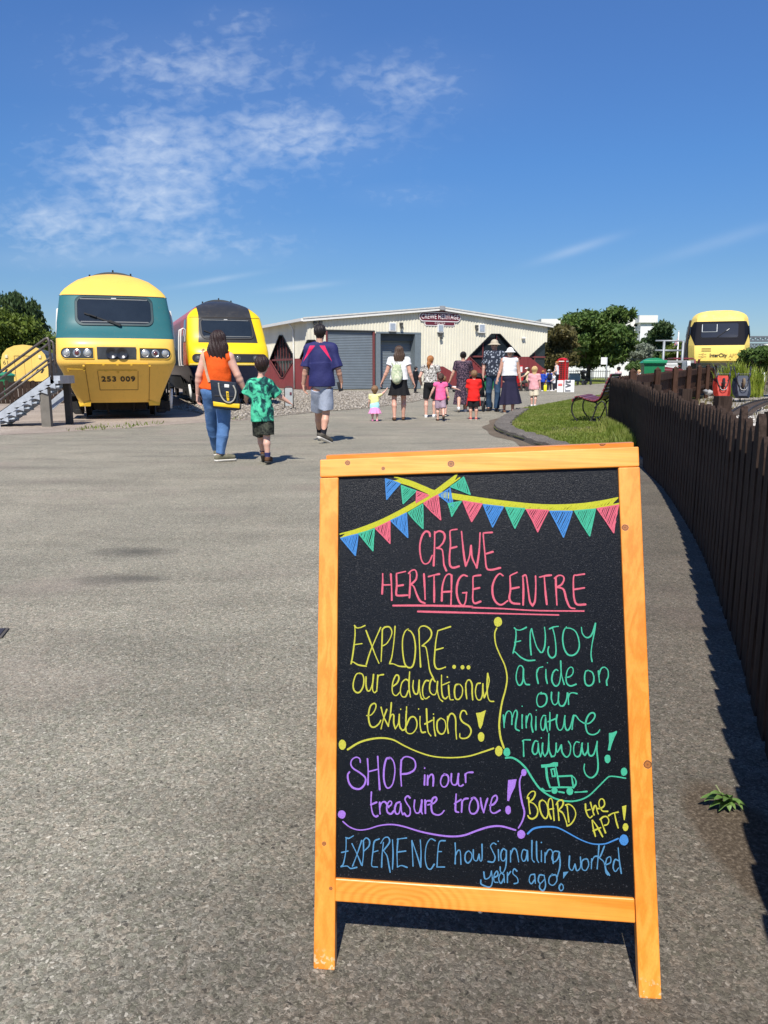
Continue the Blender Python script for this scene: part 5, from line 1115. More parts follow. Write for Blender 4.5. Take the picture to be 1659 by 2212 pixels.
def ztop(x): return ze0 + (zr_ - ze0) * x / RX if x < RX else zr_ + (ze1 - zr_) * (x - RX) / (BW_ - RX)
def clad_mat(name, a, b_, streak):
 m, t, b = new_mat(name); c = coord(t); v = coord(t, 'Object', (5, 5, .25))
 col = ramp(t, noise(t, v, 2.0, 5, .7), [(.3, a), (.7, b_)]); col = mixrgb(t, 1.0, col, ramp(t, noise(t, c, .5, 4, .6), [(.3, .9), (.7, 1.06)]), 'MULTIPLY')
 s = N(t, 'ShaderNodeSeparateXYZ'); L(t, c, s.inputs[0]); low = M_(t, 'MULTIPLY', M_(t, 'SUBTRACT', .5, s.outputs[2]), 1.1, clamp=True)
 col = mixrgb(t, M_(t, 'MULTIPLY', low, noise(t, c, 3, 4, .7)), col, streak)
 L(t, col, b.inputs['Base Color']); b.inputs['Roughness'].default_value = .5; b.inputs['Specular IOR Level'].default_value = .3; return m
M_CREAM = clad_mat('cream_cladding', (.66, .62, .49), (.76, .72, .58), (.35, .30, .22)); M_MAROON = clad_mat('maroon_cladding', (.18, .035, .038), (.235, .05, .05), (.12, .06, .05))
M_TRIM = mat('white_trim', (.72, .71, .66), .5, 0, .06); M_MARF = mat('maroon_frame', (.17, .045, .042), .5, 0, .15)
def corrugated(name, lo, hi, x0, x1, m, side=False, pitch=.20, depth=.028, proud=0.0, parent=hall, zmin=.02):
 prof = [(0, 0), (.42, 0), (.5, 1), (.92, 1), (1.0, 0)]; xs = []; x = x0
 while x < x1:
  for u, d in prof[:-1]:
   if x + u * pitch < x1: xs.append((x + u * pitch, d))
  x += pitch
 ex = sorted(set([round(q, 4) for q in np.arange(x0, x1, .045)] + [x1])); ds = np.array(xs)
 allx = sorted(set([a for a, _ in xs] + ex)); V = []; F_ = []; k = 0
 dd = lambda q: float(np.interp(q, ds[:, 0], ds[:, 1]))
 prevok = False
 for q in allx:
  zl, zh = lo(q), hi(q); ok = zh - zl > .03
  off = -dd(q) * depth - proud
  if ok:
   for z in (zl, zh): V.append((off if side else q, q if side else off, z))
   if prevok: F_.append((k - 2, k, k + 1, k - 1))
   k += 2
  prevok = ok
 mb = MB(); mb.add(V, F_); me = mb.mesh(name, fix=False); return link(name, me, m, parent)
def pl_fn(pts):
 pts = sorted(pts); xs = [p[0] for p in pts]; zs = [p[1] for p in pts]; return lambda x: float(np.interp(x, xs, zs))
SH1 = (fr(A2, 668, 300)[0], fr(A2, 1108, 300)[0]); SH1z = fr(A2, 890, 230)[1]
SH2 = (fr(A2, 1135, 300)[0], fr(A2, 1570, 300)[0]); SH2z = fr(A2, 1350, 256)[1]
g0 = 0.0
zmid = fr(A3, 1290, 492)[1]
up = [(0, fr(A2, 508, 318)[1]), fr(A2, 548, 318), fr(A2, 618, 498), (SH1[0] - .14, fr(A2, 650, 500)[1])]
lowr = [(0, .85), (up[1][0], .85), (up[2][0], up[2][1]), (SH1[0] - .14, up[3][1])]
x590 = fr(A3, 590, 600)[0]
upR = [(x590, fr(A3, 590, 585)[1]), fr(A3, 605, 568), fr(A3, 640, 568), fr(A3, 715, 612), fr(A3, 740, 592), fr(A3, 845, 490), fr(A3, 1022, 311), fr(A3, 1090, 311), fr(A3, 1255, 491), fr(A3, 1325, 491), fr(A3, 1450, 376), (BW_, fr(A3, 1466, 376)[1])]
lowR = [(x590, 2.6), upR[1], upR[2], upR[3], upR[4], upR[5], (upR[6][0], .75), (upR[7][0], .75), upR[8], upR[9], (upR[10][0], 1.25), (BW_, 1.25)]
lowR[0] = upR[0]
fU, fL_, fUR, fLR = pl_fn(up), pl_fn(lowr), pl_fn(upR), pl_fn(lowR)
def zb(x):
 if x <= SH1[0] - .12: return fU(x)
 if x < SH1[1] + .12: return SH1z
 if x < SH2[1] + .02: return SH2z
 if x < x590: return 0.02
 return fUR(x)
def zr2(x):
 if x <= SH1[0] - .12: return fL_(x)
 if x < x590: return 0
 return fLR(x)
corrugated('front_cladding', zb, ztop, 0, BW_, M_CREAM)
corrugated('lower_cladding', lambda x: .02, zr2, 0, SH1[0] - .1, M_MAROON, proud=.004)
corrugated('lower_cladding', lambda x: .02, zr2, x590, BW_, M_MAROON, proud=.004)
SL = 20.0
s_up = [(SL, 2.7), sd(A2, 46, 512), sd(A2, 118, 508), sd(A2, 211, 272), sd(A2, 241, 272), sd(A2, 360, 496), sd(A2, 410, 494), sd(A2, 480, 320), (0, sd(A2, 504, 318)[1])]
zl_ = s_up[1][1]; dia = s_up[3][1] - zl_
s_lo = [(SL, s_up[0][1]), s_up[1], s_up[2], (s_up[3][0], .70), (s_up[4][0], .70), s_up[5], s_up[6], (s_up[7][0], .8), (0, .85)]
fSU, fSL = pl_fn(s_up), pl_fn(s_lo)
corrugated('side_cladding', fSU, lambda y: ze0 - .03, 0, SL, M_CREAM, side=True)
corrugated('lower_cladding', lambda x: .02, fSL, 0, SL, M_MAROON, side=True, proud=.004)
mb = MB(); mb.bbox((SH1[0] - .05, .30, .02), (SH2[1] + .05, .36, SH1z + .2)); 
core = []
mb = MB(); xs_ = [.12, RX, BW_ - .12]
mb.prism([(.22, .74, .01), (BW_ - .12, .74, .01), (BW_ - .12, .74, ze1 - .12), (RX, .74, zr_ - .12), (.22, .74, ze0 - .12)], (0, SL - 1, 0)); mb.build('inner_wall', mat('inside_dark', (.02, .018, .018), .8), hall)
for (a, b_) in ((0.02, SH1[0] - .1), (upR[3][0], BW_ - .02)):
 mb = MB(); mb.bbox((a, .15, .3), (b_, .17, 4.0 if a < 1 else 4.2)); w = mb.build('window', M_GLASS, hall)
 for k in range(200):
  x = a + .25 + k * (.62 if a < 1 else 1.02)
  if x > b_ - .1: break
  zt, zb_ = (fU(x), fL_(x)) if a < 1 else (fUR(x), fLR(x))
  if zt - zb_ < .25: continue
  m2 = MB(); m2.bbox((x - .03, .08, zb_ - .05), (x + .03, .13, zt + .05)); m2.build('mullion', M_MARF, w)
 m2 = MB(); m2.bbox((a, .06, zmid - .05), (b_, .13, zmid + .05)) if a > 1 else m2.bbox((a, .04, up[3][1] - .08), (b_, .11, up[3][1] + .04)); m2.build('transom', M_MARF, w)
mb = MB(); mb.bbox((.15, .05, .3), (.17, SL - 2, 4.0)); w = mb.build('window', M_GLASS, hall)
for k in range(60):
 y = .25 + k * .62
 if y > s_up[1][0] + .2: break
 if fSU(y) - fSL(y) < .25: continue
 m2 = MB(); m2.bbox((.10, y - .02, fSL(y) - .05), (.13, y + .02, fSU(y) + .05)); m2.build('mullion', M_MARF, w)
m2 = MB(); m2.bbox((.04, .05, zl_ - .08), (.11, s_up[1][0] + .3, zl_ + .04)); m2.build('transom', M_MARF, w)
def edge_trim(pts, side, m, nm, off=.035, w_=.055):
 for (a, b_) in zip(pts[:-1], pts[1:]):
  m2 = MB(); P = [Vector((-off, a[0], a[1])) if side else Vector((a[0], -off, a[1])), Vector((-off, b_[0], b_[1])) if side else Vector((b_[0], -off, b_[1]))]
  m2.bar(P[0], P[1], w_, w_); m2.build(nm, m, hall)
edge_trim(upR[5:9], False, M_BLACKP, 'opening_trim'); edge_trim(upR[9:11], False, M_BLACKP, 'opening_trim'); edge_trim(s_up[2:6], True, M_BLACKP, 'opening_trim'); edge_trim(s_up[6:9], True, M_BLACKP, 'opening_trim'); edge_trim(up[:3], False, M_BLACKP, 'opening_trim')
edge_trim(s_lo[2:6], True, M_MARF, 'opening_trim'); edge_trim(lowR[5:9], False, M_MARF, 'opening_trim')
M_SHUT = mat('shutter_grey', (.165, .195, .215), .45, .2, .08, 2)
def shutter(x0, x1, zt, yd):
 n = int(zt / .095); V = []; F_ = []
 for i in range(n + 1):
  z = .03 + (zt - .03) * i / n
  for dz, dy in ((0, .0), (.035, -.018), (.07, -.012)):
   if i == n and dz > 0: break
   V += [(x0, yd + dy, z + dz), (x1, yd + dy, z + dz)]
 for i in range(len(V) // 2 - 1): a = i * 2; F_.append((a, a + 1, a + 3, a + 2))
 m2 = MB(); m2.add(V, F_); return m2.build('roller_shutter', M_SHUT, hall)
shutter(SH1[0], SH1[1], SH1z, .10)
for x in (SH1[0] - .11, SH1[1] + .0):
 m2 = MB(); m2.bbox((x, -.035, .02), (x + .11, .2, SH1z)); m2.build('door_jamb', M_MARF, hall)
m2 = MB(); m2.bbox((SH1[0] - .11, -.05, SH1z), (SH1[1] + .11, .2, SH1z + .06)); m2.build('door_head', mat('head_dark', (.05, .05, .05), .6), hall)
M_DFR = mat('door_frame_grey', (.15, .18, .195), .5, 0, .08)
shutter(SH2[0] + .30, SH2[1] - .42, SH2z - .1, .62)
for x0, x1 in ((SH2[0], SH2[0] + .30), (SH2[1] - .42, SH2[1])):
 m2 = MB(); m2.bbox((x0, -.04, .02), (x1, .7, SH2z)); m2.build('door_jamb', M_DFR, hall)
m2 = MB(); m2.bbox((SH2[0], -.05, SH2z), (SH2[1], .7, SH2z + .10)); m2.build('door_head', M_DFR, hall)
m2 = MB(); m2.bbox((SH2[0] + .3, .35, SH2z - .42), (SH2[1] - .42, .6, SH2z)); m2.build('shutter_box', mat('box_dark', (.06, .075, .085), .6), hall)
m2 = MB(); ov = .22
for (xa, za, xb, zb2) in ((-.35, ztop(0) - .045, RX, zr_), (RX, zr_, BW_ + .3, ztop(BW_) - .04)):
 m2.add([(xa, -ov, za), (xb, -ov, zb2), (xb, SL, zb2), (xa, SL, za), (xa, -ov, za + .10), (xb, -ov, zb2 + .10), (xb, SL, zb2 + .10), (xa, SL, za + .10)], [(0, 1, 2, 3), (4, 7, 6, 5), (0, 4, 5, 1), (3, 2, 6, 7), (0, 3, 7, 4), (1, 5, 6, 2)])
m2.build('roof', mat('roof_sheet', (.42, .42, .40), .6), hall)
for (xa, xb) in ((-.35, RX), (RX, BW_ + .3)):
 za = ztop(max(0, xa)) + (-.045 if xa < 0 else 0); zb2 = ztop(min(xb, BW_)) - (.04 if xb > BW_ else 0)
 m2 = MB(); m2.prism([(xa, -ov - .003, za - .10), (xb, -ov - .003, zb2 - .10), (xb, -ov - .003, zb2 + .03), (xa, -ov - .003, za + .03)], (0, -.05, 0)); m2.build('barge_board', M_TRIM, hall)
 m2 = MB(); m2.prism([(xa, -ov - .02, za + .05), (xb, -ov - .02, zb2 + .05), (xb, -ov - .02, zb2 + .14), (xa, -ov - .02, za + .14)], (0, -.06, 0)); m2.build('verge_flashing', mat('flashing', (.58, .57, .52), .5), hall)
m2 = MB(); m2.bbox((-.46, -ov, ze0 - .12), (-.32, SL, ze0 + .05)); m2.build('gutter', M_TRIM, hall)
m2 = MB(); m2.bbox((-.32, -ov, ze0 - .06), (.0, SL, ze0 - .02)); m2.build('soffit', M_TRIM, hall)
yd_ = sd(A2, 352, 200)[0]; m2 = MB(); m2.tube([(-.36, yd_, ze0 - .1), (-.10, yd_, ze0 - .45), (-.09, yd_, 2.6), (-.09, yd_, .05)], .05, 8); m2.build('downpipe', M_TRIM, hall, smooth=True)
m2 = MB(); m2.bevbox((RX, -.33, zr_ + .04), (.34, .14, .26), .02); m2.build('ridge_box', mat('ridge_box', (.28, .29, .30), .5), hall)
for (xa, ya, xb, yb) in ((205, 222, 262, 290), (590, 236, 640, 298), (916, 233, 970, 302)):
 p, q = fr(A3, xa, yb), fr(A3, xb, ya); cx, cz = (p[0] + q[0]) / 2, (p[1] + q[1]) / 2; w_, h_ = q[0] - p[0], q[1] - p[1]
 m2 = MB(); m2.bevbox((cx, -.07, cz), (w_, .10, h_), .015); v = m2.build('vent', M_TRIM, hall)
 m2 = MB(); m2.bbox((cx - w_ * .34, -.127, cz - h_ * .33), (cx + w_ * .34, -.121, cz + h_ * .42))
 for k in range(7): z = cz - h_ * .30 + h_ * .70 * k / 6; m2.bbox((cx - w_ * .34, -.145, z - .015), (cx + w_ * .34, -.125, z + .008))
 m2.build('louvre', mat('louvre_grey', (.50, .55, .60), .4), v)
 m2 = MB(); m2.bbox((cx - w_ * .5, -.16, cz - h_ * .56), (cx + w_ * .5, -.03, cz - h_ * .5)); m2.build('sill', mat('sill_grey', (.16, .16, .15), .6), v)
for (x, y, f_) in ((298, 243, A3), (612, 325, A3), (895, 262, A3), (540, 168, A2), (592, 165, A2)):
 p = fr(f_, x, y); m2 = MB(); m2.bevbox((p[0] + .03, -.13, p[1] + .10), (.22, .12, .14), .02); m2.bar((p[0], -.03, p[1]), (p[0], -.16, p[1] - .10), .05); m2.bevbox((p[0] + .01, -.19, p[1] - .10), (.18, .12, .16), .03); m2.build('floodlight', mat('lamp_dark', (.06, .058, .052), .5), hall)
p = fr(A3, 1277, 345); m2 = MB(); m2.bar((p[0], -.03, p[1] - .25), (p[0], -.05, p[1]), .04); m2.bevbox((p[0] - .06, -.14, p[1] + .02), (.28, .12, .11), .02); m2.build('camera', M_WHITEP, hall)
# ---- the name board: a separate thing fixed on the wall
AS = zoomer(1330, 990, 8.73)
l, r_ = fr(AS, 285, 345), fr(AS, 1460, 390); cx, cz = (l[0] + r_[0]) / 2, (l[1] + r_[1]) / 2; SW = r_[0] - l[0]; SH_ = SW * .20
M_SIGN = mat('sign_maroon', (.13, .018, .03), .4, 0, .08); M_SIGNW = mat('sign_edge', (.78, .72, .70), .45, 0, .05)
sg = empty('name_sign', (BC + fx_ * cx - fy_ * .09 + Vector((0, 0, cz))).to_tuple(), PHI, 'maroon totem shaped name board reading CREWE HERITAGE under the roof ridge', 'sign')
def capsule(w, h, r, n=8): return [(x, z) for x, z in rrect(-w / 2, -h / 2, w / 2, h / 2, r, n)]
for (w, h, r, y, m, nm) in ((SW, SH_, SH_ * .499, .0, M_SIGNW, 'main_plate_edge'), (SW * .962, SH_ * .78, SH_ * .389, -.012, M_SIGN, 'main_plate'), (SW * .735, SH_ * 1.86, SH_ * .22, .032, M_SIGNW, 'backing_plate_edge'), (SW * .705, SH_ * 1.68, SH_ * .17, .020, M_SIGN, 'backing_plate')):
 m2 = MB(); m2.prism([(x, y, z) for x, z in capsule(w, h, r)], (0, .028, 0)); m2.build(nm, m, sg)
for txt, z, s, y, sp in (('CREWE HERITAGE', 0, SH_ * .70, -.014, 1.06), ('THE', SH_ * .66, SH_ * .24, .018, 1.6), ('CENTRE', -SH_ * .66, SH_ * .24, .018, 1.6)):
 me = text_mesh(txt, s, .004, sp, .003 if s > .2 else .0)
 bx = max(v.co.x for v in me.vertices) - min(v.co.x for v in me.vertices); k = min(1, SW * .90 / bx); xform(me, frame_mtx((0, y, z), (k, 0, 0), (0, 0, 1), (0, -1, 0))); link('lettering', me, M_SIGNW, sg)
# ================================================================== FAR BUILDINGS, FENCES, STREET FURNITURE
AF = zoomer(1780, 1040, 3.77); ZF = 125.0
def fp(x, y, Y, f=AF): return at(*f(x, y), Y)
wb = empty('warehouse', fp(640, 600, ZF).xy.to_3d(), 0, 'white and grey flat roofed block behind the leafy green tree', 'building'); wo = Vector(wb.location)
a, b_ = fp(0, 75, ZF), fp(1090, 45, ZF)
m2 = MB(); m2.bbox((a.x - wo.x, 0, 0), (b_.x - wo.x, 14, a.z)); m2.build('grey_wall', mat('grey_cladding', (.17, .17, .17), .7, 0, .08), wb)
m2 = MB(); m2.bbox((a.x - 1 - wo.x, -.5, a.z - .15), (b_.x + .6 - wo.x, 14.5, a.z + 1.0)); m2.build('roof_edge', M_TRIM, wb)
m2 = MB(); m2.bbox((a.x - wo.x, -.08, 0), (b_.x - wo.x, -.01, fp(980, 262, ZF).z)); m2.build('white_wall', mat('white_render', (.70, .71, .70), .6, 0, .06), wb)
a, b_ = fp(1098, 50, ZF), fp(1275, 40, ZF); m2 = MB(); m2.bbox((a.x - wo.x, -2.2, 0), (b_.x - wo.x, 10, a.z)); tw = m2.build('stair_tower', mat('white_render', (.70, .71, .70), .6), wb)
m2 = MB(); m2.bbox((a.x - .4 - wo.x, -2.6, a.z), (b_.x + .2 - wo.x, 10.3, a.z + 1.1)); m2.build('tower_cap', M_TRIM, tw)
a = fp(1078, 60, ZF); m2 = MB(); m2.bbox((a.x - .25 - wo.x, -.5, 5), (a.x + .25 - wo.x, -.1, a.z)); m2.build('downpipe', M_TRIM, wb)
ZP = 104; wf = empty('palisade_fence', fp(660, 640, ZP).xy.to_3d(), 0, 'white palisade fence of pointed pales beneath the leafy green tree', 'fence'); wo = Vector(wf.location)
x = fp(0, 600, ZP).x
while x < fp(1060, 600, ZP).x:
 m2 = MB(); zt = 2.05; m2.prism([(x - wo.x, 0, .1), (x + .12 - wo.x, 0, .1), (x + .12 - wo.x, 0, zt - .12), (x + .06 - wo.x, 0, zt), (x - wo.x, 0, zt - .12)], (0, .03, 0)); m2.build('pale', M_WHITEP, wf); x += .285
for z in (.5, 1.6): m2 = MB(); m2.bbox((fp(0, 600, ZP).x - wo.x, .031, z), (fp(1060, 600, ZP).x - wo.x, .09, z + .07)); m2.build('rail', M_WHITEP, wf)
ZI = 96; bf = empty('iron_railing', fp(500, 700, ZI).xy.to_3d(), 0, 'low black railing in front of the white palisade fence', 'railing'); wo = Vector(bf.location); x = fp(270, 640, ZI).x; xe = fp(780, 640, ZI).x
while x < xe: m2 = MB(); m2.tube([(x - wo.x, 0, .05), (x - wo.x, 0, 1.15), (x - wo.x, 0, 1.25)], [.025, .025, .004], 6); m2.build('bar', M_BLACKP, bf); x += .28
for z in (.25, 1.0): m2 = MB(); m2.bbox((fp(270, 640, ZI).x - wo.x, .02, z), (xe - wo.x, .06, z + .06)); m2.build('rail', M_BLACKP, bf)
a, b_ = fp(275, 735, 88), fp(415, 665, 88); rw = empty('white_panel', (a.x, 88, 0), 0, 'low white panel wall just right of the red telephone box', 'wall'); m2 = MB(); m2.bbox((0, 0, 0), (b_.x - a.x, .12, b_.z)); m2.build('board', M_WHITEP, rw); m2 = MB(); m2.bbox((0, -.02, b_.z), (b_.x - a.x, .14, b_.z + .05)); m2.build('coping', M_TRIM, rw)
ZBr = 84; a, b_ = fp(420, 745, ZBr), fp(570, 655, ZBr); cb = empty('crowd_barrier', (a.x, ZBr, 0), R(6), 'white tubular crowd barrier standing on the far grass verge', 'barrier'); w_ = b_.x - a.x; h_ = 1.05
m2 = MB(); m2.tube([(0, 0, .2), (0, 0, h_ - .1), (.1, 0, h_), (w_ - .1, 0, h_), (w_, 0, h_ - .1), (w_, 0, .3), (w_ - .1, 0, .2), (0, 0, .2)], .035, 8); m2.build('frame', M_WHITEP, cb, smooth=True)
for k in range(1, 13): m2 = MB(); m2.tube([(w_ * k / 13, 0, .2), (w_ * k / 13, 0, h_)], .014, 6); m2.build('bar', M_WHITEP, cb)
for x in (.25, w_ - .25): m2 = MB(); m2.bar((x, -.3, .03), (x, .3, .03), .06, .03); m2.bar((x, 0, .03), (x, 0, .2), .05); m2.build('foot', M_WHITEP, cb)
ZS = 58; A7 = zoomer(1660, 1120, 4.608); a = fp(1440, 540, ZS, A7); sp_ = empty('sign_post', (a.x, ZS, 0), 0, 'grey post with a small square white sign in front of the green tree', 'sign post'); zt = fp(1440, 200, ZS, A7).z
m2 = MB(); m2.tube([(0, 0, 0), (0, 0, zt)], .045, 10); m2.build('pole', mat('galvanised', (.27, .29, .30), .5, .3), sp_, smooth=True)
m2 = MB(); w_ = .42; m2.bevbox((-.25, -.06, zt - .26), (w_, .03, .52), .01); m2.build('sign_plate', M_WHITEP, sp_)
ZT = 58.5; a, b_ = fp(690, 620, ZT, A7), fp(872, 620, ZT, A7); TW = (b_.x - a.x); tz = fp(780, 205, ZT, A7).z
M_RED = mat('post_red', (.50, .010, .014), .35, 0, .08, coat=.2)
tb = empty('telephone_box', ((a.x + b_.x) / 2, ZT, 0), R(-32), 'red telephone kiosk with domed top and many paned windows', 'telephone box'); w_ = TW / (math.cos(R(32)) + math.sin(R(32))); hw = w_ / 2
m2 = MB(); m2.bbox((-hw * 1.04, -hw * 1.04, 0), (hw * 1.04, hw * 1.04, .12)); m2.build('plinth', mat('plinth_dark', (.05, .03, .03), .7), tb)
for sx in (-1, 1):
 for sy in (-1, 1): m2 = MB(); m2.bbox((sx * hw * .86 - hw * .14, sy * hw * .86 - hw * .14, .12), (sx * hw * .86 + hw * .14, sy * hw * .86 + hw * .14, tz * .86)); m2.build('corner_post', M_RED, tb)
m2 = MB(); m2.bbox((-hw, -hw, tz * .84), (hw, hw, tz * .905)); m2.bbox((-hw * 1.05, -hw * 1.05, tz * .905), (hw * 1.05, hw * 1.05, tz * .925)); m2.build('cornice', M_RED, tb)
m2 = MB(); V = []; n = 12
for i in range(n + 1):
 for j in range(n + 1):
  x, y = -1 + 2 * i / n, -1 + 2 * j / n; V.append((x * hw, y * hw, tz * .925 + tz * .075 * max(0, (1 - x * x * .55 - y * y * .45)) - (0 if abs(x) < 1 and abs(y) < 1 else tz * .02)))
m2.add(V, [(i * (n + 1) + j, (i + 1) * (n + 1) + j, (i + 1) * (n + 1) + j + 1, i * (n + 1) + j + 1) for i in range(n) for j in range(n)]); m2.build('dome', M_RED, tb, smooth=True)
for k in range(4):
 rot = Matrix.Rotation(k * math.pi / 2, 3, 'Z'); mm = MB()
 mm.box(rot @ Vector((0, -hw * .86, tz * .48)), (hw * 1.45, .012, tz * .68), rot); gl = mm.build('window', mat('kiosk_glass', (.06, .045, .045), .15, spec=.7), tb)
 mm = MB(); mm.box(rot @ Vector((0, -hw * .88, tz * .18)), (hw * 1.5, .05, tz * .13), rot)
 for q in range(9): mm.box(rot @ Vector((0, -hw * .89, tz * (.245 + .59 * q / 8))), (hw * 1.46, .045, .028), rot)
 for q in (-.36, .36): mm.box(rot @ Vector((q * hw, -hw * .892, tz * .54)), (.03, .045, tz * .6), rot)
 mm.build('glazing_bars', M_RED, gl)
 mm = MB(); mm.box(rot @ Vector((0, -hw * 1.003, tz * .872)), (hw * 1.3, .02, tz * .035), rot); mm.build('fascia', M_WHITEP, tb)
ZK = 48.5; a, b_ = fp(1237, 650, ZK, A3), fp(1275, 560, ZK, A3); rk = empty('wall_cabinet', ((a.x + b_.x) / 2, ZK + .3, 0), PHI, 'bright red cabinet with a white label against the maroon wall', 'cabinet')
m2 = MB(); m2.bevbox((0, 0, (a.z + b_.z) / 2), ((b_.x - a.x), .3, b_.z - a.z), .03); m2.build('box', M_RED, rk); m2 = MB(); m2.bevbox((0, -.16, (a.z + b_.z) / 2 + .1), ((b_.x - a.x) * .6, .02, .34), .01); m2.build('label', M_WHITEP, rk)
m2 = MB(); m2.bevbox((0, 0, .45), ((b_.x - a.x) * .95, .42, .9), .03); m2.build('base_cabinet', M_RED, rk); m2 = MB(); m2.bevbox((0, -.02, .95), ((b_.x - a.x) * 1.1, .5, .06), .01); m2.build('shelf', mat('shelf_grey', (.45, .45, .43), .5), rk)
M_BAN = mat('board_white', (.80, .80, .80), .5, 0, .05)
ZW = 41.5; a, b_ = fp(812, 700, ZW, A7), fp(975, 540, ZW, A7); wbn = empty('sign_board', (a.x, ZW, 0), R(8), 'white display board with large dark letters lying sideways, in front of the telephone box', 'sign'); w_ = b_.x - a.x
m2 = MB(); m2.bevbox((w_ / 2, 0, b_.z / 2), (w_, .05, b_.z), .01); m2.build('board', M_BAN, wbn)
m2 = MB(); M_INK = mat('ink_grey', (.12, .13, .15), .6)
hz_ = b_.z
for P in (((.08, .25), (.08, .55), None), ):
 pass
def inkline(mb_, pts, w=.05):
 for p, q in zip(pts[:-1], pts[1:]): mb_.bar((p[0] * w_, -.031, p[1] * hz_), (q[0] * w_, -.031, q[1] * hz_), .012, w, up=Vector((0, 0, 1)))
for k, pts in enumerate(([(.10, .12), (.62, .12)], [(.10, .12), (.10, .30)], [(.10, .42), (.62, .56)], [(.10, .70), (.62, .56)], [(.30, .47), (.30, .65)], [(.10, .82), (.62, .82)], [(.36, .82), (.10, .95)], [(.36, .82), (.62, .95)])):
 mm = MB(); inkline(mm, pts, .07 if k != 99 else .05); mm.build('lettering', M_INK, wbn)
a2, b2_ = fp(712, 705, ZW, A7), fp(808, 545, ZW, A7); wb2 = empty('sign_board', (a2.x, ZW + .1, 0), R(-14), 'white display board with a red panel, beside the one with large letters', 'sign'); w2_ = b2_.x - a2.x
m2 = MB(); m2.bevbox((w2_ / 2, 0, b2_.z / 2), (w2_, .05, b2_.z), .01); m2.build('board', M_BAN, wb2); m2 = MB(); m2.bbox((w2_ * .15, -.034, b2_.z * .52), (w2_ * .85, -.026, b2_.z * .74)); m2.build('red_panel', mat('panel_red', (.62, .14, .12), .5), wb2)
M_GBIN = mat('bin_green', (.012, .17, .065), .42, 0, .08); M_GBIN2 = mat('bin_lid_green', (.018, .25, .11), .38, 0, .06)
def wheelie(name, loc, rz, w, h, label, face=1):
 r = empty(name, loc, rz, label, 'wheelie bin'); mm = MB(); a, b_ = w * .42, w * .5; d0, d1 = w * .40, w * .52; z0, z1 = h * .06, h * .88
 V = [(-a, -d0, z0), (a, -d0, z0), (a, d0, z0), (-a, d0, z0), (-b_, -d1, z1), (b_, -d1, z1), (b_, d1, z1), (-b_, d1, z1)]
 mm.add(V, [(0, 3, 2, 1), (4, 5, 6, 7), (0, 1, 5, 4), (1, 2, 6, 5), (2, 3, 7, 6), (3, 0, 4, 7)]); o = mm.build('bin_body', M_GBIN, r)
 mm = MB(); mm.bevbox((0, 0, h * .865), (w * 1.06, w * 1.10, h * .05), .015); mm.build('rim', M_GBIN, r)
 mm = MB(); n = 10; P = []
 for k in range(n + 1): t_ = -1 + 2 * k / n; P.append((t_ * w * .57, 0, h * .89 + h * .11 * (1 - abs(t_) ** 2.4)))
 mm.prism([(x, -w * .60, z) for x, _, z in P] , (0, w * 1.24, 0)); mm.bevbox((0, w * .62, h * .905), (w * .9, w * .12, h * .05), .02); mm.bevbox((0, -w * .61, h * .915), (w * 1.16, w * .05, h * .07), .02); mm.build('lid', M_GBIN2, r, auto=35)
 for sx in (-1, 1):
  mm = MB(); mm.lathe([(0, 0), (h * .09, 0), (h * .09, h * .04), (0, h * .04)], c=(sx * w * .44 - h * .02, w * .42, h * .09), n=18, axis='x'); mm.build('wheel', M_RUBBER, r)
 return r
a = fp(950, 742, 45.5, A3); b_ = fp(990, 655, 45.5, A3); wheelie('wheelie_bin', ((a.x + b_.x) / 2, 45.5, 0), R(10), .95, b_.z + .1, 'dark green bin by the maroon wall behind the man in the patterned shirt')
A8 = zoomer(2080, 980, 3.95); ZG = 22.5; a, b_ = fp(42, 925, ZG, A8), fp(350, 742, ZG, A8)
wheelie('wheelie_bin', ((a.x + b_.x) / 2 - .04, ZG, b_.z - 1.25), R(-9), (b_.x - a.x) * .86, 1.27, 'green wheelie bin with a bright lid seen above the brown fence')
A0 = zoomer(0, 900, 4.254); a, b_ = fp(-60, 1465, 31, A0), fp(72, 1330, 31, A0)
wheelie('wheelie_bin', ((a.x + b_.x) / 2 - .1, 31, b_.z - 1.2), R(4), .9, 1.22, 'green bin at the left edge, below the coach with the yellow end')
# ================================================================== METAL STAIRCASE
YN, YF = 15.9, 16.75
def sp(x, y, Y): return at(*A0(x, y), Y)
O_ = sp(660, 2070, YN); O_.z = 0; st = empty('metal_staircase', O_.to_tuple(), 0, 'galvanised steel staircase with tubular handrails leading up to the teal locomotive', 'staircase')
M_GALV = mat('galvanised_steel', (.46, .49, .52), .5, .35, .18, 9, dirt=((.28, .27, .25), 5, .35)); M_TUBE = mat('handrail_tube', (.10, .085, .075), .5, .5, .35, 14, dirt=((.30, .27, .24), 9, .5)); M_POST = mat('old_post', (.16, .145, .12), .8, 0, .25, 4, .3, 30)
def sl(x, y, Y): return sp(x, y, Y) - O_
top, low = sl(690, 1375, YN), sl(0, 1868, YN); dv = (low - top); k = (-top.z + .02) / dv.z; lowest = top + dv * k; nrm_ = Vector((-dv.z, 0, dv.x)).normalized(); nrm_ = -nrm_ if nrm_.z > 0 else nrm_
SWd = .155
for Y, nm in ((0, 'stringer'), (YF - YN, 'stringer')):
 m2 = MB(); o = Vector((0, Y, 0)); m2.prism([top + o, lowest + o, lowest + o + nrm_ * SWd, top + o + nrm_ * SWd], (0, .022, 0)); m2.prism([top + o, lowest + o, lowest + o + nrm_ * .012, top + o + nrm_ * .012], (0, .06 if Y == 0 else -.04, 0)); m2.build(nm, M_GALV, st)
n = 9
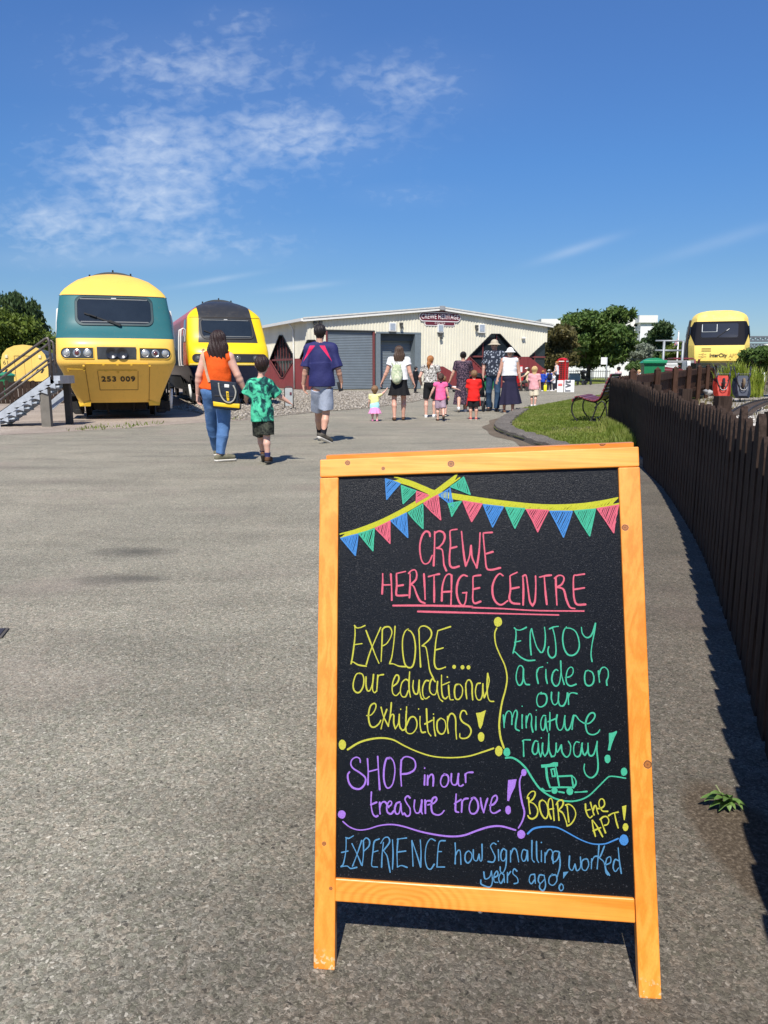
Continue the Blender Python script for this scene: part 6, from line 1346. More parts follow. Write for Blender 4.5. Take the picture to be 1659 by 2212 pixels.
for i in range(n):
 c = top.lerp(lowest, (i + .5) / n) + nrm_ * (SWd * .62); m2 = MB(); m2.bbox((c.x - .13, .03, c.z - .03), (c.x + .13, YF - YN - .01, c.z + .0)); m2.bbox((c.x - .15, .03, c.z - .075), (c.x - .125, YF - YN - .01, c.z)); m2.build('tread', M_GALV, st)
 m2 = MB(); e = c + nrm_ * (SWd * .30); m2.prism([(e.x - .10, .0, e.z - .02), (e.x + .10, .0, e.z + .02), (e.x + .10, .0, e.z - .085)], (0, .02, 0)); m2.build('tread_bracket', M_GALV, st)
pe = sl(825, 1335, YN); m2 = MB(); m2.bbox((top.x, 0, top.z - .16), (top.x + .16, YF - YN, top.z)); m2.bbox((top.x + .16, 0, top.z - .10), (pe.x, .14, top.z)); m2.build('landing', M_GALV, st)
m2 = MB(); m2.bbox((-.135, .03, 0), (.055, .15, top.z - .14)); m2.build('support_post', M_POST, st)
m2 = MB(); m2.bbox((.075, YF - YN - .12, 0), (.20, YF - YN, top.z - .14)); m2.build('support_post', mat('old_post_dark', (.05, .045, .04), .8, 0, .2), st)
m2 = MB(); a, b_ = sl(640, 1850, 17.3), sl(960, 1575, 17.3); m2.bar(a, b_, .03, .17); m2.build('lower_beam', M_GALV, st)
m2 = MB(); a, b_ = sl(640, 1660, 17.3), sl(930, 1425, 17.3); m2.tube([a, b_], .028, 8); m2.build('lower_rail', M_TUBE, st, smooth=True)
for Y, pts_top, pmid, post in ((YN, [(-420, 1605), (0, 1322), (630, 862), (662, 852), (678, 900), (725, 1425)], [(-420, 1920), (0, 1640), (690, 1128)], None), (YF, [(-420, 1715), (0, 1418), (660, 940), (712, 887), (735, 915), (778, 1340)], [(-420, 1995), (0, 1712), (750, 1150)], None)):
 m2 = MB(); m2.tube([sl(x, y, Y) for x, y in pts_top], .026, 10); m2.build('handrail', M_TUBE, st, smooth=True)
 m2 = MB(); m2.tube([sl(x, y, Y) for x, y in pmid], .022, 10); m2.build('mid_rail', M_TUBE, st, smooth=True)
 a = sl(pts_top[0][0], pts_top[0][1], Y); m2 = MB(); m2.tube([a, (a.x + .02, a.y, max(.02, a.z - 1.0))], .026, 8); m2.build('newel', M_TUBE, st, smooth=True)
YB_ = 27.0; a, b_ = at(-25, 830, YB_), at(330, 830, YB_ + 1.0); fb = empty('plank_fence', (a.x, a.y, 0), 0, 'dark plank fence behind the metal staircase', 'fence'); dxy = (b_ - a); dxy.z = 0; Ln = dxy.length; td = dxy.normalized(); q = 0; i = 0
while q < Ln:
 m2 = MB(); picket(m2, td * q, td, Vector((-td.y, td.x, 0)), .13, .02, .78 + .03 * math.sin(i * 2.1), .03, 900 + i); m2.build('plank', M_FENCE, fb); q += .145; i += 1
for z in (.2, .6): m2 = MB(); m2.bar(Vector((0, .04, z)), td * Ln + Vector((0, .04, z)), .04, .08); m2.build('rail', M_FENCE, fb)
# ================================================================== BENCH
bo = gnd(1239, 911, .05); Lb = Vector((.395, .919, 0)); rzb = math.atan2(Lb.y, Lb.x) - math.pi / 2
bench = empty('park_bench', bo.to_tuple(), rzb, 'maroon slatted bench with curved seat and black iron legs on the grass', 'bench')
M_SLAT = mat('bench_red', (.16, .022, .030), .4, 0, .18, 10, coat=.15); M_IRON = mat('bench_iron', (.016, .015, .015), .5, 0, .2)
prof = catmull([Vector((-.02, 0, .36)), Vector((.0, 0, .415)), Vector((.08, 0, .435)), Vector((.22, 0, .39)), Vector((.36, 0, .365)), Vector((.46, 0, .42)), Vector((.52, 0, .55)), Vector((.585, 0, .72)), Vector((.655, 0, .86))], 8); PS = arclen(prof); BLg = 1.35
nsl = 15
for i in range(nsl):
 p, t_ = along(prof, PS, PS[-1] * (i + .4) / nsl); nn = Vector((-t_.z, 0, t_.x)); rot = Matrix((t_, Vector((0, 1, 0)), nn)).transposed(); m2 = MB(); m2.bevbox(p + nn * .018 + Vector((0, BLg / 2, 0)), (.058, BLg + .1, .024), .006, rot); m2.build('slat', M_SLAT, bench)
for y in (.02, BLg - .02):
 m2 = MB(); m2.tube([p + Vector((0, y, -.004)) for p in prof], .014, 8); m2.build('seat_iron', M_IRON, bench, smooth=True)
 m2 = MB(); m2.tube(catmull([Vector((0, y, .40)), Vector((-.045, y, .28)), Vector((-.03, y, .14)), Vector((.07, y, 0))], 6), .014, 8); m2.build('leg', M_IRON, bench, smooth=True)
 m2 = MB(); m2.tube(catmull([Vector((.34, y, .36)), Vector((.40, y, .32)), Vector((.36, y, .15)), Vector((.30, y, 0))], 6), .013, 8); m2.build('leg', M_IRON, bench, smooth=True)
 m2 = MB(); m2.tube(catmull([Vector((.36, y, .25)), Vector((.48, y, .37)), Vector((.56, y, .28)), Vector((.60, y, 0))], 6), .013, 8); m2.build('leg', M_IRON, bench, smooth=True)
 m2 = MB(); m2.tube([Vector((.30, y, .02)), Vector((.62, y, .02))], .012, 6); m2.build('foot_bar', M_IRON, bench, smooth=True)
m2 = MB(); m2.tube([Vector((.30, 0, .025)), Vector((.30, BLg, .025))], .016, 8); m2.build('stretcher', M_IRON, bench, smooth=True); bench.scale = (1.18, 1.15, 1.2)
# ================================================================== THINGS BEYOND THE FENCE ON THE RIGHT
def barrow(loc, rz, mt, label, tyre):
 r = empty('wheelbarrow', loc, rz, label, 'wheelbarrow', 'wheelbarrows stood on end by the track'); tilt = Matrix.Rotation(R(-33), 3, 'X')
 T = lambda x, y, z: tilt @ Vector((x, y, z))
 mm = MB(); secs = [(0.0, .21, .05, .14), (.18, .28, .0, .26), (.55, .30, .0, .30), (.82, .27, .03, .24)]; V = []; F_ = []
 for z, w, y0, d in secs:
  V += [T(-w * .62, y0, z), T(w * .62, y0, z), T(w, y0 + d, z), T(-w, y0 + d, z)]
 for i in range(3):
  for k in range(4): a = i * 4 + k; b_ = i * 4 + (k + 1) % 4; F_.append((a, b_, b_ + 4, a + 4))
 F_ += [(3, 2, 1, 0), (12, 13, 14, 15)]; mm.add(V, F_); mm.build('tray', mt, r)
 mm = MB(); rim = [T(-.30, .30, .55), T(-.27, .27, .83), T(.27, .27, .83), T(.30, .30, .55), T(.28, .26, .18), T(.21, .19, .0), T(-.21, .19, .0), T(-.28, .26, .18), T(-.30, .30, .55)]; mm.tube(rim, .014, 6); mm.build('rim', M_BLACKP, r, smooth=True)
 for sx in (-1, 1):
  mm = MB(); mm.tube([T(sx * .06, -.10, .22), T(sx * .15, -.03, .40), T(sx * .23, -.02, .85), T(sx * .27, .0, 1.12)], .018, 8); hd = mm.build('frame_tube', M_BLACKP, r, smooth=True)
  mm = MB(); mm.tube([T(sx * .265, .0, 1.0), T(sx * .27, .0, 1.16)], .026, 8); mm.build('grip', M_RUBBER, hd, smooth=True)
  mm = MB(); mm.tube([T(sx * .20, -.02, .62), T(sx * .20, -.26, .66), T(sx * .17, -.28, .72)], .014, 6); mm.build('stand', mat('frame_blue', (.07, .06, .16), .5), r, smooth=True)
 mm = MB(); mm.tube([T(-.23, -.02, .84), T(.23, -.02, .84)], .014, 6); mm.build('cross_bar', M_BLACKP, r)
 mm = MB(); mm.tube([T(math.cos(a) * .11, -.12 + .02, .27 + math.sin(a) * .13) for a in np.linspace(math.pi, 2 * math.pi, 9)], .012, 6); mm.build('wheel_guard', mat('guard_grey', (.35, .34, .33), .4, .4), r, smooth=True)
 mm = MB(); mm.lathe([(.0, -.04), (.10, -.04), (.15, -.035), (.175, 0), (.15, .035), (.10, .04), (0, .04)], c=T(0, -.15, .40), n=22, axis='x', rot=tilt); mm.build('wheel', tyre, r, auto=40)
 mm = MB(); mm.tube([T(-.09, -.15, .40), T(.09, -.15, .40)], .018, 6); mm.build('axle', M_STEEL, r)
YW = 27.0; zb_ = .285; A9 = zoomer(2240, 1040, 6.146)
a = at(*A9(700, 1500), YW); S9 = F / YW
for (x0, x1, mt, lab, ty) in ((500, 900, mat('barrow_red', (.40, .035, .022), .55, 0, .2, 7, dirt=((.20, .12, .09), 4, .25), spec=.2), 'red wheelbarrow stood on end below the strappy green plant', M_RUBBER), (925, 1280, mat('barrow_blue', (.010, .018, .042), .6, 0, .25, 7, dirt=((.16, .15, .14), 5, .3)), 'dark blue wheelbarrow stood on end with a pale tyre', mat('muddy_tyre', (.18, .13, .075), .8))):
 p = at(*A9((x0 + x1) / 2, 1500), YW); barrow((p.x, YW, p.z - .02), R(-16), mt, lab, ty)
def track(pts_px, z, label, gauge=.30, f=A9, per=8):
 C = catmull([gnd(*f(x, y), z) for x, y in pts_px], per); o = C[len(C) // 2].copy(); o.z = 0; r = empty('railway_track', o.to_tuple(), 0, label, 'railway track'); S = arclen(C)
 for sgn in (-1, 1):
  mm = MB(); prev = None
  for d in np.arange(0, S[-1], .25):
   p, td = along(C, S, d); nr = Vector((td.y, -td.x, 0)).normalized(); q = p - o + nr * sgn * gauge / 2 + Vector((0, 0, .045))
   if prev is not None: mm.bar(prev, q, .028, .05)
   prev = q
  mm.build('rail', mat('rail_dark', (.035, .026, .022), .6, .3), r)
 for d in np.arange(.1, S[-1], .42):
  p, td = along(C, S, d); nr = Vector((td.y, -td.x, 0)).normalized(); mm = MB(); c = p - o + Vector((0, 0, .012)); mm.bar(c - nr * gauge * .85, c + nr * gauge * .85, .09, .04); mm.build('sleeper', mat('sleeper', (.07, .05, .04), .9, 0, .3), r)
track([(1000, 1910), (1170, 1790), (1400, 1690), (1600, 1640), (1900, 1590)], .24, 'curved miniature railway track on pale ballast, nearest the picket fence')
track([(1180, 1165), (1300, 1200), (1450, 1250), (1600, 1295), (1800, 1340)], .33, 'farther miniature railway track beside the dark bush')
for i, (x, y, s) in enumerate(((355, 1455, .13), (425, 1475, .12))):
 p = at(*A9(x, y), 24.5); me = rocks('boulder', np.array([[0, 0]]), [s], mat('boulder_%d' % i, (.34, .33, .31) if i else (.20, .20, .20), .9, 0, .2), [0]).data
 o = [q for q in COL.objects if q.data == me][0]; o.location = (p.x, 24.5, p.z); tag(o, ('pale rounded stone at the foot of the brown boarded fence', 'grey flat stone next to the pale rounded stone')[1 - i], 'stone')
YQ = 31.0; a = at(*A8(215, 512), YQ); b_ = at(*A8(572, 512), YQ); m_ = at(*A8(230, 636), YQ); g_ = at(*A8(250, 760), YQ)
rl = empty('platform_railing', (a.x, YQ, 0), 0, 'grey tubular railing above the green wheelie bin', 'railing'); w_ = b_.x - a.x
for z in (a.z, m_.z): m2 = MB(); m2.tube([(0, 0, z), (w_ - .08, 0, z), (w_, 0, z - .08)] if z == a.z else [(0, 0, z), (w_, 0, z)], .035, 8); m2.build('rail', mat('galvanised', (.27, .29, .30), .5, .3), rl, smooth=True)
for x in (.34, w_): m2 = MB(); m2.tube([(x, 0, .3), (x, 0, a.z)], .05, 10); m2.build('post', mat('galvanised', (.27, .29, .30), .5, .3), rl, smooth=True)
a, b_ = at(*A8(340, 800), 30.5), at(*A8(700, 765), 30.5); pf = empty('platform', ((a.x + b_.x) / 2, 30.9, 0), 0, 'grey raised platform slab left of the yellow tilting train', 'platform'); m2 = MB(); m2.bevbox((0, 0, (a.z + b_.z) / 2), (b_.x - a.x, 1.0, b_.z - a.z), .02); m2.build('slab', mat('slab_grey', (.26, .26, .25), .7), pf)
for x in (-.8, .8): m2 = MB(); m2.bbox((x - .1, -.3, .1), (x + .1, .3, a.z)); m2.build('pier', M_BLACKM, pf)
for i, (x0, y0, x1, y1, lab) in enumerate(((305, 862, 475, 830, 'white slatted crate lowest in the pile right of the green bin'), (330, 828, 470, 798, 'white slatted crate topmost in the pile right of the green bin'), (588, 900, 640, 770, 'tall white crate close to the tilting train'))):
 p, q = at(*A8(x0, y0), 29.8), at(*A8(x1, y1), 29.8); r = empty('crate', ((p.x + q.x) / 2, 29.8, p.z), 0, lab, 'crate'); w_, h_ = q.x - p.x, q.z - p.z; m2 = MB(); k = max(2, int(h_ / .14))
 for j in range(k): m2.bevbox((0, -.2, h_ * (j + .4) / k), (w_, .03, h_ / k * .7), .006)
 m2.bbox((-w_ / 2, -.18, 0), (-w_ / 2 + .05, -.13, h_)); m2.bbox((w_ / 2 - .05, -.18, 0), (w_ / 2, -.13, h_)); m2.bbox((-w_ / 2, -.17, 0), (w_ / 2, .3, h_ * .98)); m2.build('slats', M_WHITEP, r)
a, b_ = at(*A8(405, 757), 33), at(*A8(660, 728), 33); tbn = empty('picnic_table', ((a.x + b_.x) / 2, 33, 0), 0, 'dark red picnic table top behind the grey railing', 'table'); m2 = MB(); m2.bevbox((0, 0, b_.z - .04), (b_.x - a.x, .75, .06), .01); m2.build('table_top', M_SLAT, tbn)
for x in (-.7, .7): m2 = MB(); m2.bar((x, -.5, .2), (x, .25, b_.z - .07), .07, .05); m2.bar((x, .5, .2), (x, -.25, b_.z - .07), .07, .05); m2.build('leg', M_SLAT, tbn)
for y in (-.72, .72): m2 = MB(); m2.bevbox((0, y, b_.z - .36), (b_.x - a.x, .25, .05), .01); m2.build('seat', M_SLAT, tbn)
a, b_ = at(*A8(330, 900), 27.5), at(*A8(560, 870), 27.5); ps = empty('plank_stack', ((a.x + b_.x) / 2, 27.5, 0), R(-6), 'stack of old maroon planks behind the brown fence', 'planks')
for j in range(3):
 m2 = MB(); m2.bar((-(b_.x - a.x) / 2, .1 * j, a.z + .03 + j * .05), ((b_.x - a.x) / 2, .1 * j, a.z + .0 + j * .05 - .05 * (j == 2)), .2, .04); m2.build('plank', M_SLAT, ps)
m2 = MB(); m2.bbox((-.5, -.1, .1), (.5, .5, a.z)); m2.build('trestle', M_BLACKM, ps)
YL = 70; a, b_ = at(*A8(495, 730), YL), at(*A8(512, 398), YL); fpz = empty('flag_pole', (a.x, YL, 0), 0, 'white flagpole with a red, white and blue flag, left of the tilting train', 'flagpole'); tz = b_.z; lean = (b_.x - a.x)
m2 = MB(); m2.tube([(0, 0, 0), (lean, 0, tz)], [.09, .05], 10); m2.lathe([(0, 0), (.1, .05), (0, .12)], c=(lean, 0, tz), n=10); m2.build('pole', M_WHITEP, fpz, smooth=True)
def flag_mat():
 m, t, b = new_mat('flag_cloth'); c = coord(t, 'UV'); s = N(t, 'ShaderNodeSeparateXYZ'); L(t, c, s.inputs[0]); u, v, _ = s.outputs
 du, dv2 = M_(t, 'ABSOLUTE', M_(t, 'SUBTRACT', u, .5)), M_(t, 'ABSOLUTE', M_(t, 'SUBTRACT', v, .5)); dg = M_(t, 'ABSOLUTE', M_(t, 'SUBTRACT', du, dv2)); col = mixrgb(t, M_(t, 'LESS_THAN', dg, .10), (.02, .03, .15), (.75, .72, .70)); col = mixrgb(t, M_(t, 'LESS_THAN', dg, .04), col, (.50, .03, .05))
 mn = M_(t, 'MINIMUM', du, dv2); col = mixrgb(t, M_(t, 'LESS_THAN', mn, .17), col, (.75, .72, .70)); col = mixrgb(t, M_(t, 'LESS_THAN', mn, .10), col, (.50, .03, .05)); L(t, col, b.inputs['Base Color']); b.inputs['Roughness'].default_value = .8; return m
nu, nv = 16, 10; V = []; UV = []
a2 = at(*A8(512, 440), YL); b2_ = at(*A8(500, 560), YL); c2 = at(*A8(435, 600), YL); d2 = at(*A8(470, 525), YL)
for i in range(nu + 1):
 for j in range(nv + 1):
  u, v = i / nu, j / nv; p = (a2 * (1 - v) + b2_ * v) * (1 - u) + (d2 * (1 - v) + c2 * v) * u; p = p - Vector((a.x, YL, 0)); V.append((p.x + .05 * math.sin(u * 14), .18 * math.sin(u * 11 + v * 2), p.z)); UV.append((u, 1 - v))
me = bpy.data.meshes.new('flag'); me.from_pydata(V, [], [(i * (nv + 1) + j, (i + 1) * (nv + 1) + j, (i + 1) * (nv + 1) + j + 1, i * (nv + 1) + j + 1) for i in range(nu) for j in range(nv)]); ul = me.uv_layers.new()
for lp in me.loops: ul.data[lp.index].uv = UV[lp.vertex_index]
link('flag', me, flag_mat(), fpz, smooth=True)
for (x0, y0, y1, Y, lab) in ((1195, 350, 432, 80, 'nearer steel lattice gantry beam to the right of the tilting train'), (1195, 490, 552, 112, 'farther steel lattice gantry beam below the nearer one')):
 a, b_ = at(*A9(x0 - 140, y0), Y), at(*A9(1750, y0), Y); zt, zb2 = at(*A9(1400, y0), Y).z, at(*A9(1400, y1), Y).z; gt = empty('overhead_gantry', (a.x, Y, 0), 0, lab, 'gantry'); w_ = b_.x - a.x; MS = mat('gantry_steel', (.14, .16, .17), .6, .3)
 for z in (zt, zb2): m2 = MB(); m2.bar((0, 0, z), (w_, 0, z), .18); m2.build('chord', MS, gt)
 k = max(4, int(w_ / (zt - zb2) * .9)); m2 = MB()
 P = [(w_ * i / (2 * k), 0, zt if i % 2 else zb2) for i in range(2 * k + 1)]
 for p, q in zip(P[:-1], P[1:]): m2.bar(p, q, .12)
 m2.build('lattice', MS, gt)
 for x in (w_ - .3, ): m2 = MB(); m2.bar((x, 0, 0), (x, 0, zt), .35, .35, up=Vector((0, 1, 0))); m2.build('mast', MS, gt)
a, b_ = at(*A9(1527, 735), 78), at(*A9(1527, 500), 78); ms = empty('line_mast', (a.x, 78, 0), 0, 'pale lattice mast with cross arms at the right edge above the bush', 'mast'); m2 = MB(); m2.bar((0, 0, 0), (0, 0, b_.z), .36, .3, up=Vector((0, 1, 0))); m2.build('column', M_TRIM, ms)
for y in (505, 600, 655): z = at(*A9(1527, y), 78).z; m2 = MB(); m2.bar((-.1 if y < 600 else -3.2, -.2, z), (2.5, -.2, z), .13); m2.build('cross_arm', M_TRIM, ms)
AM = zoomer(920, 1030, 4.917); p = gnd(*AM(105, 1488)); q = at(*AM(105, 1128), p.y); w_ = (at(*AM(172, 1300), p.y) - at(*AM(38, 1300), p.y)).x; h_ = q.z
ib = empty('information_board', (p.x, p.y, 0), R(8), 'small grey information panel in a black hoop frame on the gravel', 'sign')
m2 = MB(); m2.tube([(-w_ / 2, 0, 0), (-w_ / 2, .05, h_ - .07), (-w_ / 2 + .03, .055, h_ - .015), (-w_ / 2 + .08, .055, h_), (w_ / 2 - .08, .055, h_), (w_ / 2 - .03, .055, h_ - .015), (w_ / 2, .05, h_ - .07), (w_ / 2, 0, 0)], .014, 8); m2.build('hoop_frame', M_BLACKP, ib, smooth=True)
m2 = MB(); m2.bevbox((0, .03, h_ * .55), (w_ * .92, .012, h_ * .80), .004, Matrix.Rotation(R(-4), 3, 'X')); pn = m2.build('panel', mat('panel_grey', (.36, .38, .37), .4), ib)
m2 = MB(); m2.box((w_ * .22, .014, h_ * .72), (w_ * .24, .006, h_ * .09), Matrix.Rotation(R(-4), 3, 'X')); m2.box((w_ * .22, .0165, h_ * .665), (w_ * .24, .006, h_ * .05), Matrix.Rotation(R(-4), 3, 'X')); m2.build('picture', mat('picture_dark', (.12, .03, .04), .5), pn)
m2 = MB(); m2.bar((-w_ * .8, .0, .02), (w_ * .8, 0, .02), .10, .03); m2.build('base_plate', M_BLACKP, ib)
p = gnd(*A3(702, 772)); l_, r_ = at(*A3(664, 760), p.y).x, at(*A3(746, 760), p.y).x; tr_ = empty('flat_trolley', ((l_ + r_) / 2, p.y, 0), R(6), 'low white and grey flat trolley on the ground beyond the ponytail girl', 'trolley'); w_ = r_ - l_
m2 = MB(); m2.bevbox((0, 0, .26), (w_, .7, .10), .02); m2.build('deck', M_WHITEP, tr_); m2 = MB(); m2.bevbox((0, 0, .16), (w_ * .9, .6, .09), .02); m2.build('chassis', mat('chassis_grey', (.22, .22, .22), .6), tr_)
for x in (-.4, .4):
 for y in (-.28, .28): m2 = MB(); m2.lathe([(0, 0), (.08, 0), (.08, .05), (0, .05)], c=(x * w_ - .02, y, .08), n=14, axis='y'); m2.build('wheel', M_RUBBER, tr_)
p = gnd(-20, 1371); dc = empty('drain_cover', (p.x, p.y, 0), R(12), 'small dark iron cover in the road at the left edge', 'drain cover'); m2 = MB(); m2.bevbox((0, 0, .006), (.10, .10, .012), .003); m2.build('plate', mat('cover_iron', (.05, .045, .055), .6, .3), dc); m2 = MB(); m2.bevbox((0, 0, .004), (.125, .125, .008), .003); m2.build('frame', mat('cover_frame', (.08, .07, .06), .8), dc)
p = gnd(1572, 1747); wd = empty('weed', (p.x, p.y, 0), 0, 'leafy green weed growing from the tarmac beside the chalkboard', 'weed'); AWp = zoomer(2100, 2450, 2.505)
M_WEED = leaf_mat('weed_leaf', ((.08, .15, .03), (.14, .24, .06), (.24, .34, .12)), 20, .25, .45)
def leaf(mb_, p0, p1, w, droop=.0, fold=.25):
 p0, p1 = Vector(p0), Vector(p1); d = p1 - p0; s = d.cross(Vector((0, 0, 1))).normalized(); V = []; n = 8
 for i in range(n + 1):
  f = i / n; c = p0 + d * f + Vector((0, 0, droop * math.sin(f * math.pi))); ww = w * math.sin(math.pi * min(1, f * .96 + .04)) ** .8 * (1 - .3 * f) * (1 + .12 * (i % 2)); V += [c - s * ww + Vector((0, 0, ww * fold)), c, c + s * ww + Vector((0, 0, ww * fold))]
 mb_.add(V, [(i * 3 + k, i * 3 + k + 1, i * 3 + k + 4, i * 3 + k + 3) for i in range(n) for k in (0, 1)])
rd = random.Random(5)
for (x, y, h_) in ((445, 375, .03), (525, 335, .055), (840, 450, .012), (690, 365, .05), (625, 345, .05), (520, 450, .015), (690, 480, .01), (740, 470, .012), (600, 480, .012), (770, 425, .03), (640, 400, .06), (560, 385, .05), (480, 400, .02), (800, 470, .01)):
 q = gnd(*AWp(x, y), h_); m2 = MB(); leaf(m2, (rd.uniform(-.01, .01), rd.uniform(-.008, .008), .012), (q.x - p.x, q.y - p.y, h_), .0095 + rd.uniform(0, .004), .014); m2.build('leaf', M_WEED, wd, smooth=True)
m2 = MB(); m2.tube([(-.02, .005, .0), (-.012, .01, .03), (-.03, .015, .06)], .0022, 6); m2.build('stem', mat('weed_stem', (.28, .30, .16), .6), wd)
# ================================================================== TREES AND BUSHES
M_BARK = mat('bark', (.09, .07, .05), .9, 0, .35, 6, .6, 25, bdist=.03)
def crown(name, parent, blobs, n, size, m, seed=0, flat=.35, clump=.45, droop=0.0):
 r = np.random.default_rng(seed); vols = np.array([b[3] * b[4] * b[5] for b in blobs]) ** .75; vols /= vols.sum()
 per = 26; nc = max(1, n // per); bi = r.choice(len(blobs), nc, p=vols); B = np.array(blobs)[bi]
 d = r.normal(size=(nc, 3)); d /= np.linalg.norm(d, axis=1, keepdims=True); rad = r.uniform(.45, 1.05, nc) ** .6
 C = B[:, :3] + d * rad[:, None] * B[:, 3:6]
 P = np.repeat(C, per, 0) + r.normal(size=(nc * per, 3)) * np.repeat(B[:, 3:6].mean(1) * clump * .32, per)[:, None] * np.array([1, 1, .7])
 if droop: P[:, 2] -= droop * r.uniform(0, 1, len(P)) ** 2
 N_ = len(P); u = r.normal(size=(N_, 3)); u /= np.linalg.norm(u, axis=1, keepdims=True); w = np.cross(u, r.normal(size=(N_, 3))); w /= np.linalg.norm(w, axis=1, keepdims=True)
 if droop: u = u * .35 + np.array([0, 0, -1]); u /= np.linalg.norm(u, axis=1, keepdims=True); w = np.cross(u, r.normal(size=(N_, 3))); w /= np.linalg.norm(w, axis=1, keepdims=True)
 s = size * r.uniform(.6, 1.4, N_)[:, None]; V = np.stack([P - u * s, P + w * s * .42, P + u * s, P - w * s * .42], 1).reshape(-1, 3)
 return link(name, np_mesh(name, V, np.arange(N_ * 4).reshape(-1, 4)), m, parent)
def tree(name, loc, label, blobs, n, leafsize, m, trunk_r, trunk_h, seed, group=None, limbs=6, droop=0, clump=.45, cat='tree'):
 r = empty(name, loc, 0, label, cat, group); rd = random.Random(seed)
 mb = MB(); mb.tube([(0, 0, -.1), (.05, 0, trunk_h * .5), (0, .05, trunk_h)], [trunk_r, trunk_r * .8, trunk_r * .6], 10)
 for i in range(limbs):
  b = blobs[i % len(blobs)]; e = Vector((b[0], b[1], b[2])) ; s = Vector((0, 0, trunk_h * rd.uniform(.5, 1))); mid = s.lerp(e, .5) + Vector((rd.uniform(-.3, .3), rd.uniform(-.3, .3), .2)); mb.tube([s, mid, e], [trunk_r * .5, trunk_r * .3, trunk_r * .1], 7)
 mb.build('trunk', M_BARK, r, smooth=True); crown('crown', r, blobs, n, leafsize, m, seed, clump=clump, droop=droop); return r
def blobs_from(px, Y, depth, f=lambda x, y: (x, y), o=None, jit=0):
 """ellipses drawn round the crown's lumps -> lumps at that distance; loc is the trunk base"""
 B = []
 for i, (x, y, rx, ry) in enumerate(px):
  c = at(*f(x, y), Y); e = at(*f(x + rx, y), Y); t_ = at(*f(x, y - ry), Y); dd = ((i * 37) % 7 - 3) / 3 * depth * .5; B.append((c.x - o.x, dd, c.z, abs(e.x - c.x), depth * .55, abs(t_.z - c.z)))
 return B
LF_G = leaf_mat('leaves_green', ((.034, .072, .016), (.085, .145, .03), (.19, .24, .065)), .9); LF_D = leaf_mat('leaves_dark', ((.022, .046, .016), (.052, .09, .03), (.11, .14, .05)), .9)
LF_L = leaf_mat('leaves_lime', ((.042, .072, .009), (.10, .145, .018), (.22, .25, .05)), .7); LF_B = leaf_mat('leaves_brown', ((.045, .046, .016), (.11, .098, .032), (.20, .165, .055)), .9); LF_S = leaf_mat('leaves_silver', ((.10, .13, .08), (.22, .25, .18), (.38, .40, .32)), .9)
Y = 66; o = at(40, 865, Y); o.z = 0
tree('broad_tree', o.to_tuple(), 'bright green bushy tree at the left edge above the yellow coach', blobs_from([(-60, 740, 60, 70), (-10, 715, 55, 55), (30, 735, 50, 55), (65, 760, 38, 48), (0, 790, 60, 50), (50, 800, 45, 40), (-70, 800, 50, 60), (90, 790, 20, 30)], Y, 5, o=o), 30000, .20, LF_L, .25, 2.5, 3)
Y = 84; o = at(52, 860, Y); o.z = 0
tree('weeping_birch', o.to_tuple(), 'tall dark drooping tree behind the bright green one', blobs_from([(48, 660, 18, 26), (35, 688, 20, 25), (62, 680, 15, 35), (55, 715, 25, 35), (80, 722, 10, 30), (30, 720, 20, 30)], Y, 4, o=o), 16000, .22, LF_D, .25, 6, 4, droop=1.3)
Y = 90; o = at(93, 850, Y); o.z = 0
tree('thin_tree', o.to_tuple(), 'thin sparse young tree right of the drooping one', blobs_from([(92, 705, 7, 14), (95, 735, 8, 16), (97, 760, 10, 16)], Y, 1.5, o=o), 900, .2, LF_D, .1, 5, 5)
Y = 120; o = at(125, 840, Y); o.z = 0
tree('hedge', o.to_tuple(), 'grey green hedge far behind the steps', blobs_from([(110, 775, 25, 22), (140, 770, 25, 25), (165, 780, 25, 25)], Y, 5, o=o), 5000, .3, LF_G, .15, 2, 6, cat='hedge')
Y = 82; o = at(*AF(505, 700), Y); o.z = 0
tree('maple_tree', o.to_tuple(), 'large leafy green tree between the hall and the white block', blobs_from([(330, 60, 110, 90), (480, 20, 120, 90), (640, 60, 130, 100), (800, 40, 110, 100), (860, -20, 60, 60), (250, 170, 90, 110), (400, 190, 150, 120), (620, 220, 160, 130), (830, 200, 140, 130), (960, 270, 90, 110), (430, 360, 150, 130), (650, 420, 170, 120), (860, 400, 120, 110), (560, 510, 110, 60), (300, 300, 70, 110), (1010, 360, 60, 80), (330, -10, 40, 50), (560, -60, 60, 40), (750, -65, 50, 50)], Y, 6, AF, o), 42000, .24, LF_G, .28, 2.6, 7, limbs=14, clump=.5)
Y = 70; o = at(*AF(120, 760), Y); o.z = 0
tree('copper_tree', o.to_tuple(), 'brownish leaved tree between the hall and the red telephone box', blobs_from([(90, 190, 120, 80), (150, 300, 130, 110), (60, 380, 110, 120), (200, 400, 90, 100), (120, 480, 140, 90), (40, 540, 90, 80), (30, 250, 70, 80)], Y, 5, AF, o), 17000, .20, LF_B, .2, 2.2, 8, limbs=8)
Y = 75; o = at(*AF(1160, 700), Y); o.z = 0
tree('silver_shrub', o.to_tuple(), 'silvery sparse shrub in front of the white block', blobs_from([(1150, 380, 70, 90), (1190, 450, 60, 70), (1120, 470, 60, 60)], Y, 2, AF, o), 2600, .14, LF_S, .06, 2, 9, clump=.7, cat='shrub')
Y = 105; o = at(*AF(1370, 700), Y); o.z = 0
tree('conifer', o.to_tuple(), 'dark green tree right of the white block behind the railing', blobs_from([(1330, 120, 55, 70), (1360, 200, 90, 80), (1400, 300, 100, 90), (1340, 330, 90, 110), (1400, 420, 120, 90), (1330, 460, 90, 80)], Y, 5, AF, o), 17000, .28, LF_D, .25, 4, 10)
Y = 95; o = at(*AF(1620, 700), Y); o.z = 0
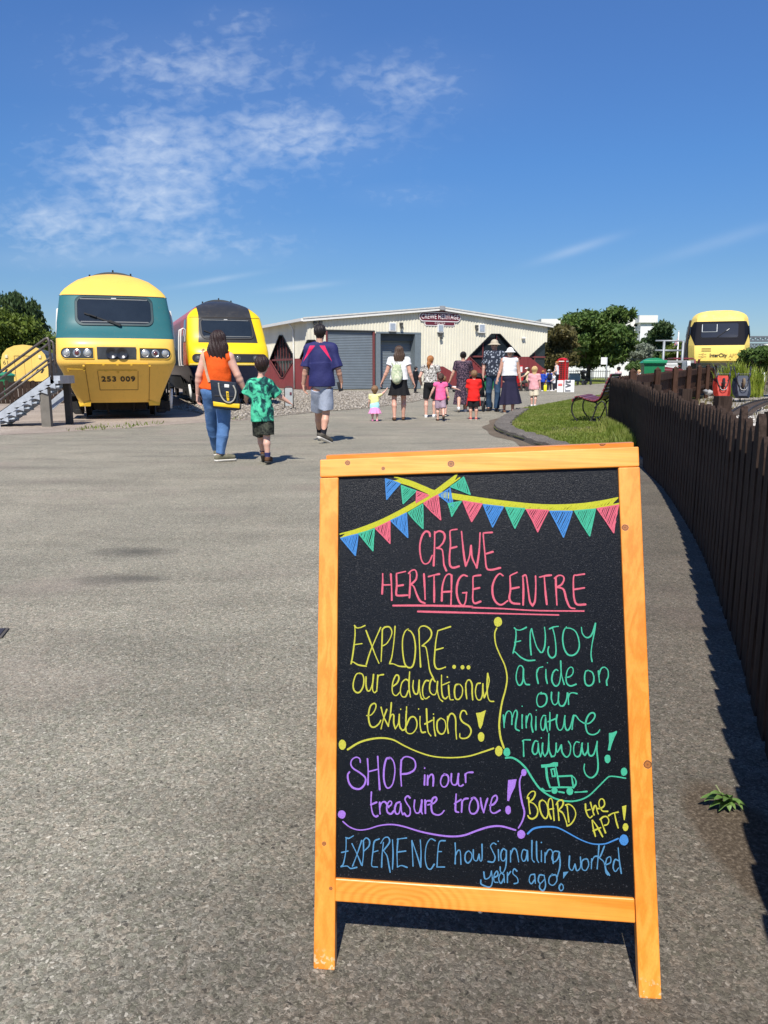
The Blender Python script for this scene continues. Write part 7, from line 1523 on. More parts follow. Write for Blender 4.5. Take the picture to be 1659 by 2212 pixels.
tree('hedge', o.to_tuple(), 'olive green hedge behind the flagpole', blobs_from([(1520, 400, 90, 80), (1620, 380, 90, 80), (1560, 470, 100, 60), (1700, 420, 90, 70)], Y, 4, AF, o), 8000, .25, LF_L, .12, 2, 11, cat='hedge')
Y = 56; o = at(*AF(1040, 690), Y); o.z = 0
tree('shrub', o.to_tuple(), 'low olive shrub left of the green wheelie bin', blobs_from([(1010, 590, 60, 35), (1080, 570, 60, 50), (1120, 600, 40, 40)], Y, 1.5, AF, o), 4500, .10, LF_G, .04, .6, 12, cat='shrub')
Y = 33; o = at(*A9(1420, 1150), Y); o.z = .3
tree('laurel_bush', o.to_tuple(), 'dark glossy bush at the right edge beside the miniature track', blobs_from([(1380, 850, 150, 90), (1500, 800, 120, 90), (1600, 850, 120, 130), (1420, 980, 160, 130), (1580, 1020, 150, 140), (1280, 820, 70, 60), (1700, 950, 150, 200), (1560, 1160, 120, 80), (1250, 900, 60, 60)], Y, 2.2, A9, (o)), 17000, .085, LF_G, .06, .8, 13, cat='bush')
Y = 29.0; p = at(*A9(760, 1380), Y); sp2 = empty('strap_plant', (p.x, Y - .6, .25), 0, 'large yellow green strap leaved plant behind the two wheelbarrows', 'plant'); M_STRAP = leaf_mat('strap_leaf', ((.09, .15, .012), (.20, .26, .025), (.38, .40, .08)), 3, .3, .45)
m2 = MB(); rd = random.Random(3); sc_ = Y / F / 6.146 / 1.507 * 1.0
for i in range(560):
 cx = rd.choice([-.55, -.3, -.1, .2, .55, .9]) + rd.gauss(0, .15); an = rd.uniform(0, 6.28); hgt = rd.uniform(.8, 1.35) * (1.1 - .2 * abs(cx)); out_ = rd.uniform(.1, .6); b0 = Vector((cx * .8 + .1, rd.uniform(-.25, .25), rd.uniform(-.1, .1))); pts = []
 for f_ in np.linspace(0, 1, 7): pts.append(b0 + Vector((math.cos(an) * out_ * f_ ** 1.3, math.sin(an) * out_ * f_ ** 1.3 * .6, hgt * (1.5 * f_ - .62 * f_ * f_))))
 w = .016; s = Vector((-math.sin(an), math.cos(an) * .6, 0)).normalized(); V = []
 for k, q in enumerate(pts): ww = w * (1 - (k / 6) ** 3); V += [q - s * ww, q + s * ww]
 m2.add(V, [(k * 2, k * 2 + 1, k * 2 + 3, k * 2 + 2) for k in range(6)])
m2.build('leaves', M_STRAP, sp2)
m2 = MB()
for i in range(40):
 x = rd.uniform(.1, 1.3); b0 = Vector((x, rd.uniform(-.1, .3), .1)); e = b0 + Vector((rd.gauss(0, .25), 0, rd.uniform(.5, 1.0))); m2.tube([b0, b0.lerp(e, .5) + Vector((.04, 0, .06)), e], [.008, .006, .003], 5)
m2.build('dry_stalks', mat('dry_stalk', (.22, .18, .10), .9), sp2)
# ================================================================== PEOPLE
class Field:
 def __init__(s, lo, hi, vox):
  s.vox = vox; s.lo = np.array(lo, float) - vox * 3; n = np.ceil((np.array(hi, float) + vox * 3 - s.lo) / vox).astype(int) + 1
  s.n = n; s.f = np.full(n, 1.0, np.float32); s.ax = [s.lo[i] + vox * np.arange(n[i]) for i in range(3)]
 def block(s, lo, hi, pad):
  i0 = np.maximum(0, np.floor((np.array(lo) - pad - s.lo) / s.vox).astype(int)); i1 = np.minimum(s.n, np.ceil((np.array(hi) + pad - s.lo) / s.vox).astype(int) + 1)
  if np.any(i1 <= i0): return None, None
  sl = tuple(slice(a, b) for a, b in zip(i0, i1)); X, Y, Z = np.meshgrid(*[s.ax[i][sl[i]] for i in range(3)], indexing='ij', sparse=True); return sl, (X, Y, Z)
 def put(s, lo, hi, fn, k=.02):
  sl, P = s.block(lo, hi, k + s.vox * 3)
  if sl is None: return s
  d = fn(*P); f = s.f[sl]
  if k > 0: h = np.maximum(k - np.abs(f - d), 0) / k; s.f[sl] = np.minimum(f, d) - h * h * k * .25
  else: s.f[sl] = np.minimum(f, d)
  return s
 def cap(s, a, b, ra, rb=None, k=.02, fl=(1, 1)):
  """tapered limb from a to b; fl scales x/y thickness"""
  rb = ra if rb is None else rb; a = np.array(a, float); b = np.array(b, float); sx, sy = fl; S = np.array([sx, sy, 1.0]); A, B = a / S, b / S; d = B - A; L2 = d @ d + 1e-12; m = max(ra, rb) * max(1, sx, sy); mn = min(1, sx, sy)
  def fn(X, Y, Z):
   px, py, pz = X / S[0] - A[0], Y / S[1] - A[1], Z - A[2]; t = np.clip((px * d[0] + py * d[1] + pz * d[2]) / L2, 0, 1)
   return (np.sqrt((px - t * d[0]) ** 2 + (py - t * d[1]) ** 2 + (pz - t * d[2]) ** 2) - (ra + (rb - ra) * t)) * mn
  return s.put(np.minimum(a, b) - m, np.maximum(a, b) + m, fn, k)
 def ell(s, c, r, k=.02, rot=None):
  c = np.array(c, float); r = np.array(r, float); m = r if rot is None else np.full(3, r.max()); Rm = None if rot is None else np.array(rot).T
  def fn(X, Y, Z):
   x, y, z = X - c[0], Y - c[1], Z - c[2]
   if Rm is not None: x, y, z = (Rm[0, 0] * x + Rm[0, 1] * y + Rm[0, 2] * z, Rm[1, 0] * x + Rm[1, 1] * y + Rm[1, 2] * z, Rm[2, 0] * x + Rm[2, 1] * y + Rm[2, 2] * z)
   k0 = np.sqrt((x / r[0]) ** 2 + (y / r[1]) ** 2 + (z / r[2]) ** 2); k1 = np.sqrt((x / r[0] ** 2) ** 2 + (y / r[1] ** 2) ** 2 + (z / r[2] ** 2) ** 2) + 1e-9
   return k0 * (k0 - 1) / k1
  return s.put(c - m, c + m, fn, k)
 def cone(s, a, b, ra, rb, k=.01, fl=1.0, wave=(0, 0, 0), th=None):
  """flat-ended tube of cloth from a to b, flattened front to back; wave = (count, amount at b, phase)"""
  a = np.array(a, float); b = np.array(b, float); d = b - a; Ln = np.linalg.norm(d); d /= Ln; u = np.cross(d, [0, 1, 0]); u /= (np.linalg.norm(u) + 1e-9); v = np.cross(d, u); m = max(ra, rb) * (1 + wave[1]) * max(1, fl)
  def fn(X, Y, Z):
   x, y, z = X - a[0], Y - a[1], Z - a[2]; t = x * d[0] + y * d[1] + z * d[2]; p = x * u[0] + y * u[1] + z * u[2]; q = (x * v[0] + y * v[1] + z * v[2]) / fl; tt = np.clip(t / Ln, 0, 1); r = ra + (rb - ra) * tt
   if wave[0]: r = r * (1 + wave[1] * tt * np.sin(wave[0] * np.arctan2(q, p) + wave[2]))
   return np.maximum((np.sqrt(p * p + q * q) - r) * min(1, fl), np.maximum(-t, t - Ln))
  return s.put(np.minimum(a, b) - m, np.maximum(a, b) + m, fn, k)
 def cut(s, p, n):
  X, Y, Z = np.meshgrid(*s.ax, indexing='ij', sparse=True); n = np.array(n, float); n /= np.linalg.norm(n); s.f = np.maximum(s.f, (X - p[0]) * n[0] + (Y - p[1]) * n[1] + (Z - p[2]) * n[2]); return s
 def wrinkle(s, amp, freq, seed=0, stretch=(1, 1, 1)):
  r = np.random.default_rng(seed); X, Y, Z = np.meshgrid(*s.ax, indexing='ij', sparse=True); w = 0
  for i in range(5):
   d = r.normal(size=3) * np.array(stretch); d /= np.linalg.norm(d); fr_ = freq * r.uniform(.6, 1.8); w = w + np.sin((X * d[0] + Y * d[1] + Z * d[2]) * fr_ + r.uniform(0, 6) + 1.2 * np.sin((X + Y) * freq * .4 + Z * freq * .3 + i)) / 5
  s.f = s.f + (amp * w).astype(np.float32); return s
 def mesh(s, name):
  f = s.f; inside_ = f < 0; c = np.zeros(np.array(f.shape) - 1, np.int8)
  for dx in (0, 1):
   for dy in (0, 1):
    for dz in (0, 1): c += inside_[dx:f.shape[0] - 1 + dx, dy:f.shape[1] - 1 + dy, dz:f.shape[2] - 1 + dz]
  act = (c > 0) & (c < 8); idx = np.full(act.shape, -1, np.int64); I = np.argwhere(act)
  if len(I) == 0: return bpy.data.meshes.new(name)
  idx[act] = np.arange(len(I)); acc = np.zeros((len(I), 3)); cnt = np.zeros(len(I)); corners = [np.array(q) for q in np.ndindex(2, 2, 2)]; vals = {tuple(q): f[I[:, 0] + q[0], I[:, 1] + q[1], I[:, 2] + q[2]] for q in corners}
  for q in corners:
   for ax in range(3):
    if q[ax] == 0:
     q2 = q.copy(); q2[ax] = 1; a, b = vals[tuple(q)], vals[tuple(q2)]; cr = (a < 0) != (b < 0); t = np.where(cr, a / np.where(a == b, 1, a - b), 0); p = np.tile(q.astype(float), (len(I), 1)); p[:, ax] = t; acc[cr] += p[cr]; cnt[cr] += 1
  V = s.lo + (I + acc / cnt[:, None]) * s.vox; Fs = []
  for ax in range(3):
   o1, o2 = [(1, 2), (2, 0), (0, 1)][ax]; n0 = [slice(None)] * 3; n1 = [slice(None)] * 3; n0[ax] = slice(0, -1); n1[ax] = slice(1, None); a = inside_[tuple(n0)]; b = inside_[tuple(n1)]; E = np.argwhere(a != b)
   E = E[(E[:, o1] > 0) & (E[:, o2] > 0) & (E[:, o1] < act.shape[o1]) & (E[:, o2] < act.shape[o2])]; e1 = np.zeros(3, int); e1[o1] = 1; e2 = np.zeros(3, int); e2[o2] = 1
   g = lambda Q: idx[Q[:, 0], Q[:, 1], Q[:, 2]]; q = np.stack([g(E - e1 - e2), g(E - e2), g(E), g(E - e1)], 1); fl = ~a[E[:, 0], E[:, 1], E[:, 2]]; q[fl] = q[fl][:, ::-1]; Fs.append(q[(q >= 0).all(1)])
  me = np_mesh(name, V, np.concatenate(Fs)); me.polygons.foreach_set('use_smooth', [True] * len(me.polygons)); return me
def join_meshes(name, ms):
 V = []; Fq = []; o = 0
 for m in ms:
  n = len(m.vertices); v = np.zeros(n * 3, np.float32); m.vertices.foreach_get('co', v); V.append(v.reshape(-1, 3)); q = np.zeros(len(m.loops), np.int32); m.loops.foreach_get('vertex_index', q); Fq.append(q.reshape(-1, 4) + o); o += n
 me = np_mesh(name, np.concatenate(V), np.concatenate(Fq)); me.polygons.foreach_set('use_smooth', [True] * len(me.polygons)); return me
def skin_mat(name, col):
 if name in MATS: return MATS[name]
 m, t, b = new_mat(name); c = coord(t); L(t, ramp(t, noise(t, c, 14, 4, .6), [(.3, [x * .88 for x in col]), (.7, [min(1, x * 1.08) for x in col])]), b.inputs['Base Color']); b.inputs['Roughness'].default_value = .5; b.inputs['Subsurface Weight'].default_value = .12; b.inputs['Subsurface Radius'].default_value = (.02, .008, .004); MATS[name] = m; return m
def cloth(name, col, var=.10, rough=.85, bs=.25):
 if name in MATS: return MATS[name]
 m, t, b = new_mat(name); c = coord(t); L(t, ramp(t, noise(t, c, 9, 4, .6), [(.3, [x * (1 - var) for x in col]), (.7, [min(1, x * (1 + var)) for x in col])]), b.inputs['Base Color']); b.inputs['Roughness'].default_value = rough; b.inputs['Specular IOR Level'].default_value = .2; bump(t, b, M_(t, 'ADD', noise(t, c, 26, 4, .6), M_(t, 'MULTIPLY', noise(t, c, 240, 2, .5), .3)), bs * 2.2, .014); MATS[name] = m; return m
def pattern(name, fn, rough=.85):
 m, t, b = new_mat(name); c = coord(t); L(t, fn(t, c), b.inputs['Base Color']); b.inputs['Roughness'].default_value = rough; b.inputs['Specular IOR Level'].default_value = .2; bump(t, b, noise(t, c, 26, 4, .6), .5, .014); return m
def hair_mat(name, a, b_):
 if name in MATS: return MATS[name]
 m, t, b = new_mat(name); c = coord(t, 'Object', (60, 60, 5)); L(t, ramp(t, noise(t, c, 2.5, 5, .7), [(.3, a), (.7, b_)]), b.inputs['Base Color']); b.inputs['Roughness'].default_value = .42; b.inputs['Specular IOR Level'].default_value = .35; bump(t, b, noise(t, c, 4, 4, .7), .6, .01); MATS[name] = m; return m
SK_F, SK_T, SK_D = (.60, .345, .26), (.50, .265, .18), (.42, .215, .15)
ADULT = dict(hr=.130, sh=.108, hip=.052, hipz=.52, arm=.170, fore=.140, hand=.098, thigh=.245, shin=.240, foot=.15)
KID = dict(hr=.165, sh=.100, hip=.046, hipz=.475, arm=.155, fore=.130, hand=.088, thigh=.215, shin=.215, foot=.155)
TOT = dict(hr=.215, sh=.110, hip=.055, hipz=.42, arm=.14, fore=.125, hand=.085, thigh=.185, shin=.185, foot=.16)
def dvec(sg, out_, fwd): o, f = R(out_), R(fwd); return np.array([sg * math.sin(o), math.sin(f) * math.cos(o), -math.cos(f) * math.cos(o)])
class Person:
 """px: (u, v) of the ground point under the person; facing yaw 0 = away from the camera"""
 def __init__(s, px, top, label, yaw=0, pr=ADULT, w=1.0, armL=(8, -8, 5, 6), armR=(8, 8, 5, 12), legL=(18, 4, 3), legR=(-12, -30, 3), skin=SK_F, vox=.009, depth=None, group=None, h=None, headyaw=0, px_j=None, fy=(-6, 6), pt=None):
  g = gnd(*px) if depth is None else at(*px, depth); s.root_loc = Vector((g.x, g.y, g.z if depth is not None else 0)); s.yaw = R(yaw); s.w = w; s.vox = vox; s.pr = pr
  hh = at(px[0], top, g.y).z - s.root_loc.z if h is None else h; s.h = hh; H = hh; c, sn = math.cos(-s.yaw), math.sin(-s.yaw); s.rot = np.array([[c, -sn, 0], [sn, c, 0], [0, 0, 1]])
  s.root = empty('person', s.root_loc.to_tuple(), s.yaw, label, 'person', group); s.skin = skin; s.headyaw = R(headyaw)
  J = {}; J['top'] = np.array([0, .01, H]); J['head'] = np.array([0, .012 * H / 1.7, H * (1 - pr['hr'] * .5)]); chin = H * (1 - pr['hr']); J['neck'] = np.array([0, 0, chin - .022 * H]); shz = chin - .052 * H; J['hipz'] = H * pr['hipz']
  sw = pr['sh'] * H * (1 + (w - 1) * .5)
  for sg, n, arm, leg in ((-1, 'L', armL, legL), (1, 'R', armR, legR)):
   J['sh' + n] = np.array([sg * sw, 0, shz]); J['el' + n] = J['sh' + n] + dvec(sg, arm[0], arm[1]) * pr['arm'] * H; J['wr' + n] = J['el' + n] + dvec(sg, arm[2], arm[3]) * pr['fore'] * H; J['ha' + n] = J['wr' + n] + dvec(sg, arm[2], arm[3] + 8) * pr['hand'] * H
   J['hp' + n] = np.array([sg * pr['hip'] * H * w, 0, J['hipz']]); J['kn' + n] = J['hp' + n] + dvec(sg, leg[2], leg[0]) * pr['thigh'] * H; J['an' + n] = J['kn' + n] + dvec(sg, -leg[2] * .4, leg[1]) * pr['shin'] * H; J['pitch' + n] = R(-leg[1]) * .55 if leg[1] < -8 else R(-min(14, max(0, leg[1])) * .5)
  if pt: J['pitchL'], J['pitchR'] = R(pt[0]), R(pt[1])
  s.J = J
  if px_j:
   for n, (u, v, dy) in px_j.items():
    p = at(u, v, s.root_loc.y + dy) - s.root_loc; J[n] = s.rot @ np.array(p)
  lows = []
  for n in 'LR':
   a = J['an' + n]; p = J['pitch' + n]; lows.append(a[2] - .040 * H - max(0, math.sin(p)) * .055 * H)
  if not (px_j and any(k.startswith('an') for k in px_j)):
   dz = -min(lows)
   for k in J:
    if isinstance(J[k], np.ndarray): J[k] = J[k] + np.array([0, 0, dz])
   J['hipz'] += dz; s.dz = dz
  K = H / 1.7; s.K = K
  s.dz = getattr(s, 'dz', 0.0)
  s.feet = {}
  for n in 'LR':
   p = J['pitch' + n]; a = J['an' + n]; yw = R(fy[0] if n == 'L' else fy[1]); dirf = np.array([math.sin(yw) * math.cos(p), math.cos(yw) * math.cos(p), -math.sin(p)]); upf = np.array([math.sin(yw) * math.sin(p), math.cos(yw) * math.sin(p), math.cos(p)]); heel = a - upf * .022 * H - dirf * .022 * H; toe = heel + dirf * pr['foot'] * H * .86; 
   lo_ = min(heel[2], toe[2]) - .017 * H
   if lo_ < 0: heel = heel - np.array([0, 0, lo_]); toe = toe - np.array([0, 0, lo_])
   s.feet[n] = (heel, toe, a)
  pts = np.array([v for k, v in J.items() if isinstance(v, np.ndarray)]); s.lo = pts.min(0) - .17 * H ** .5; s.hi = pts.max(0) + .17 * H ** .5; s.lo[2] = -.02
  s.lo = np.minimum(s.lo, [-.3 * K * w, -.35 * K, 0]); s.hi = np.maximum(s.hi, [.3 * K * w, .35 * K, H + .04])
  s.body()
 def add(s, name, me, m): return link(name, me, m, s.root)
 def field(s, vox=None, lo=None, hi=None): return Field(s.lo if lo is None else lo, s.hi if hi is None else hi, vox or s.vox)
 def torso(s, F_, t=0.0, z0=None):
  J, K, w = s.J, s.K, s.w; sh = (J['shL'] + J['shR']) / 2; sw = abs(J['shR'][0] - J['shL'][0]) / 2; hz = J['hipz']; H = s.h
  F_.ell((sh[0], sh[1] + .005, sh[2] - .085 * H), (sw * .93 + t, .066 * H * (1 + (w - 1) * .7) + t, .125 * H + t), .03 * K)
  mid = (sh * .42 + np.array([(J['hpL'][0] + J['hpR'][0]) / 2, 0, hz]) * .58); F_.ell(mid, (.085 * H * w + t, .062 * H * w + t, .12 * H + t), .05 * K)
  hpc = np.array([(J['hpL'][0] + J['hpR'][0]) / 2, -.005, hz + .025 * H]); F_.ell(hpc, (.098 * H * w + t, .072 * H * w + t, .085 * H + t), .04 * K)
  for n in 'LR': F_.cap(J['neck'] * .75 + sh * .25 - np.array([0, 0, .015 * H]), J['sh' + n], .034 * H + t, .036 * H + t, .03 * K)
 def arms(s, F_, t=0.0, frac=1.0):
  J, H = s.J, s.h; aw = .5 + .5 * s.w
  for n in 'LR':
   F_.cap(J['sh' + n], J['el' + n], .0335 * H * aw + t, .0245 * H * aw + t, .02); m = J['el' + n] * .7 + J['wr' + n] * .3; F_.cap(J['el' + n], m, .0245 * H * aw + t, .0245 * H * aw + t, .012); F_.cap(m, J['wr' + n], .0245 * H * aw + t, .0160 * H + t, .012)
 def legs(s, F_, t=0.0):
  J, H = s.J, s.h; lw = .45 + .55 * s.w
  for n in 'LR':
   F_.cap(J['hp' + n], J['kn' + n], .050 * H * lw + t, .034 * H * lw + t, .02); k, a = J['kn' + n], J['an' + n]; c = k * .68 + a * .32 + np.array([0, -.010 * H, 0]); F_.cap(k, c, .031 * H * lw + t, .0335 * H * lw + t, .015); F_.cap(c, a, .0335 * H * lw + t, .0205 * H + t, .015)
 def foot(s, F_, t=0.0, n_='LR', sole=0):
  H = s.h
  for n in n_:
   heel, toe, a = s.feet[n]; mid = heel * .45 + toe * .55 + np.array([0, 0, .006 * H]); F_.cap(a, heel, .021 * H + t, .0185 * H + t, .012); F_.cap(a, mid, .020 * H + t, .0165 * H + t, .012); F_.cap(heel, mid, .0180 * H + t, .0200 * H + t, .01); F_.cap(mid, toe - (toe - mid) * .12, .0205 * H + t, .0165 * H + t, .01, fl=(1.15, 1))
 def hand(s, n):
  J, H = s.J, s.h; w, e = J['wr' + n], J['ha' + n]; d = e - w; Lh = np.linalg.norm(d); d /= Lh; sg = -1 if n == 'L' else 1; side = np.array([0.25 * -sg, 1.0, 0]); side -= d * (side @ d); side /= np.linalg.norm(side); nrm = np.cross(d, side); nrm = nrm if nrm[0] * sg < 0 else -nrm
  vx = max(.0038, min(.006, s.vox * .55)); pts = np.array([w - d * .02, e + d * .01]); F_ = Field(pts.min(0) - .055, pts.max(0) + .055, vx); pl = Lh * .50; wd = Lh * .20
  F_.cap(w - d * .025, w + d * pl * .2, .0150 * H, .0145 * H, .004)
  for q in (-1, -.33, .33, 1): F_.cap(w + d * pl * .18 + side * q * wd * .55, w + d * pl + side * q * wd, Lh * .085, Lh * .075, .010)
  lens = {1: .44, .33: .50, -.33: .47, -1: .38}; fr_ = max(.0062, Lh * .047)
  for q, l in lens.items():
   b = w + d * pl + side * q * wd; curl = .35 + .12 * (1 - q); m = b + (d + nrm * curl * .6) * Lh * l * .5; t_ = m + (d * (1 - curl * .8) + nrm * curl * 1.35) * Lh * l * .5; F_.cap(b, m, fr_ * 1.08, fr_, .003); F_.cap(m, t_, fr_, fr_ * .82, .002)
  b = w + d * pl * .30 + side * wd * 1.0; m = b + (d * .6 + side * .55 + nrm * .35) * Lh * .24; t_ = m + (d * .95 + side * .05 + nrm * .3) * Lh * .20; F_.cap(b, m, fr_ * 1.35, fr_ * 1.1, .006); F_.cap(m, t_, fr_ * 1.1, fr_ * .9, .002); return F_.mesh('hand')
 def hp(s, x, y, z):
  """a point on the head: x right, y forward, z up, in head heights from its centre"""
  hh = s.h * s.pr['hr']; c, sn = math.cos(s.headyaw), math.sin(s.headyaw); return s.J['head'] + np.array([c * x - sn * y, sn * x + c * y, z]) * hh
 def body(s):
  F_ = s.field(); J, H = s.J, s.h; hh = H * s.pr['hr']; s.torso(F_); s.arms(F_); s.legs(F_); s.foot(F_)
  Rz = np.array([[math.cos(s.headyaw), -math.sin(s.headyaw), 0], [math.sin(s.headyaw), math.cos(s.headyaw), 0], [0, 0, 1]])
  F_.cap(J['neck'] - np.array([0, 0, .02 * H]), s.hp(0, -.08, -.2), .030 * H * (.75 + .25 * s.w), .029 * H, .02); F_.ell(s.hp(0, -.03, .10), (hh * .345, hh * .43, hh * .40), .01, Rz); F_.ell(s.hp(0, .10, -.20), (hh * .27, hh * .30, hh * .30), .03, Rz)
  F_.cap(s.hp(0, .40, .02), s.hp(0, .475, -.13), hh * .035, hh * .06, .012)
  F_.cap(s.hp(-.16, .33, -.02), s.hp(.16, .33, -.02), hh * .05, hh * .05, .03)
  for sx in (-1, 1): F_.ell(s.hp(sx * .36, -.02, -.02), (hh * .05, hh * .10, hh * .15), .008, Rz)
  s.bodyobj = s.add('body', join_meshes('body', [F_.mesh('b')] + [s.hand(n) for n in 'LR']), skin_mat('skin_%d' % int(s.skin[0] * 100), s.skin))
  if abs(math.cos(s.yaw + s.headyaw) + 1) < 1.3 or abs(s.headyaw) > .5:
   dk = mat('eye_dark', (.03, .022, .02), .3); wh = mat('eye_white', (.6, .57, .54), .3); lp = mat('lips', (.34, .12, .10), .5)
   for sx in (-1, 1):
    mb = MB(); c = s.hp(sx * .155, .375, .03); mb.lathe([(0, -.03 * hh), (.05 * hh, -.02 * hh), (.062 * hh, 0), (.05 * hh, .02 * hh), (0, .03 * hh)], c=c, n=12); e = mb.build('eye', wh, s.root, smooth=True); mb = MB(); c = s.hp(sx * .155, .425, .03); mb.lathe([(0, -.028 * hh), (.022 * hh, -.012 * hh), (.026 * hh, 0), (.022 * hh, .012 * hh), (0, .028 * hh)], c=c, n=10); mb.build('pupil', dk, e, smooth=True)
    mb = MB(); mb.tube([s.hp(sx * .06, .415, .115), s.hp(sx * .16, .40, .14), s.hp(sx * .25, .345, .115)], [.016 * hh, .022 * hh, .012 * hh], 6); mb.build('eyebrow', mat('brow', (.12, .09, .07), .8), s.root)
   mb = MB(); mb.tube([s.hp(-.12, .375, -.265), s.hp(0, .415, -.26), s.hp(.12, .375, -.265)], [.014 * hh, .03 * hh, .014 * hh], 8); mb.build('mouth', lp, s.root, smooth=True)
 def top_(s, m, hem, sleeve=.55, loose=.010, flare=1.0, cap_=False, wr=.004, name='shirt', neck=.0, seed=1, sl_r=1.0, hemw=None):
  J, H, K = s.J, s.h, s.K; F_ = s.field(); s.torso(F_, loose); sh = (J['shL'] + J['shR']) / 2; hpx = (J['hpL'] + J['hpR']) / 2; hz = hem * H + s.dz
  a = np.array([sh[0], sh[1], sh[2] - .13 * H]); b = np.array([hpx[0], -.003, hz]); sw = abs(J['shR'][0] - J['shL'][0]) / 2; F_.cone(a, b, sw * .84 + loose * 1.3, (hemw * H if hemw else .104 * H * s.w) * flare + loose, .04 * K, fl=.70, wave=(7, .025, seed))
  for n in 'LR':
   if sleeve > 0:
    e = J['el' + n]; q = J['sh' + n] + (e - J['sh' + n]) * min(1, sleeve); aw = .5 + .5 * s.w; F_.cap(J['sh' + n], J['sh' + n] + (e - J['sh' + n]) * .12, .0335 * H * aw + loose * .7, .0335 * H * aw + loose * .7, .03); F_.cone(J['sh' + n] + (e - J['sh' + n]) * .06, q, .032 * H * aw + loose * .7, (.029 * H * aw + loose * .9) * (.62 + .38 * sl_r), .03, wave=(5, .06, seed))
    if sleeve > 1: F_.cap(e, e + (J['wr' + n] - e) * (sleeve - 1), .032 * H * aw + loose, .026 * H + loose, .015)
  F_.wrinkle(wr, 26 / K, seed, (1, 1, .6)); F_.cut((0, 0, hz), (0, .05, -1))
  nk = J['neck']; X, Y, Z = np.meshgrid(*F_.ax, indexing='ij', sparse=True); F_.f = np.maximum(F_.f, -np.maximum(np.sqrt((X - nk[0]) ** 2 + (Y - nk[1]) ** 2) - .040 * H, nk[2] - .022 * H - Z)); F_.cut(nk + np.array([0, 0, .012 * H + neck * H]), (0, .15, 1))
  if sleeve <= 0:
   for n, sg in (('L', -1), ('R', 1)): F_.cut(J['sh' + n] + np.array([sg * .012 * H, 0, 0]), (sg, 0, .25))
  s.tp = s.add(name, F_.mesh(name), m); return s.tp
 def bottoms(s, m, length, loose=.008, waist=None, name='trousers', wr=.004, seed=2, flare=1.0):
  """length: 0..1 hip to knee, 1..2 knee to ankle"""
  J, H, K = s.J, s.h, s.K; F_ = s.field(); lw = .45 + .55 * s.w; hpc = np.array([(J['hpL'][0] + J['hpR'][0]) / 2, -.005, J['hipz'] + .025 * H]); F_.ell(hpc, (.099 * H * s.w + loose, .072 * H * s.w + loose, .085 * H + loose), .03); F_.cap(hpc, hpc + np.array([0, 0, .06 * H]), .086 * H * s.w + loose, .084 * H * s.w + loose, .03, fl=(1.0, .76))
  for n in 'LR':
   h_, k, a = J['hp' + n], J['kn' + n], J['an' + n]
   if length <= 1: F_.cone(h_ + np.array([0, 0, .02]), h_ + (k - h_) * length, .055 * H * lw + loose, (.050 * H * lw + loose) * flare, .02, wave=(4, .04, seed))
   else:
    F_.cap(h_, k, .053 * H * lw + loose, .038 * H * lw + loose, .02); c = k * .7 + a * .3 + np.array([0, -.006 * H, 0]); q = k + (a - k) * (length - 1); F_.cap(k, c, .037 * H * lw + loose, .036 * H * lw + loose, .015); F_.cone(c, q, .036 * H * lw + loose, (.027 * H + loose * 1.3) * flare, .012, wave=(5, .05, seed))
  F_.wrinkle(wr, 30 / K, seed); w_ = (waist or .60) * H + s.dz; F_.cut((0, 0, w_), (0, 0, 1)); return s.add(name, F_.mesh(name), m)
 def skirt(s, m, top_z, hem_z, r0=.085, r1=.125, waves=9, amp=.09, name='skirt', fl=.8, seed=1, sway=(0, 0)):
  H = s.h; hpx = (s.J['hpL'] + s.J['hpR']) / 2; lo = np.array([hpx[0] - r1 * H * 1.6, -r1 * H * 1.6, hem_z * H - .02]); hi = np.array([hpx[0] + r1 * H * 1.6, r1 * H * 1.6, top_z * H + .02]); F_ = Field(np.minimum(lo, lo + [sway[0], sway[1], 0]), np.maximum(hi, hi + [abs(sway[0]), abs(sway[1]), 0]), s.vox)
  a = np.array([hpx[0], -.004, top_z * H]); b = np.array([hpx[0] + sway[0], -.004 + sway[1], hem_z * H]); hp_z = (s.J['hipz'] + .01 * H); m_ = a * .6 + b * .4
  if hp_z < top_z * H: F_.ell((hpx[0], -.005, hp_z + .015 * H), (.106 * H * s.w, .082 * H * s.w, .09 * H), .03)
  F_.cone(a, b, r0 * H * s.w, r1 * H * s.w, .03, fl=fl, wave=(waves, amp, seed)); F_.wrinkle(.003, 28, seed, (1, 1, .3)); F_.cut((0, 0, top_z * H), (0, 0, 1)); return s.add(name, F_.mesh(name), m)
 def shoes(s, m, sole=None, t=.006, n_='LR', name='shoe'):
  for n in n_:
   heel, toe, a = s.feet[n]; pts = np.array([heel, toe, a]); F_ = Field(pts.min(0) - .06 * s.h, pts.max(0) + .06 * s.h, min(.006, s.vox)); s.foot(F_, t, n); d = toe - heel; up = a - (heel + d * .15); up = up - d * (up @ d) / (d @ d); up /= np.linalg.norm(up) + 1e-9; F_.cut(a + up * .004 * s.h, up); F_.wrinkle(.0012, 90, 3); o = s.add(name, F_.mesh(name), m)
   if sole:
    F2 = Field(pts.min(0) - .06 * s.h, pts.max(0) + .06 * s.h, min(.006, s.vox)); dn = -up * .0115 * s.h; F2.cap(heel + dn * 1.1, toe + dn * .9, .0205 * s.h + t, .0195 * s.h + t, .0, fl=(1.05, 1.0)); F2.cut(heel + dn * 1.15, up); k = link('sole', F2.mesh('sole'), sole, o)
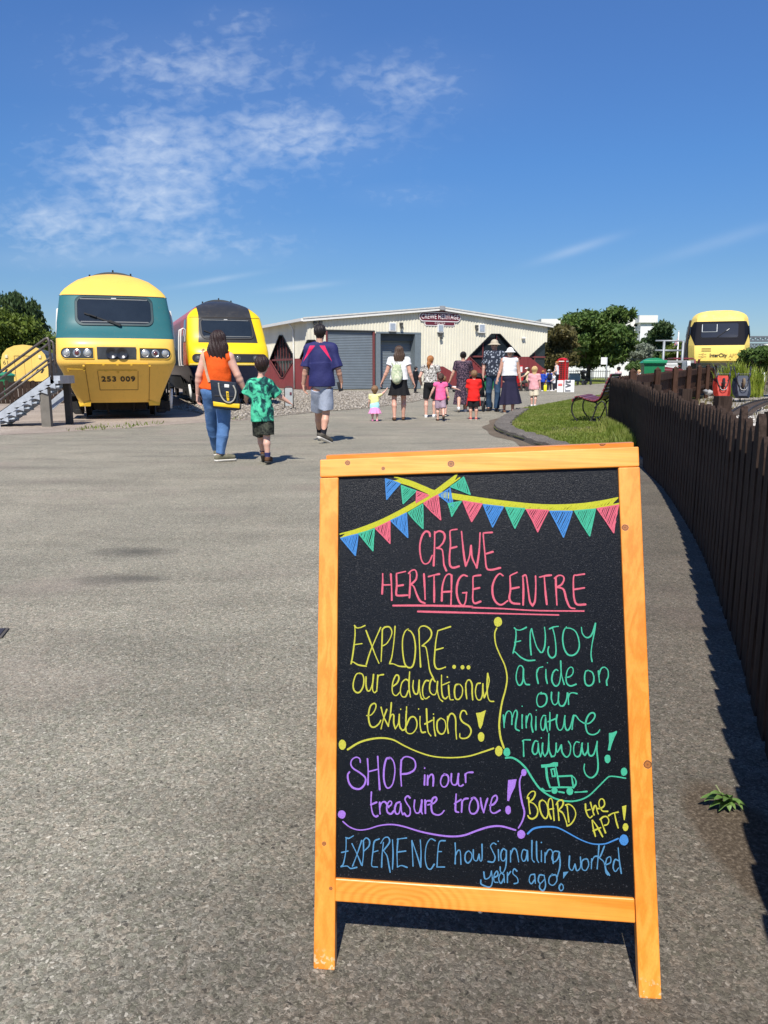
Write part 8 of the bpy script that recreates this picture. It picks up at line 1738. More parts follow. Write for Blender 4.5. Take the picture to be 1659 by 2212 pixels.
 def socks(s, m, up=.45, n_='LR', name='sock'):
  for n in n_:
   a, k = s.J['an' + n], s.J['kn' + n]; q = a + (k - a) * up; F_ = Field(np.minimum(a, q) - .06, np.maximum(a, q) + .06, min(.007, s.vox)); F_.cone(q, a, .030 * s.h, .0235 * s.h, .0); F_.cap(a, a + np.array([0, 0, -.01]), .0235 * s.h, .0235 * s.h, .01); F_.wrinkle(.001, 90, 2); s.add(name, F_.mesh(name), m)
 def hair(s, m, style='short', seed=0):
  hh = s.h * s.pr['hr']; K = s.K; c = s.hp(0, 0, .1); lo, hi = c - hh * 1.0, c + hh * 1.0
  if style in ('long', 'pony'): lo = c - hh * np.array([1.0, 1.2, 2.6])
  F_ = Field(lo, hi, min(.007, s.vox)); Rz = np.array([[math.cos(s.headyaw), -math.sin(s.headyaw), 0], [math.sin(s.headyaw), math.cos(s.headyaw), 0], [0, 0, 1]]); t = .05 if style != 'short' else .035
  F_.ell(s.hp(0, -.055, .13), (hh * (.36 + t), hh * (.44 + t), hh * (.40 + t)), .01, Rz)
  if style == 'long':
   F_.cap(s.hp(0, -.18, .05), s.hp(0, -.30, -.60), hh * .38, hh * .40, .04, fl=(1.05, .62)); F_.cap(s.hp(-.10, -.36, -.5), s.hp(-.22, -.44, -1.22), hh * .34, hh * .17, .05, fl=(1.1, .45)); F_.cap(s.hp(.16, -.34, -.5), s.hp(.22, -.40, -.98), hh * .30, hh * .13, .05, fl=(1.1, .5)); F_.cap(s.hp(0, -.38, -.6), s.hp(0, -.44, -1.1), hh * .25, hh * .10, .05, fl=(1.1, .5))
  elif style == 'bob': F_.cap(s.hp(0, -.12, .0), s.hp(0, -.14, -.30), hh * .40, hh * .36, .04, fl=(1, .8))
  elif style == 'pony': F_.cap(s.hp(0, -.5, .12), s.hp(0, -.52, -.5), hh * .12, hh * .20, .03); F_.cap(s.hp(0, -.52, -.5), s.hp(.02, -.45, -1.25), hh * .20, hh * .10, .04); F_.cap(s.hp(0, -.2, -.1), s.hp(0, -.2, -.22), hh * .30, hh * .24, .03)
  elif style == 'bun': F_.ell(s.hp(0, -.45, .32), (hh * .2, hh * .2, hh * .2), .04)
  elif style == 'tail': F_.cap(s.hp(0, -.42, .3), s.hp(-.05, -.6, -.05), hh * .12, hh * .16, .03); F_.cap(s.hp(-.05, -.6, -.05), s.hp(-.04, -.52, -.45), hh * .15, hh * .06, .03); F_.cap(s.hp(0, -.2, -.05), s.hp(0, -.2, -.18), hh * .29, hh * .25, .03)
  elif style == 'halftail': F_.cap(s.hp(0, -.12, 0), s.hp(.06, -.36, -1.3), hh * .36, hh * .17, .04, fl=(1, .55)); F_.ell(s.hp(.05, -.30, .42), (hh * .15, hh * .15, hh * .14), .03)
  elif style == 'short': F_.cap(s.hp(0, -.2, -.05), s.hp(0, -.17, -.20), hh * .27, hh * .22, .03)
  elif style == 'toddler': F_.cap(s.hp(0, -.15, 0), s.hp(0, -.18, -.26), hh * .36, hh * .27, .04)
  X, Y, Z = np.meshgrid(*F_.ax, indexing='ij', sparse=True); an = np.arctan2(Y - c[1], X - c[0]); F_.f = F_.f + (hh * .020 * np.sin(an * 17 + Z * 30 / hh * .3 + seed) + hh * .010 * np.sin(an * 37 + seed * 2 + Z * 9)).astype(np.float32)
  fwd = np.array([-math.sin(s.headyaw), math.cos(s.headyaw), 0]); pz = .06 if style in ('long', 'bob', 'halftail', 'toddler') else -.02
  F3 = s.hp(0, .20, .18); F_.f = np.maximum(F_.f, np.minimum((X - F3[0]) * fwd[0] + (Y - F3[1]) * fwd[1], F3[2] - Z))
  if style in ('short', 'bun', 'tail', 'pony'):
   q = s.hp(0, -.02, -.08); keep = np.minimum((X - q[0]) * fwd[0] + (Y - q[1]) * fwd[1], q[2] - Z); F_.f = np.maximum(F_.f, keep)
  return s.add('hair', F_.mesh('hair'), m)
 def hat(s, m, style='bucket'):
  hh = s.h * s.pr['hr']; c = s.hp(0, 0, .25); F_ = Field(c - hh * np.array([1.1, 1.1, .7]), c + hh * np.array([1.1, 1.1, .75]), min(.006, s.vox))
  if style == 'bucket':
   F_.ell(s.hp(0, -.02, .24), (hh * .42, hh * .48, hh * .40), .0); F_.cut(s.hp(0, 0, .16), (0, 0, -1)); F_.cone(s.hp(0, -.02, .20), s.hp(0, -.02, .04), hh * .42, hh * .74, .03, fl=1.08, wave=(3, .05, 1))
  else:
   F_.ell(s.hp(0, -.02, .18), (hh * .41, hh * .48, hh * .37), .0); F_.cut(s.hp(0, 0, .16), (0, 0, -1)); F_.cap(s.hp(0, .30, .17), s.hp(0, .62, .13), hh * .28, hh * .2, .02, fl=(1, 1)) ; F_.cut(s.hp(0, 0, .12), (0, 0, -1))
  return s.add('hat', F_.mesh('hat'), m)
WZ = zoomer(620, 1040, 4.425); MZ = zoomer(920, 1030, 4.917); Z5 = zoomer(1180, 1100, 5.53); Z6 = zoomer(1460, 1080, 5.184); Z7 = zoomer(1660, 1120, 4.608)
def J_(f, **kw): return {k: (*f(v[0], v[1]), v[2] if len(v) > 2 else 0.0) for k, v in kw.items()}
H_DARK = hair_mat('hair_dark', (.012, .007, .006), (.045, .022, .018)); H_BLK = hair_mat('hair_black', (.008, .006, .006), (.025, .019, .017)); H_BRN = hair_mat('hair_brown', (.035, .020, .013), (.10, .06, .038))
H_GING = hair_mat('hair_ginger', (.20, .07, .02), (.48, .20, .06)); H_BLN = hair_mat('hair_blonde', (.38, .24, .09), (.72, .53, .26)); H_LBR = hair_mat('hair_light_brown', (.12, .065, .03), (.30, .17, .08)); H_GRY = hair_mat('hair_grey', (.12, .11, .10), (.26, .24, .22))
def denim(name, lo, mid, hi):
 def f(t, c):
  n = noise(t, c, 3.5, 4, .6); col = ramp(t, n, [(.3, lo), (.52, mid), (.75, hi)]); return mixrgb(t, 1.0, col, ramp(t, noise(t, coord(t, 'Object', (90, 90, 20)), 3, 3, .6), [(.3, .85), (.7, 1.12)]), 'MULTIPLY')
 return pattern(name, f)
DEN_L = denim('denim_light', (.06, .14, .30), (.10, .20, .40), (.22, .34, .54)); DEN_D = denim('denim_dark', (.02, .045, .085), (.035, .07, .13), (.08, .14, .22))
SOLE_W = mat('sole_white', (.66, .63, .56), .6); SOLE_D = mat('sole_dark', (.05, .045, .04), .7); SH_W = cloth('shoe_white', (.72, .71, .70)); SH_B = cloth('shoe_black', (.025, .022, .022)); SH_BR = cloth('shoe_brown', (.13, .095, .07)); SND = cloth('sandal_brown', (.14, .07, .04))
p = Person((472, 998), 710, 'person in sleeveless orange top and blue jeans with long dark hair', w=1.16, vox=.0075, skin=(.64, .37, .28), fy=(-10, 62), pt=(10, 0),
 px_j=J_(WZ, shL=(213, 545), elL=(125, 800, -.02), wrL=(105, 1075, .05), haL=(118, 1255, .08), shR=(560, 545), elR=(678, 800, 0), wrR=(782, 1030, .06), haR=(808, 1170, .09), hpL=(292, 1110), hpR=(468, 1110), knL=(325, 1545, .22), knR=(478, 1545, .04), anL=(378, 1880, .42), anR=(425, 1950, .0), neck=(385, 440, 0), head=(405, 300, .03)))
p.top_(cloth('orange_knit', (.72, .095, .012)), .555, sleeve=0, loose=.012, wr=.009, name='sleeveless_top', flare=.98); p.bottoms(DEN_L, 1.96, .010, .585, name='jeans', wr=.008); p.shoes(cloth('shoe_khaki', (.16, .15, .10)), SOLE_W); p.hair(H_DARK, 'long', 2)
lady = p
def bagp(x, y, dy): return at(*WZ(x, y), lady.root_loc.y + dy)
bo_ = bagp(490, 1080, -.19); bag = empty('shoulder_bag', bo_.to_tuple(), 0, 'dark blue shoulder bag with a yellow base band, hanging behind the orange top', 'bag')
M_NAVYB = cloth('bag_navy', (.016, .022, .036), .15, .6); M_YELB = mat('bag_yellow', (.80, .52, .012), .5, 0, .08, 20, .2, 60); M_STRAPT = cloth('strap_tan', (.50, .33, .22)); M_HAND = cloth('handle_grey', (.36, .34, .29))
bl_ = lambda x, y, dy=-.19: bagp(x, y, dy) - bo_
def slab(name, pts, th, m, parent, dy=-.19, bev=.012):
 bm = bmesh.new(); a = [bm.verts.new(bl_(x, y, dy)) for x, y in pts]; b_ = [bm.verts.new(bl_(x, y, dy) + Vector((0, th, 0))) for x, y in pts]; n = len(pts); bm.faces.new(a); bm.faces.new(b_[::-1])
 for i in range(n): bm.faces.new((a[i], b_[i], b_[(i + 1) % n], a[(i + 1) % n]))
 bmesh.ops.recalc_face_normals(bm, faces=bm.faces); bmesh.ops.bevel(bm, geom=list(bm.edges), offset=bev, segments=2, affect='EDGES', profile=.5); me = bpy.data.meshes.new(name); bm.to_mesh(me); bm.free(); o = link(name, me, m, parent); me.polygons.foreach_set('use_smooth', [True] * len(me.polygons)); me.set_sharp_from_angle(angle=R(50)); return o
slab('bag_body', [(278, 868), (655, 908), (712, 1300), (640, 1318), (322, 1275)], .11, M_NAVYB, bag); slab('yellow_band', [(322, 1180), (500, 1208), (708, 1215), (706, 1282), (330, 1248)], .02, M_YELB, bag, -.196, .006); slab('label_patch', [(488, 932), (556, 938), (556, 982), (488, 978)], .006, M_WHITEP, bag, -.194, .002); slab('pocket_edge', [(345, 1085), (620, 1108), (620, 1122), (345, 1112)], .006, M_BLACKP, bag, -.194, .002)
tabo = slab('yellow_tab', [(512, 1035), (548, 1040), (560, 1172), (526, 1172)], .006, M_YELB, bag, -.197, .002)
for k, (y0, y1) in enumerate(((1058, 1062), (1083, 1088), (1112, 1118))):
 mb = MB(); mb.bar(bl_(522 + k * 3, y0, -.200), bl_(545 + k * 3, y1, -.200), .004, .008); mb.build('tab_mark', M_BLACKP, tabo)
mb = MB(); mb.tube(catmull([bl_(x, y, -.205) for x, y in ((405, 912), (415, 1000), (440, 1100), (500, 1180), (575, 1195), (630, 1150), (652, 1060), (640, 1000), (615, 950))], 6), .0095, 8); mb.build('handle', M_HAND, bag, smooth=True)
mb = MB(); sp_pts = [bl_(x, y, d) for x, y, d in ((272, 900, -.15), (255, 850, -.15), (232, 770, -.145), (205, 650, -.14), (185, 560, -.135), (175, 490, -.10), (172, 452, -.03), (200, 430, .05))]; sp_pts = catmull(sp_pts, 5)
for a, b_ in zip(sp_pts[:-1], sp_pts[1:]): mb.bar(a, b_, .030, .005, up=Vector((0, 1, 0)).cross(b_ - a).cross(b_ - a) if False else Vector((.25, -1, 0)))
mb.build('strap', M_STRAPT, bag, smooth=False)
def tiedye(t, c):
 n = noise(t, c, 7.0, 4, .62, 1.4); return ramp(t, n, [(.40, (.006, .032, .038)), (.49, (.02, .12, .10)), (.53, (.055, .42, .24)), (.7, (.11, .60, .36))])
def camo(t, c): return ramp(t, noise(t, c, 16, 3, .6, .8), [(.40, (.012, .013, .012)), (.48, (.03, .032, .026)), (.6, (.065, .07, .05))])
p = Person((576, 1003), 770, 'person, a child in a green tie dye shirt and dark camouflage shorts, seen from behind', pr=KID, w=.93, vox=.0075, skin=(.62, .37, .28), fy=(-4, 6), pt=(32, 2),
 px_j=J_(WZ, shL=(890, 930), elL=(812, 1085, .02), wrL=(800, 1170, .10), haL=(818, 1240, .14), shR=(1128, 930), elR=(1262, 1090, .03), wrR=(1412, 1190, .08), haR=(1490, 1235, .11), hpL=(985, 1420), hpR=(1098, 1420), knL=(1010, 1690, .10), knR=(1098, 1690, 0), anL=(1050, 1930, .20), anR=(1112, 1985, -.02), neck=(1012, 828), head=(1032, 655, .01)))
p.top_(pattern('tie_dye', tiedye), .405, sleeve=1.0, loose=.015, flare=1.04, wr=.010, seed=4, sl_r=1.9); p.bottoms(pattern('camouflage', camo), .88, .016, .435, name='shorts', flare=1.15); p.socks(cloth('sock_blue', (.03, .035, .11)), .24); p.shoes(cloth('shoe_orange_black', (.10, .05, .025)), SOLE_D); p.hair(H_DARK, 'short', 1)
p = Person((697, 957), 706.4, 'person in a navy shirt with pink shoulder stripes and grey shorts, seen from behind', w=.94, vox=.008, skin=(.56, .31, .215), fy=(-4, 48), pt=(8, 24),
 px_j=J_(MZ, shL=(425, 520), elL=(368, 845, -.03), wrL=(332, 1095, .04), haL=(368, 1268, .06), shR=(795, 520), elR=(893, 855, -.04), wrR=(940, 1060, .05), haR=(928, 1215, .09), hpL=(560, 1170), hpR=(700, 1170), knL=(575, 1570, .26), knR=(695, 1560, .06), anL=(592, 1860, .45), anR=(650, 1890, -.06), neck=(590, 420), head=(598, 260, .02)))
def navyshirt(t, c):
 s = N(t, 'ShaderNodeSeparateXYZ'); L(t, c, s.inputs[0]); x, y, z = s.outputs; ax = M_(t, 'ABSOLUTE', M_(t, 'ADD', x, .055)); d = M_(t, 'ABSOLUTE', M_(t, 'SUBTRACT', M_(t, 'ADD', ax, M_(t, 'MULTIPLY', M_(t, 'SUBTRACT', z, 1.45), .62)), .125)); w = M_(t, 'MULTIPLY', M_(t, 'SUBTRACT', z, 1.285), .17)
 pk = M_(t, 'MULTIPLY', M_(t, 'LESS_THAN', d, w), M_(t, 'LESS_THAN', z, 1.53)); col = mixrgb(t, pk, mixrgb(t, noise(t, c, 5, 4, .6), (.018, .020, .085), (.03, .033, .12)), (.66, .022, .10))
 d2 = M_(t, 'ABSOLUTE', M_(t, 'SUBTRACT', ax, M_(t, 'ADD', .215, M_(t, 'MULTIPLY', M_(t, 'SUBTRACT', 1.40, z), .36)))); return col
p.top_(pattern('navy_sports_shirt', navyshirt, .7), .495, sleeve=.90, loose=.024, flare=1.0, wr=.009, seed=7, sl_r=1.45)
mb = MB(); 
pts = catmull([at(*MZ(x, y), p.root_loc.y + d) - p.root_loc for x, y, d in ((430, 455, .02), (375, 505, -.01), (345, 600, -.02), (320, 690, -.02), (292, 775, -.02))], 6)
for off, mm, nm in ((0, mat('piping_orange', (.75, .25, .10), .6), 'sleeve_stripe'),):
 for a, b_ in zip(pts[:-1], pts[1:]): mb.bar(a + Vector((off, 0, 0)), b_ + Vector((off, 0, 0)), .012, .010)
 mb.build(nm, mm, p.root)
p.bottoms(cloth('shorts_grey', (.36, .40, .48), .08), .82, .012, .535, name='shorts', flare=1.12, wr=.009); p.socks(cloth('sock_black', (.012, .013, .018)), .40); p.shoes(cloth('shoe_grey_brown', (.085, .075, .06)), SOLE_W); p.hair(H_BLK, 'short', 5)
mo = at(*MZ(918, 1120), p.root_loc.y + .03); ph = empty('mobile_phone', mo.to_tuple(), R(20), 'black mobile phone held in the right hand of the person in navy', 'phone'); mb = MB(); rt = Matrix.Rotation(R(-14), 3, 'Y'); mb.bevbox((0, 0, 0), (.075, .012, .155), .006, rt); mb.build('case', M_BLACKP, ph, auto=40); mb = MB(); mb.bevbox(rt @ Vector((0, .0075, 0)), (.066, .002, .142), .001, rt); mb.build('screen', M_GLASS, ph)
def pastel(t, c):
 s = N(t, 'ShaderNodeSeparateXYZ'); L(t, c, s.inputs[0]); z = M_(t, 'ADD', s.outputs[2], M_(t, 'MULTIPLY', s.outputs[0], -.25)); return ramp(t, z, [(.0, (.30, .70, .72)), (.405, (.42, .78, .82)), (.44, (.74, .74, .28)), (.60, (.78, .74, .34))], 'LINEAR')
p = Person(Z5(222, 1500), Z5(0, 855)[1], 'person, a toddler in a yellow and turquoise top and pink skirt', pr=TOT, w=1.1, vox=.008, armL=(14, 5, 10, 15), armR=(118, 5, 138, 5), legL=(12, -6, 2), legR=(-4, -6, 2), skin=(.66, .40, .31))
p.top_(pattern('pastel_top', pastel), .36, sleeve=.75, loose=.012, flare=1.05, wr=.003); p.skirt(cloth('pink_skirt', (.78, .30, .54)), .40, .215, .105, .165, 9, .08); p.shoes(cloth('pink_shoe', (.62, .22, .36)), None); p.hair(H_LBR, 'toddler', 3)
p = Person(Z5(655, 1488), Z5(0, 160)[1], 'person in white top and black skirt wearing a pale green backpack', w=1.04, vox=.0085, armL=(20, 2, 24, 12), armR=(13, -6, 20, 8), legL=(-4, -10, 3), legR=(14, 0, 3), skin=(.60, .33, .24))
p.top_(cloth('white_blouse', (.78, .78, .77), .04), .555, sleeve=.42, loose=.016, flare=1.08, wr=.006, sl_r=1.5); p.skirt(cloth('black_skirt', (.012, .012, .013)), .585, .345, .088, .140, 8, .07); p.shoes(SND, None, .004); p.hair(H_BRN, 'long', 8); bpw = p
bo_ = at(*Z5(618, 650), p.root_loc.y - .20); bp = empty('backpack', bo_.to_tuple(), 0, 'pale green patterned backpack on the back of the person in black skirt', 'backpack'); F_ = Field((-.2, -.12, -.28), (.2, .14, .28), .008)
F_.ell((0, .0, -.02), (.135, .075, .215), .0); F_.ell((0, -.045, -.10), (.105, .055, .115), .03); F_.ell((0, .02, .15), (.10, .06, .07), .04); F_.wrinkle(.005, 40, 3)
def bpfn(t, c): v = voro(t, c, 26); s = N(t, 'ShaderNodeSeparateColor'); L(t, v.outputs['Color'], s.inputs[0]); return ramp(t, s.outputs[0], [(.2, (.36, .42, .26)), (.55, (.50, .54, .36)), (.8, (.62, .62, .46)), (.95, (.28, .36, .24))])
M_BP = pattern('backpack_print', bpfn); link('pack', F_.mesh('pack'), M_BP, bp); mb = MB(); mb.tube([(-.03, .03, .215), (-.025, .02, .25), (.025, .02, .25), (.03, .03, .215)], .008, 8); mb.build('grab_loop', cloth('loop_green', (.30, .34, .22)), bp, smooth=True)
for sx in (-1, 1): mb = MB(); mb.tube(catmull([Vector((sx * .07, .06, .17)), Vector((sx * .10, .10, .24)), Vector((sx * .115, .20, .245)), Vector((sx * .12, .27, .15))], 5), .014, 8); mb.build('strap', M_BP, bp, smooth=True)
def leafprint(t, c): return ramp(t, noise(t, c, 22, 4, .6, .8), [(.38, (.06, .055, .05)), (.47, (.30, .28, .25)), (.56, (.56, .54, .49)), (.7, (.66, .64, .6))])
p = Person(Z5(1215, 1432), Z5(0, 328)[1], 'person with a long ginger ponytail, a cream and black patterned blouse and black shorts', yaw=-14, w=.98, vox=.0085, armL=(22, -12, 2, 50), armR=(20, 10, -18, 75), legL=(-2, -8, 3), legR=(14, -4, 3), skin=(.64, .40, .31), headyaw=-18)
p.top_(pattern('leaf_blouse', leafprint), .575, sleeve=.45, loose=.014, flare=1.10, wr=.006, sl_r=1.45); p.bottoms(cloth('black_shorts', (.014, .014, .015)), .88, .010, .60, name='shorts'); p.shoes(SH_W, SOLE_W); p.hair(H_GING, 'pony', 4)
p = Person(Z5(1452, 1400), Z5(0, 690)[1], 'person, a small child in a dark navy shirt half hidden behind the child in pink', pr=KID, vox=.010, depth=19.6, armL=(14, 0, 8, 10), armR=(62, 10, 72, 10), legL=(10, 0, 2), legR=(-10, -25, 2), h=1.02, skin=(.55, .33, .25)); p.root.location.z = 0
p.top_(cloth('navy_tee', (.02, .025, .06)), .42, sleeve=.7, loose=.014); p.bottoms(cloth('black_shorts', (.014, .014, .015)), .8, .012, .47, name='shorts'); p.shoes(SH_B, SOLE_W); p.hair(H_LBR, 'short', 3)
p = Person(Z5(1400, 1492), Z5(0, 638)[1], 'person, a child in a bright pink top and lilac shorts with brown hair tied back', pr=KID, w=.98, vox=.008, armL=(26, 6, 22, 14), armR=(14, -6, 14, 6), legL=(4, 0, 3), legR=(-14, -48, 3), skin=(.62, .37, .28))
p.top_(cloth('pink_top', (.80, .13, .30)), .445, sleeve=.35, loose=.012, flare=1.05, wr=.005, sl_r=1.35); p.bottoms(cloth('lilac_shorts', (.34, .25, .30)), .95, .012, .49, name='shorts', flare=1.05); p.shoes(SND, SOLE_D, .004); p.hair(H_BRN, 'tail', 6)
mb = MB(); w_ = p.J['wrR']; mb.tube([tuple(np.array(w_) + np.array([.026 * math.cos(a), .026 * math.sin(a), 0])) for a in np.linspace(0, 2 * math.pi, 13)], .008, 6); mb.build('wristband', mat('band_yellow', (.75, .60, .10), .5), p.root, smooth=True)
def dressfn(t, c): v = voro(t, coord(t, 'Object', (1, 1, 1.4)), 34); s = N(t, 'ShaderNodeSeparateColor'); L(t, v.outputs['Color'], s.inputs[0]); return mixrgb(t, M_(t, 'MULTIPLY', M_(t, 'LESS_THAN', v.outputs['Distance'], .42), M_(t, 'GREATER_THAN', s.outputs[0], .25)), (.028, .020, .034), (.20, .125, .155))
M_DRESS = pattern('dress_print', dressfn)
p = Person(Z6(232, 1352), Z6(0, 345)[1], 'person in a long dark patterned dress with dark hair in a bun, pushing a pushchair', yaw=-8, w=1.0, vox=.009, armL=(19, -4, 22, 8), armR=(14, 20, 4, 62), legL=(-10, -34, 1), legR=(8, 0, 1), skin=(.54, .30, .21))
p.top_(M_DRESS, .56, sleeve=.72, loose=.014, wr=.005, sl_r=1.3, name='dress_bodice'); p.skirt(M_DRESS, .60, .125, .088, .150, 8, .10, 'dress_skirt', .82, 3); p.shoes(SH_W, SOLE_W); p.hair(H_BLK, 'bun', 6); drs = p
p = Person(Z6(418, 1482), Z6(0, 648)[1], 'person, a boy in a red shirt and black shorts with red side stripes', pr=KID, w=1.04, vox=.008, armL=(12, 12, -12, 55), armR=(12, 12, -12, 55), legL=(6, -6, 3), legR=(0, -4, 3), skin=(.56, .32, .235))
p.top_(cloth('red_tee', (.74, .022, .018)), .385, sleeve=.9, loose=.016, flare=1.06, wr=.006, sl_r=1.25); p.bottoms(cloth('black_shorts', (.014, .014, .015)), .97, .016, .46, name='shorts', flare=1.15)
for sx, n in ((-1, 'L'), (1, 'R')):
 a, b_ = p.J['hp' + n], p.J['kn' + n]; mb = MB(); o_ = np.array([sx * .074, 0, 0]); mb.bar(tuple(a + o_ + np.array([0, 0, -.02])), tuple(a * .12 + b_ * .88 + o_), .012, .045, up=Vector((1, 0, 0))); mb.build('shorts_stripe', cloth('red_tee', (.74, .022, .018)), p.root)
p.shoes(cloth('trainer_red', (.45, .12, .10)), SOLE_W); p.hair(H_LBR, 'short', 4)
def hawaii(t, c): v = voro(t, coord(t, 'Object', (1, 1, .8), (0, 0, .6)), 17); n = noise(t, c, 40, 3, .6, 1.5); return ramp(t, M_(t, 'ADD', v.outputs['Distance'], M_(t, 'MULTIPLY', M_(t, 'SUBTRACT', n, .5), .35)), [(.20, (.38, .41, .45)), (.34, (.16, .18, .22)), (.44, (.026, .032, .048))])
p = Person(Z6(745, 1345), Z6(0, 152)[1], 'person in a beige sun hat, dark leaf print shirt and jeans, walking towards us', yaw=172, w=.95, vox=.009, armL=(10, 6, 8, 14), armR=(12, -4, 4, 12), legL=(6, -2, 3), legR=(-8, -20, 3), skin=(.48, .27, .20), headyaw=-28)
p.top_(pattern('leaf_shirt', hawaii), .50, sleeve=.85, loose=.020, flare=1.05, wr=.006, sl_r=1.3); p.bottoms(DEN_D, 1.97, .012, .55, name='jeans', wr=.006, flare=1.2); p.shoes(SH_B, SOLE_D, .008); p.hair(H_GRY, 'short', 2); p.hat(cloth('hat_beige', (.44, .38, .28)))
mb = MB(); hh = p.h * p.pr['hr']
for sx in (-1, 1): mb.tube([p.hp(sx * .15 + .07 * math.cos(a), .44, .03 + .07 * math.sin(a)) for a in np.linspace(0, 2 * math.pi, 11)], .003, 5)
mb.tube([p.hp(-.08, .45, .04), p.hp(.08, .45, .04)], .003, 5); mb.build('glasses', M_BLACKP, p.root)
p = Person(Z6(1010, 1368), Z6(0, 285)[1], 'person in white sun hat and long navy skirt walking towards us', yaw=184, w=1.06, vox=.009, armL=(12, 0, 10, 10), armR=(14, 4, 20, 14), legL=(6, 0, 2), legR=(-4, -6, 2), skin=(.50, .27, .19), headyaw=-22)
p.top_(cloth('white_vest', (.74, .74, .75), .08), .575, sleeve=0, loose=.018, wr=.007, flare=1.05, name='sleeveless_top'); p.skirt(cloth('navy_skirt', (.022, .020, .045)), .61, .135, .085, .160, 6, .12, 'skirt', .75, 2, sway=(-.055, .0)); p.shoes(SND, SOLE_W, .004); p.hair(H_GRY, 'bob', 3); p.hat(cloth('hat_white', (.80, .79, .76), .04))
p = Person(Z7(352, 938), Z7(0, 335)[1], 'person, a girl in pale pink shirt and cream shorts with long blonde hair', pr=KID, yaw=-24, w=1.0, vox=.010, armL=(16, 6, 10, 40), armR=(14, -6, 6, 12), legL=(8, 0, 3), legR=(-6, -12, 3), skin=(.64, .40, .31))
p.top_(cloth('pale_pink_tee', (.72, .36, .38)), .43, sleeve=.8, loose=.022, flare=1.12, wr=.006, sl_r=1.3); p.bottoms(cloth('cream_shorts', (.66, .58, .44)), .92, .020, .50, name='shorts', flare=1.15); p.shoes(SH_W, SOLE_W); p.hair(H_BLN, 'halftail', 6)
p = Person(Z5(958, 992), Z5(0, 520)[1], 'person in black top and trousers standing in front of the roller shutter', pr=dict(ADULT, hr=.145), yaw=-60, w=1.0, vox=.012, armL=(8, -6, 6, 8), armR=(10, 6, 8, 10), legL=(8, 0, 3), legR=(-8, -10, 3), skin=(.55, .33, .25), headyaw=-10)
p.top_(cloth('black_top', (.010, .011, .014)), .50, sleeve=1.9, loose=.014); p.bottoms(cloth('black_trousers', (.010, .012, .020)), 1.95, .012, .55); p.shoes(SH_B, SOLE_D); p.hair(H_BLK, 'short', 1)
p = Person(Z7(262, 706), 0, 'person in a white cap and cream top sitting beside a black pram', yaw=78, vox=.012, h=1.58, armL=(10, 45, -5, 70), armR=(10, 45, -5, 70), legL=(78, -8, 6), legR=(72, -4, 6), skin=(.54, .33, .25)); p.top_(cloth('cream_top', (.66, .54, .34)), .50, sleeve=.8, loose=.016); p.bottoms(cloth('grey_trousers', (.06, .055, .05)), 1.95, .012, .56); p.shoes(SH_B, SOLE_D); p.hair(H_BRN, 'bob', 1); p.hat(cloth('cap_white', (.78, .77, .74)), 'cap'); st_ = p
fc = empty('folding_chair', p.root_loc.to_tuple(), R(78), 'low black folding chair under the person in the white cap', 'chair'); hz_ = p.J['hipz'] - .10; mb = MB(); mb.bevbox((0, .02, hz_), (.44, .42, .03), .01); mb.build('seat', M_BLACKP, fc); mb = MB(); mb.bevbox((0, -.24, hz_ + .28), (.44, .03, .34), .01); mb.build('backrest', M_BLACKP, fc)
for sx in (-1, 1):
 for sy in (-1, 1): mb = MB(); mb.tube([(sx * .2, sy * .18, 0), (sx * .2, sy * -.0 + sy * .17, hz_)], .014, 6); mb.build('leg', M_BLACKP, fc)
BLUE = cloth('royal_blue', (.02, .065, .40))
for (x, top_y, lab, yaw, kind) in ((488, 392, 'person, a child in a royal blue top facing the telephone box group', -50, 0), (585, 378, 'person, a child in a royal blue top and white cap with a navy backpack', 30, 1), (652, 425, 'person, a small child in a white shirt and dark trousers near the display boards', 100, 2)):
 p = Person(Z7(x, 706), Z7(0, top_y)[1], lab, pr=KID, yaw=yaw, vox=.012, armL=(12, 20, 0, 60), armR=(10, 10, 4, 30), legL=(6, 0, 3), legR=(-6, -8, 3), skin=(.58, .36, .27)); p.top_(BLUE if kind < 2 else cloth('white_tee', (.72, .74, .75)), .43, sleeve=1.5 if kind < 2 else .8, loose=.020); p.bottoms(cloth('dark_trousers', (.022, .024, .034)), 1.95, .012, .49); p.shoes(SH_W, SOLE_W); p.hair(H_BRN if kind else H_GING, 'short', x)
 if kind == 1:
  p.hat(cloth('cap_white', (.78, .77, .74)), 'cap'); g_ = p.root_loc + Vector((-.02, 0, p.h * .66)); b3 = empty('backpack', (g_.x, g_.y - .13, g_.z), R(20), 'navy backpack on the child in blue and white cap', 'backpack'); F_ = Field((-.2, -.15, -.25), (.2, .15, .25), .012); F_.ell((0, 0, 0), (.13, .085, .19), .0); F_.ell((0, -.05, -.06), (.09, .05, .09), .03); link('pack', F_.mesh('pack'), cloth('pack_navy', (.015, .018, .035)), b3); mb = MB(); mb.tube([(-.03, .0, .18), (0, 0, .22), (.03, 0, .18)], .008, 6); mb.build('grab_loop', M_BLACKP, b3)
p = Person(Z7(690, 690), 0, 'person with fair skin in a white sleeveless top beside the telephone box', yaw=60, vox=.012, depth=46, h=1.66, armL=(30, -20, 10, 60), armR=(38, 0, -50, 10), legL=(4, 0, 2), legR=(-4, 0, 2), skin=(.62, .38, .29)); p.root.location.z = 0
p.top_(cloth('white_vest', (.74, .74, .75), .08), .55, sleeve=0, loose=.014); p.bottoms(cloth('dark_trousers', (.022, .024, .034)), 1.95, .010, .57); p.shoes(SH_W, SOLE_W); p.hair(H_GING, 'bun', 2)
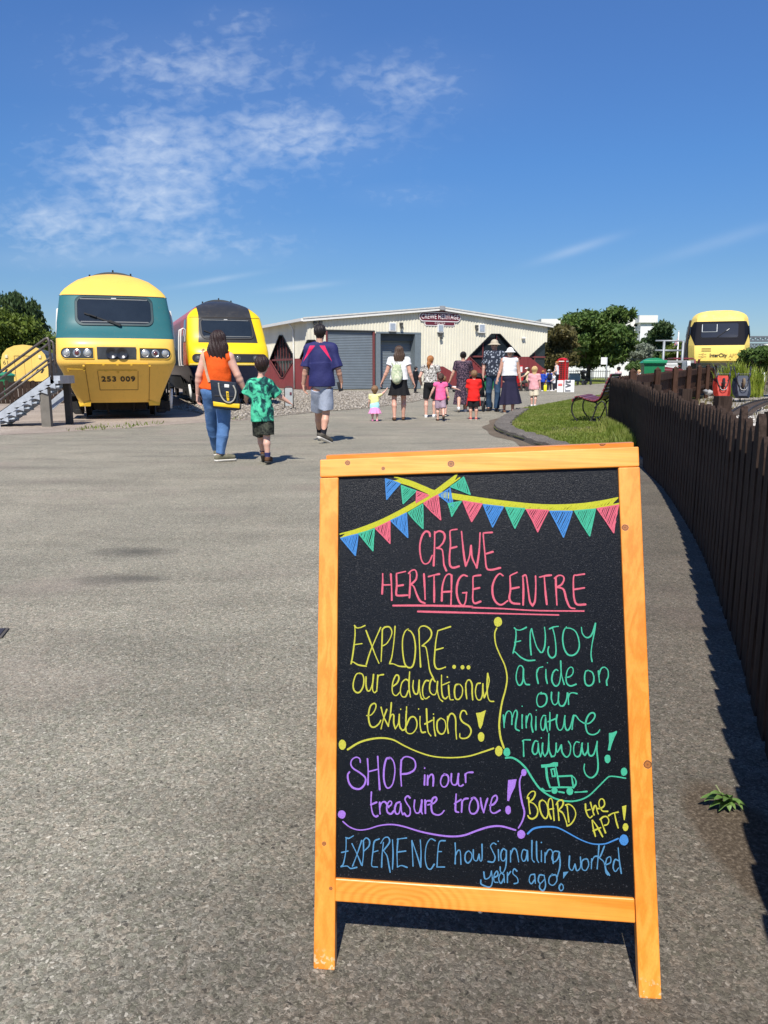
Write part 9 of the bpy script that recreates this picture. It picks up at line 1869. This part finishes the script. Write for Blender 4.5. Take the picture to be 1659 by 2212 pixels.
g_ = gnd(*Z7(513, 708)); yb = empty('carrier_bag', (g_.x, g_.y - .25, 0), 0, 'bright yellow bag on the ground in front of the children in blue', 'bag'); mb = MB(); mb.bevbox((0, 0, .17), (.17, .12, .34), .03); mb.build('bag_body', mat('bag_bright_yellow', (.75, .72, .02), .5), yb, auto=40); mb = MB(); mb.tube([(-.05, 0, .33), (-.03, 0, .42), (.03, 0, .42), (.05, 0, .33)], .010, 6); mb.build('handle', mat('bag_bright_yellow', (.75, .72, .02), .5), yb)
for (x, y, f_, dep, lab, hh_, colr, hm, yaw, st_2) in ((1612, 334, Z7, 40, 'person in a pale pink top, head and shoulders showing above the bench', None, cloth('pale_rose', (.58, .44, .44)), H_BLK, 20, 'bun'), (1118, 612, AF, 40, 'person, a small fair child in cream left of the green wheelie bin', None, cloth('cream_tee', (.70, .62, .50)), H_BLN, 90, 'short'), (1165, 566, AF, 40.6, 'person with brown hair in a white top bending beside the green wheelie bin', None, cloth('white_tee', (.72, .74, .75)), H_BRN, 70, 'bob')):
 u, v = f_(x, y); q = at(u, v, dep); p = Person((u, 848), 0, lab, pr=KID, yaw=yaw, vox=.012, depth=dep, h=q.z - .02, armL=(12, 10, 5, 40), armR=(12, 10, 5, 40), legL=(4, 0, 2), legR=(-4, 0, 2), skin=(.60, .37, .28)); p.root.location.z = 0; p.top_(colr, .43, sleeve=.8, loose=.016); p.bottoms(cloth('dark_trousers', (.022, .024, .034)), 1.95, .010, .49); p.shoes(SH_W, SOLE_W); p.hair(hm, st_2, 1)
# ---- pushchairs
def pushchair(loc, rz, label, s=1.0, hood=True):
 r = empty('pushchair', loc, rz, label, 'pushchair'); fm = mat('pram_frame', (.02, .02, .022), .4, .3); fab = cloth('pram_fabric', (.020, .021, .024), .2); T = lambda x, y, z: Vector((x * s, y * s, z * s))
 for sx in (-1, 1):
  mb = MB(); mb.tube([T(sx * .24, -.62, 1.02), T(sx * .24, -.50, .92), T(sx * .25, .30, .16)], .016 * s, 8); mb.build('side_frame', fm, r, smooth=True); mb = MB(); mb.tube([T(sx * .24, -.08, .52), T(sx * .25, -.42, .14)], .016 * s, 8); mb.build('rear_strut', fm, r, smooth=True)
  for y in (.32, -.42):
   mb = MB(); mb.lathe([(0, -.02 * s), (.06 * s, -.02 * s), (.12 * s, -.022 * s), (.135 * s, 0), (.12 * s, .022 * s), (.06 * s, .02 * s), (0, .02 * s)], c=T(sx * .27, y, .135), n=20, axis='x'); mb.build('wheel', M_RUBBER, r, auto=40)
 mb = MB(); mb.tube([T(-.24, -.62, 1.02), T(-.18, -.68, 1.05), T(.18, -.68, 1.05), T(.24, -.62, 1.02)], .018 * s, 8); mb.build('handlebar', M_RUBBER, r, smooth=True)
 mb = MB(); mb.bevbox(T(0, .05, .42), (.40 * s, .36 * s, .05 * s), .02); mb.bevbox(T(0, -.18, .66), (.40 * s, .05 * s, .52 * s), .02, Matrix.Rotation(R(20), 3, 'X')); mb.build('seat', fab, r, auto=40)
 if hood: F_ = Field((-.3 * s, -.4 * s, .6 * s), (.3 * s, .3 * s, 1.15 * s), .014); F_.ell((0, -.16 * s, .88 * s), (.23 * s, .30 * s, .20 * s), 0); F_.cut((0, 0, .84 * s), (0, -.3, -1)); link('hood', F_.mesh('hood'), fab, r)
 mb = MB(); mb.bevbox(T(0, -.06, .22), (.36 * s, .42 * s, .14 * s), .03); mb.build('basket', fab, r, auto=40); return r
g_ = at(*Z6(520, 1320), drs.root_loc.y + .55); pushchair((g_.x - .02, g_.y, 0), R(-24), 'black pushchair being pushed by the person in the long patterned dress', 1.0, True)
g_ = gnd(*Z7(200, 706)); pushchair((g_.x - .1, g_.y + .25, 0), R(70), 'black pram beside the person in the white cap', .95, True)
g_ = gnd(*Z7(1120, 615)); pushchair((g_.x, g_.y, 0), R(-62), 'dark pushchair standing alone in front of the crowd barrier', 1.1, True)
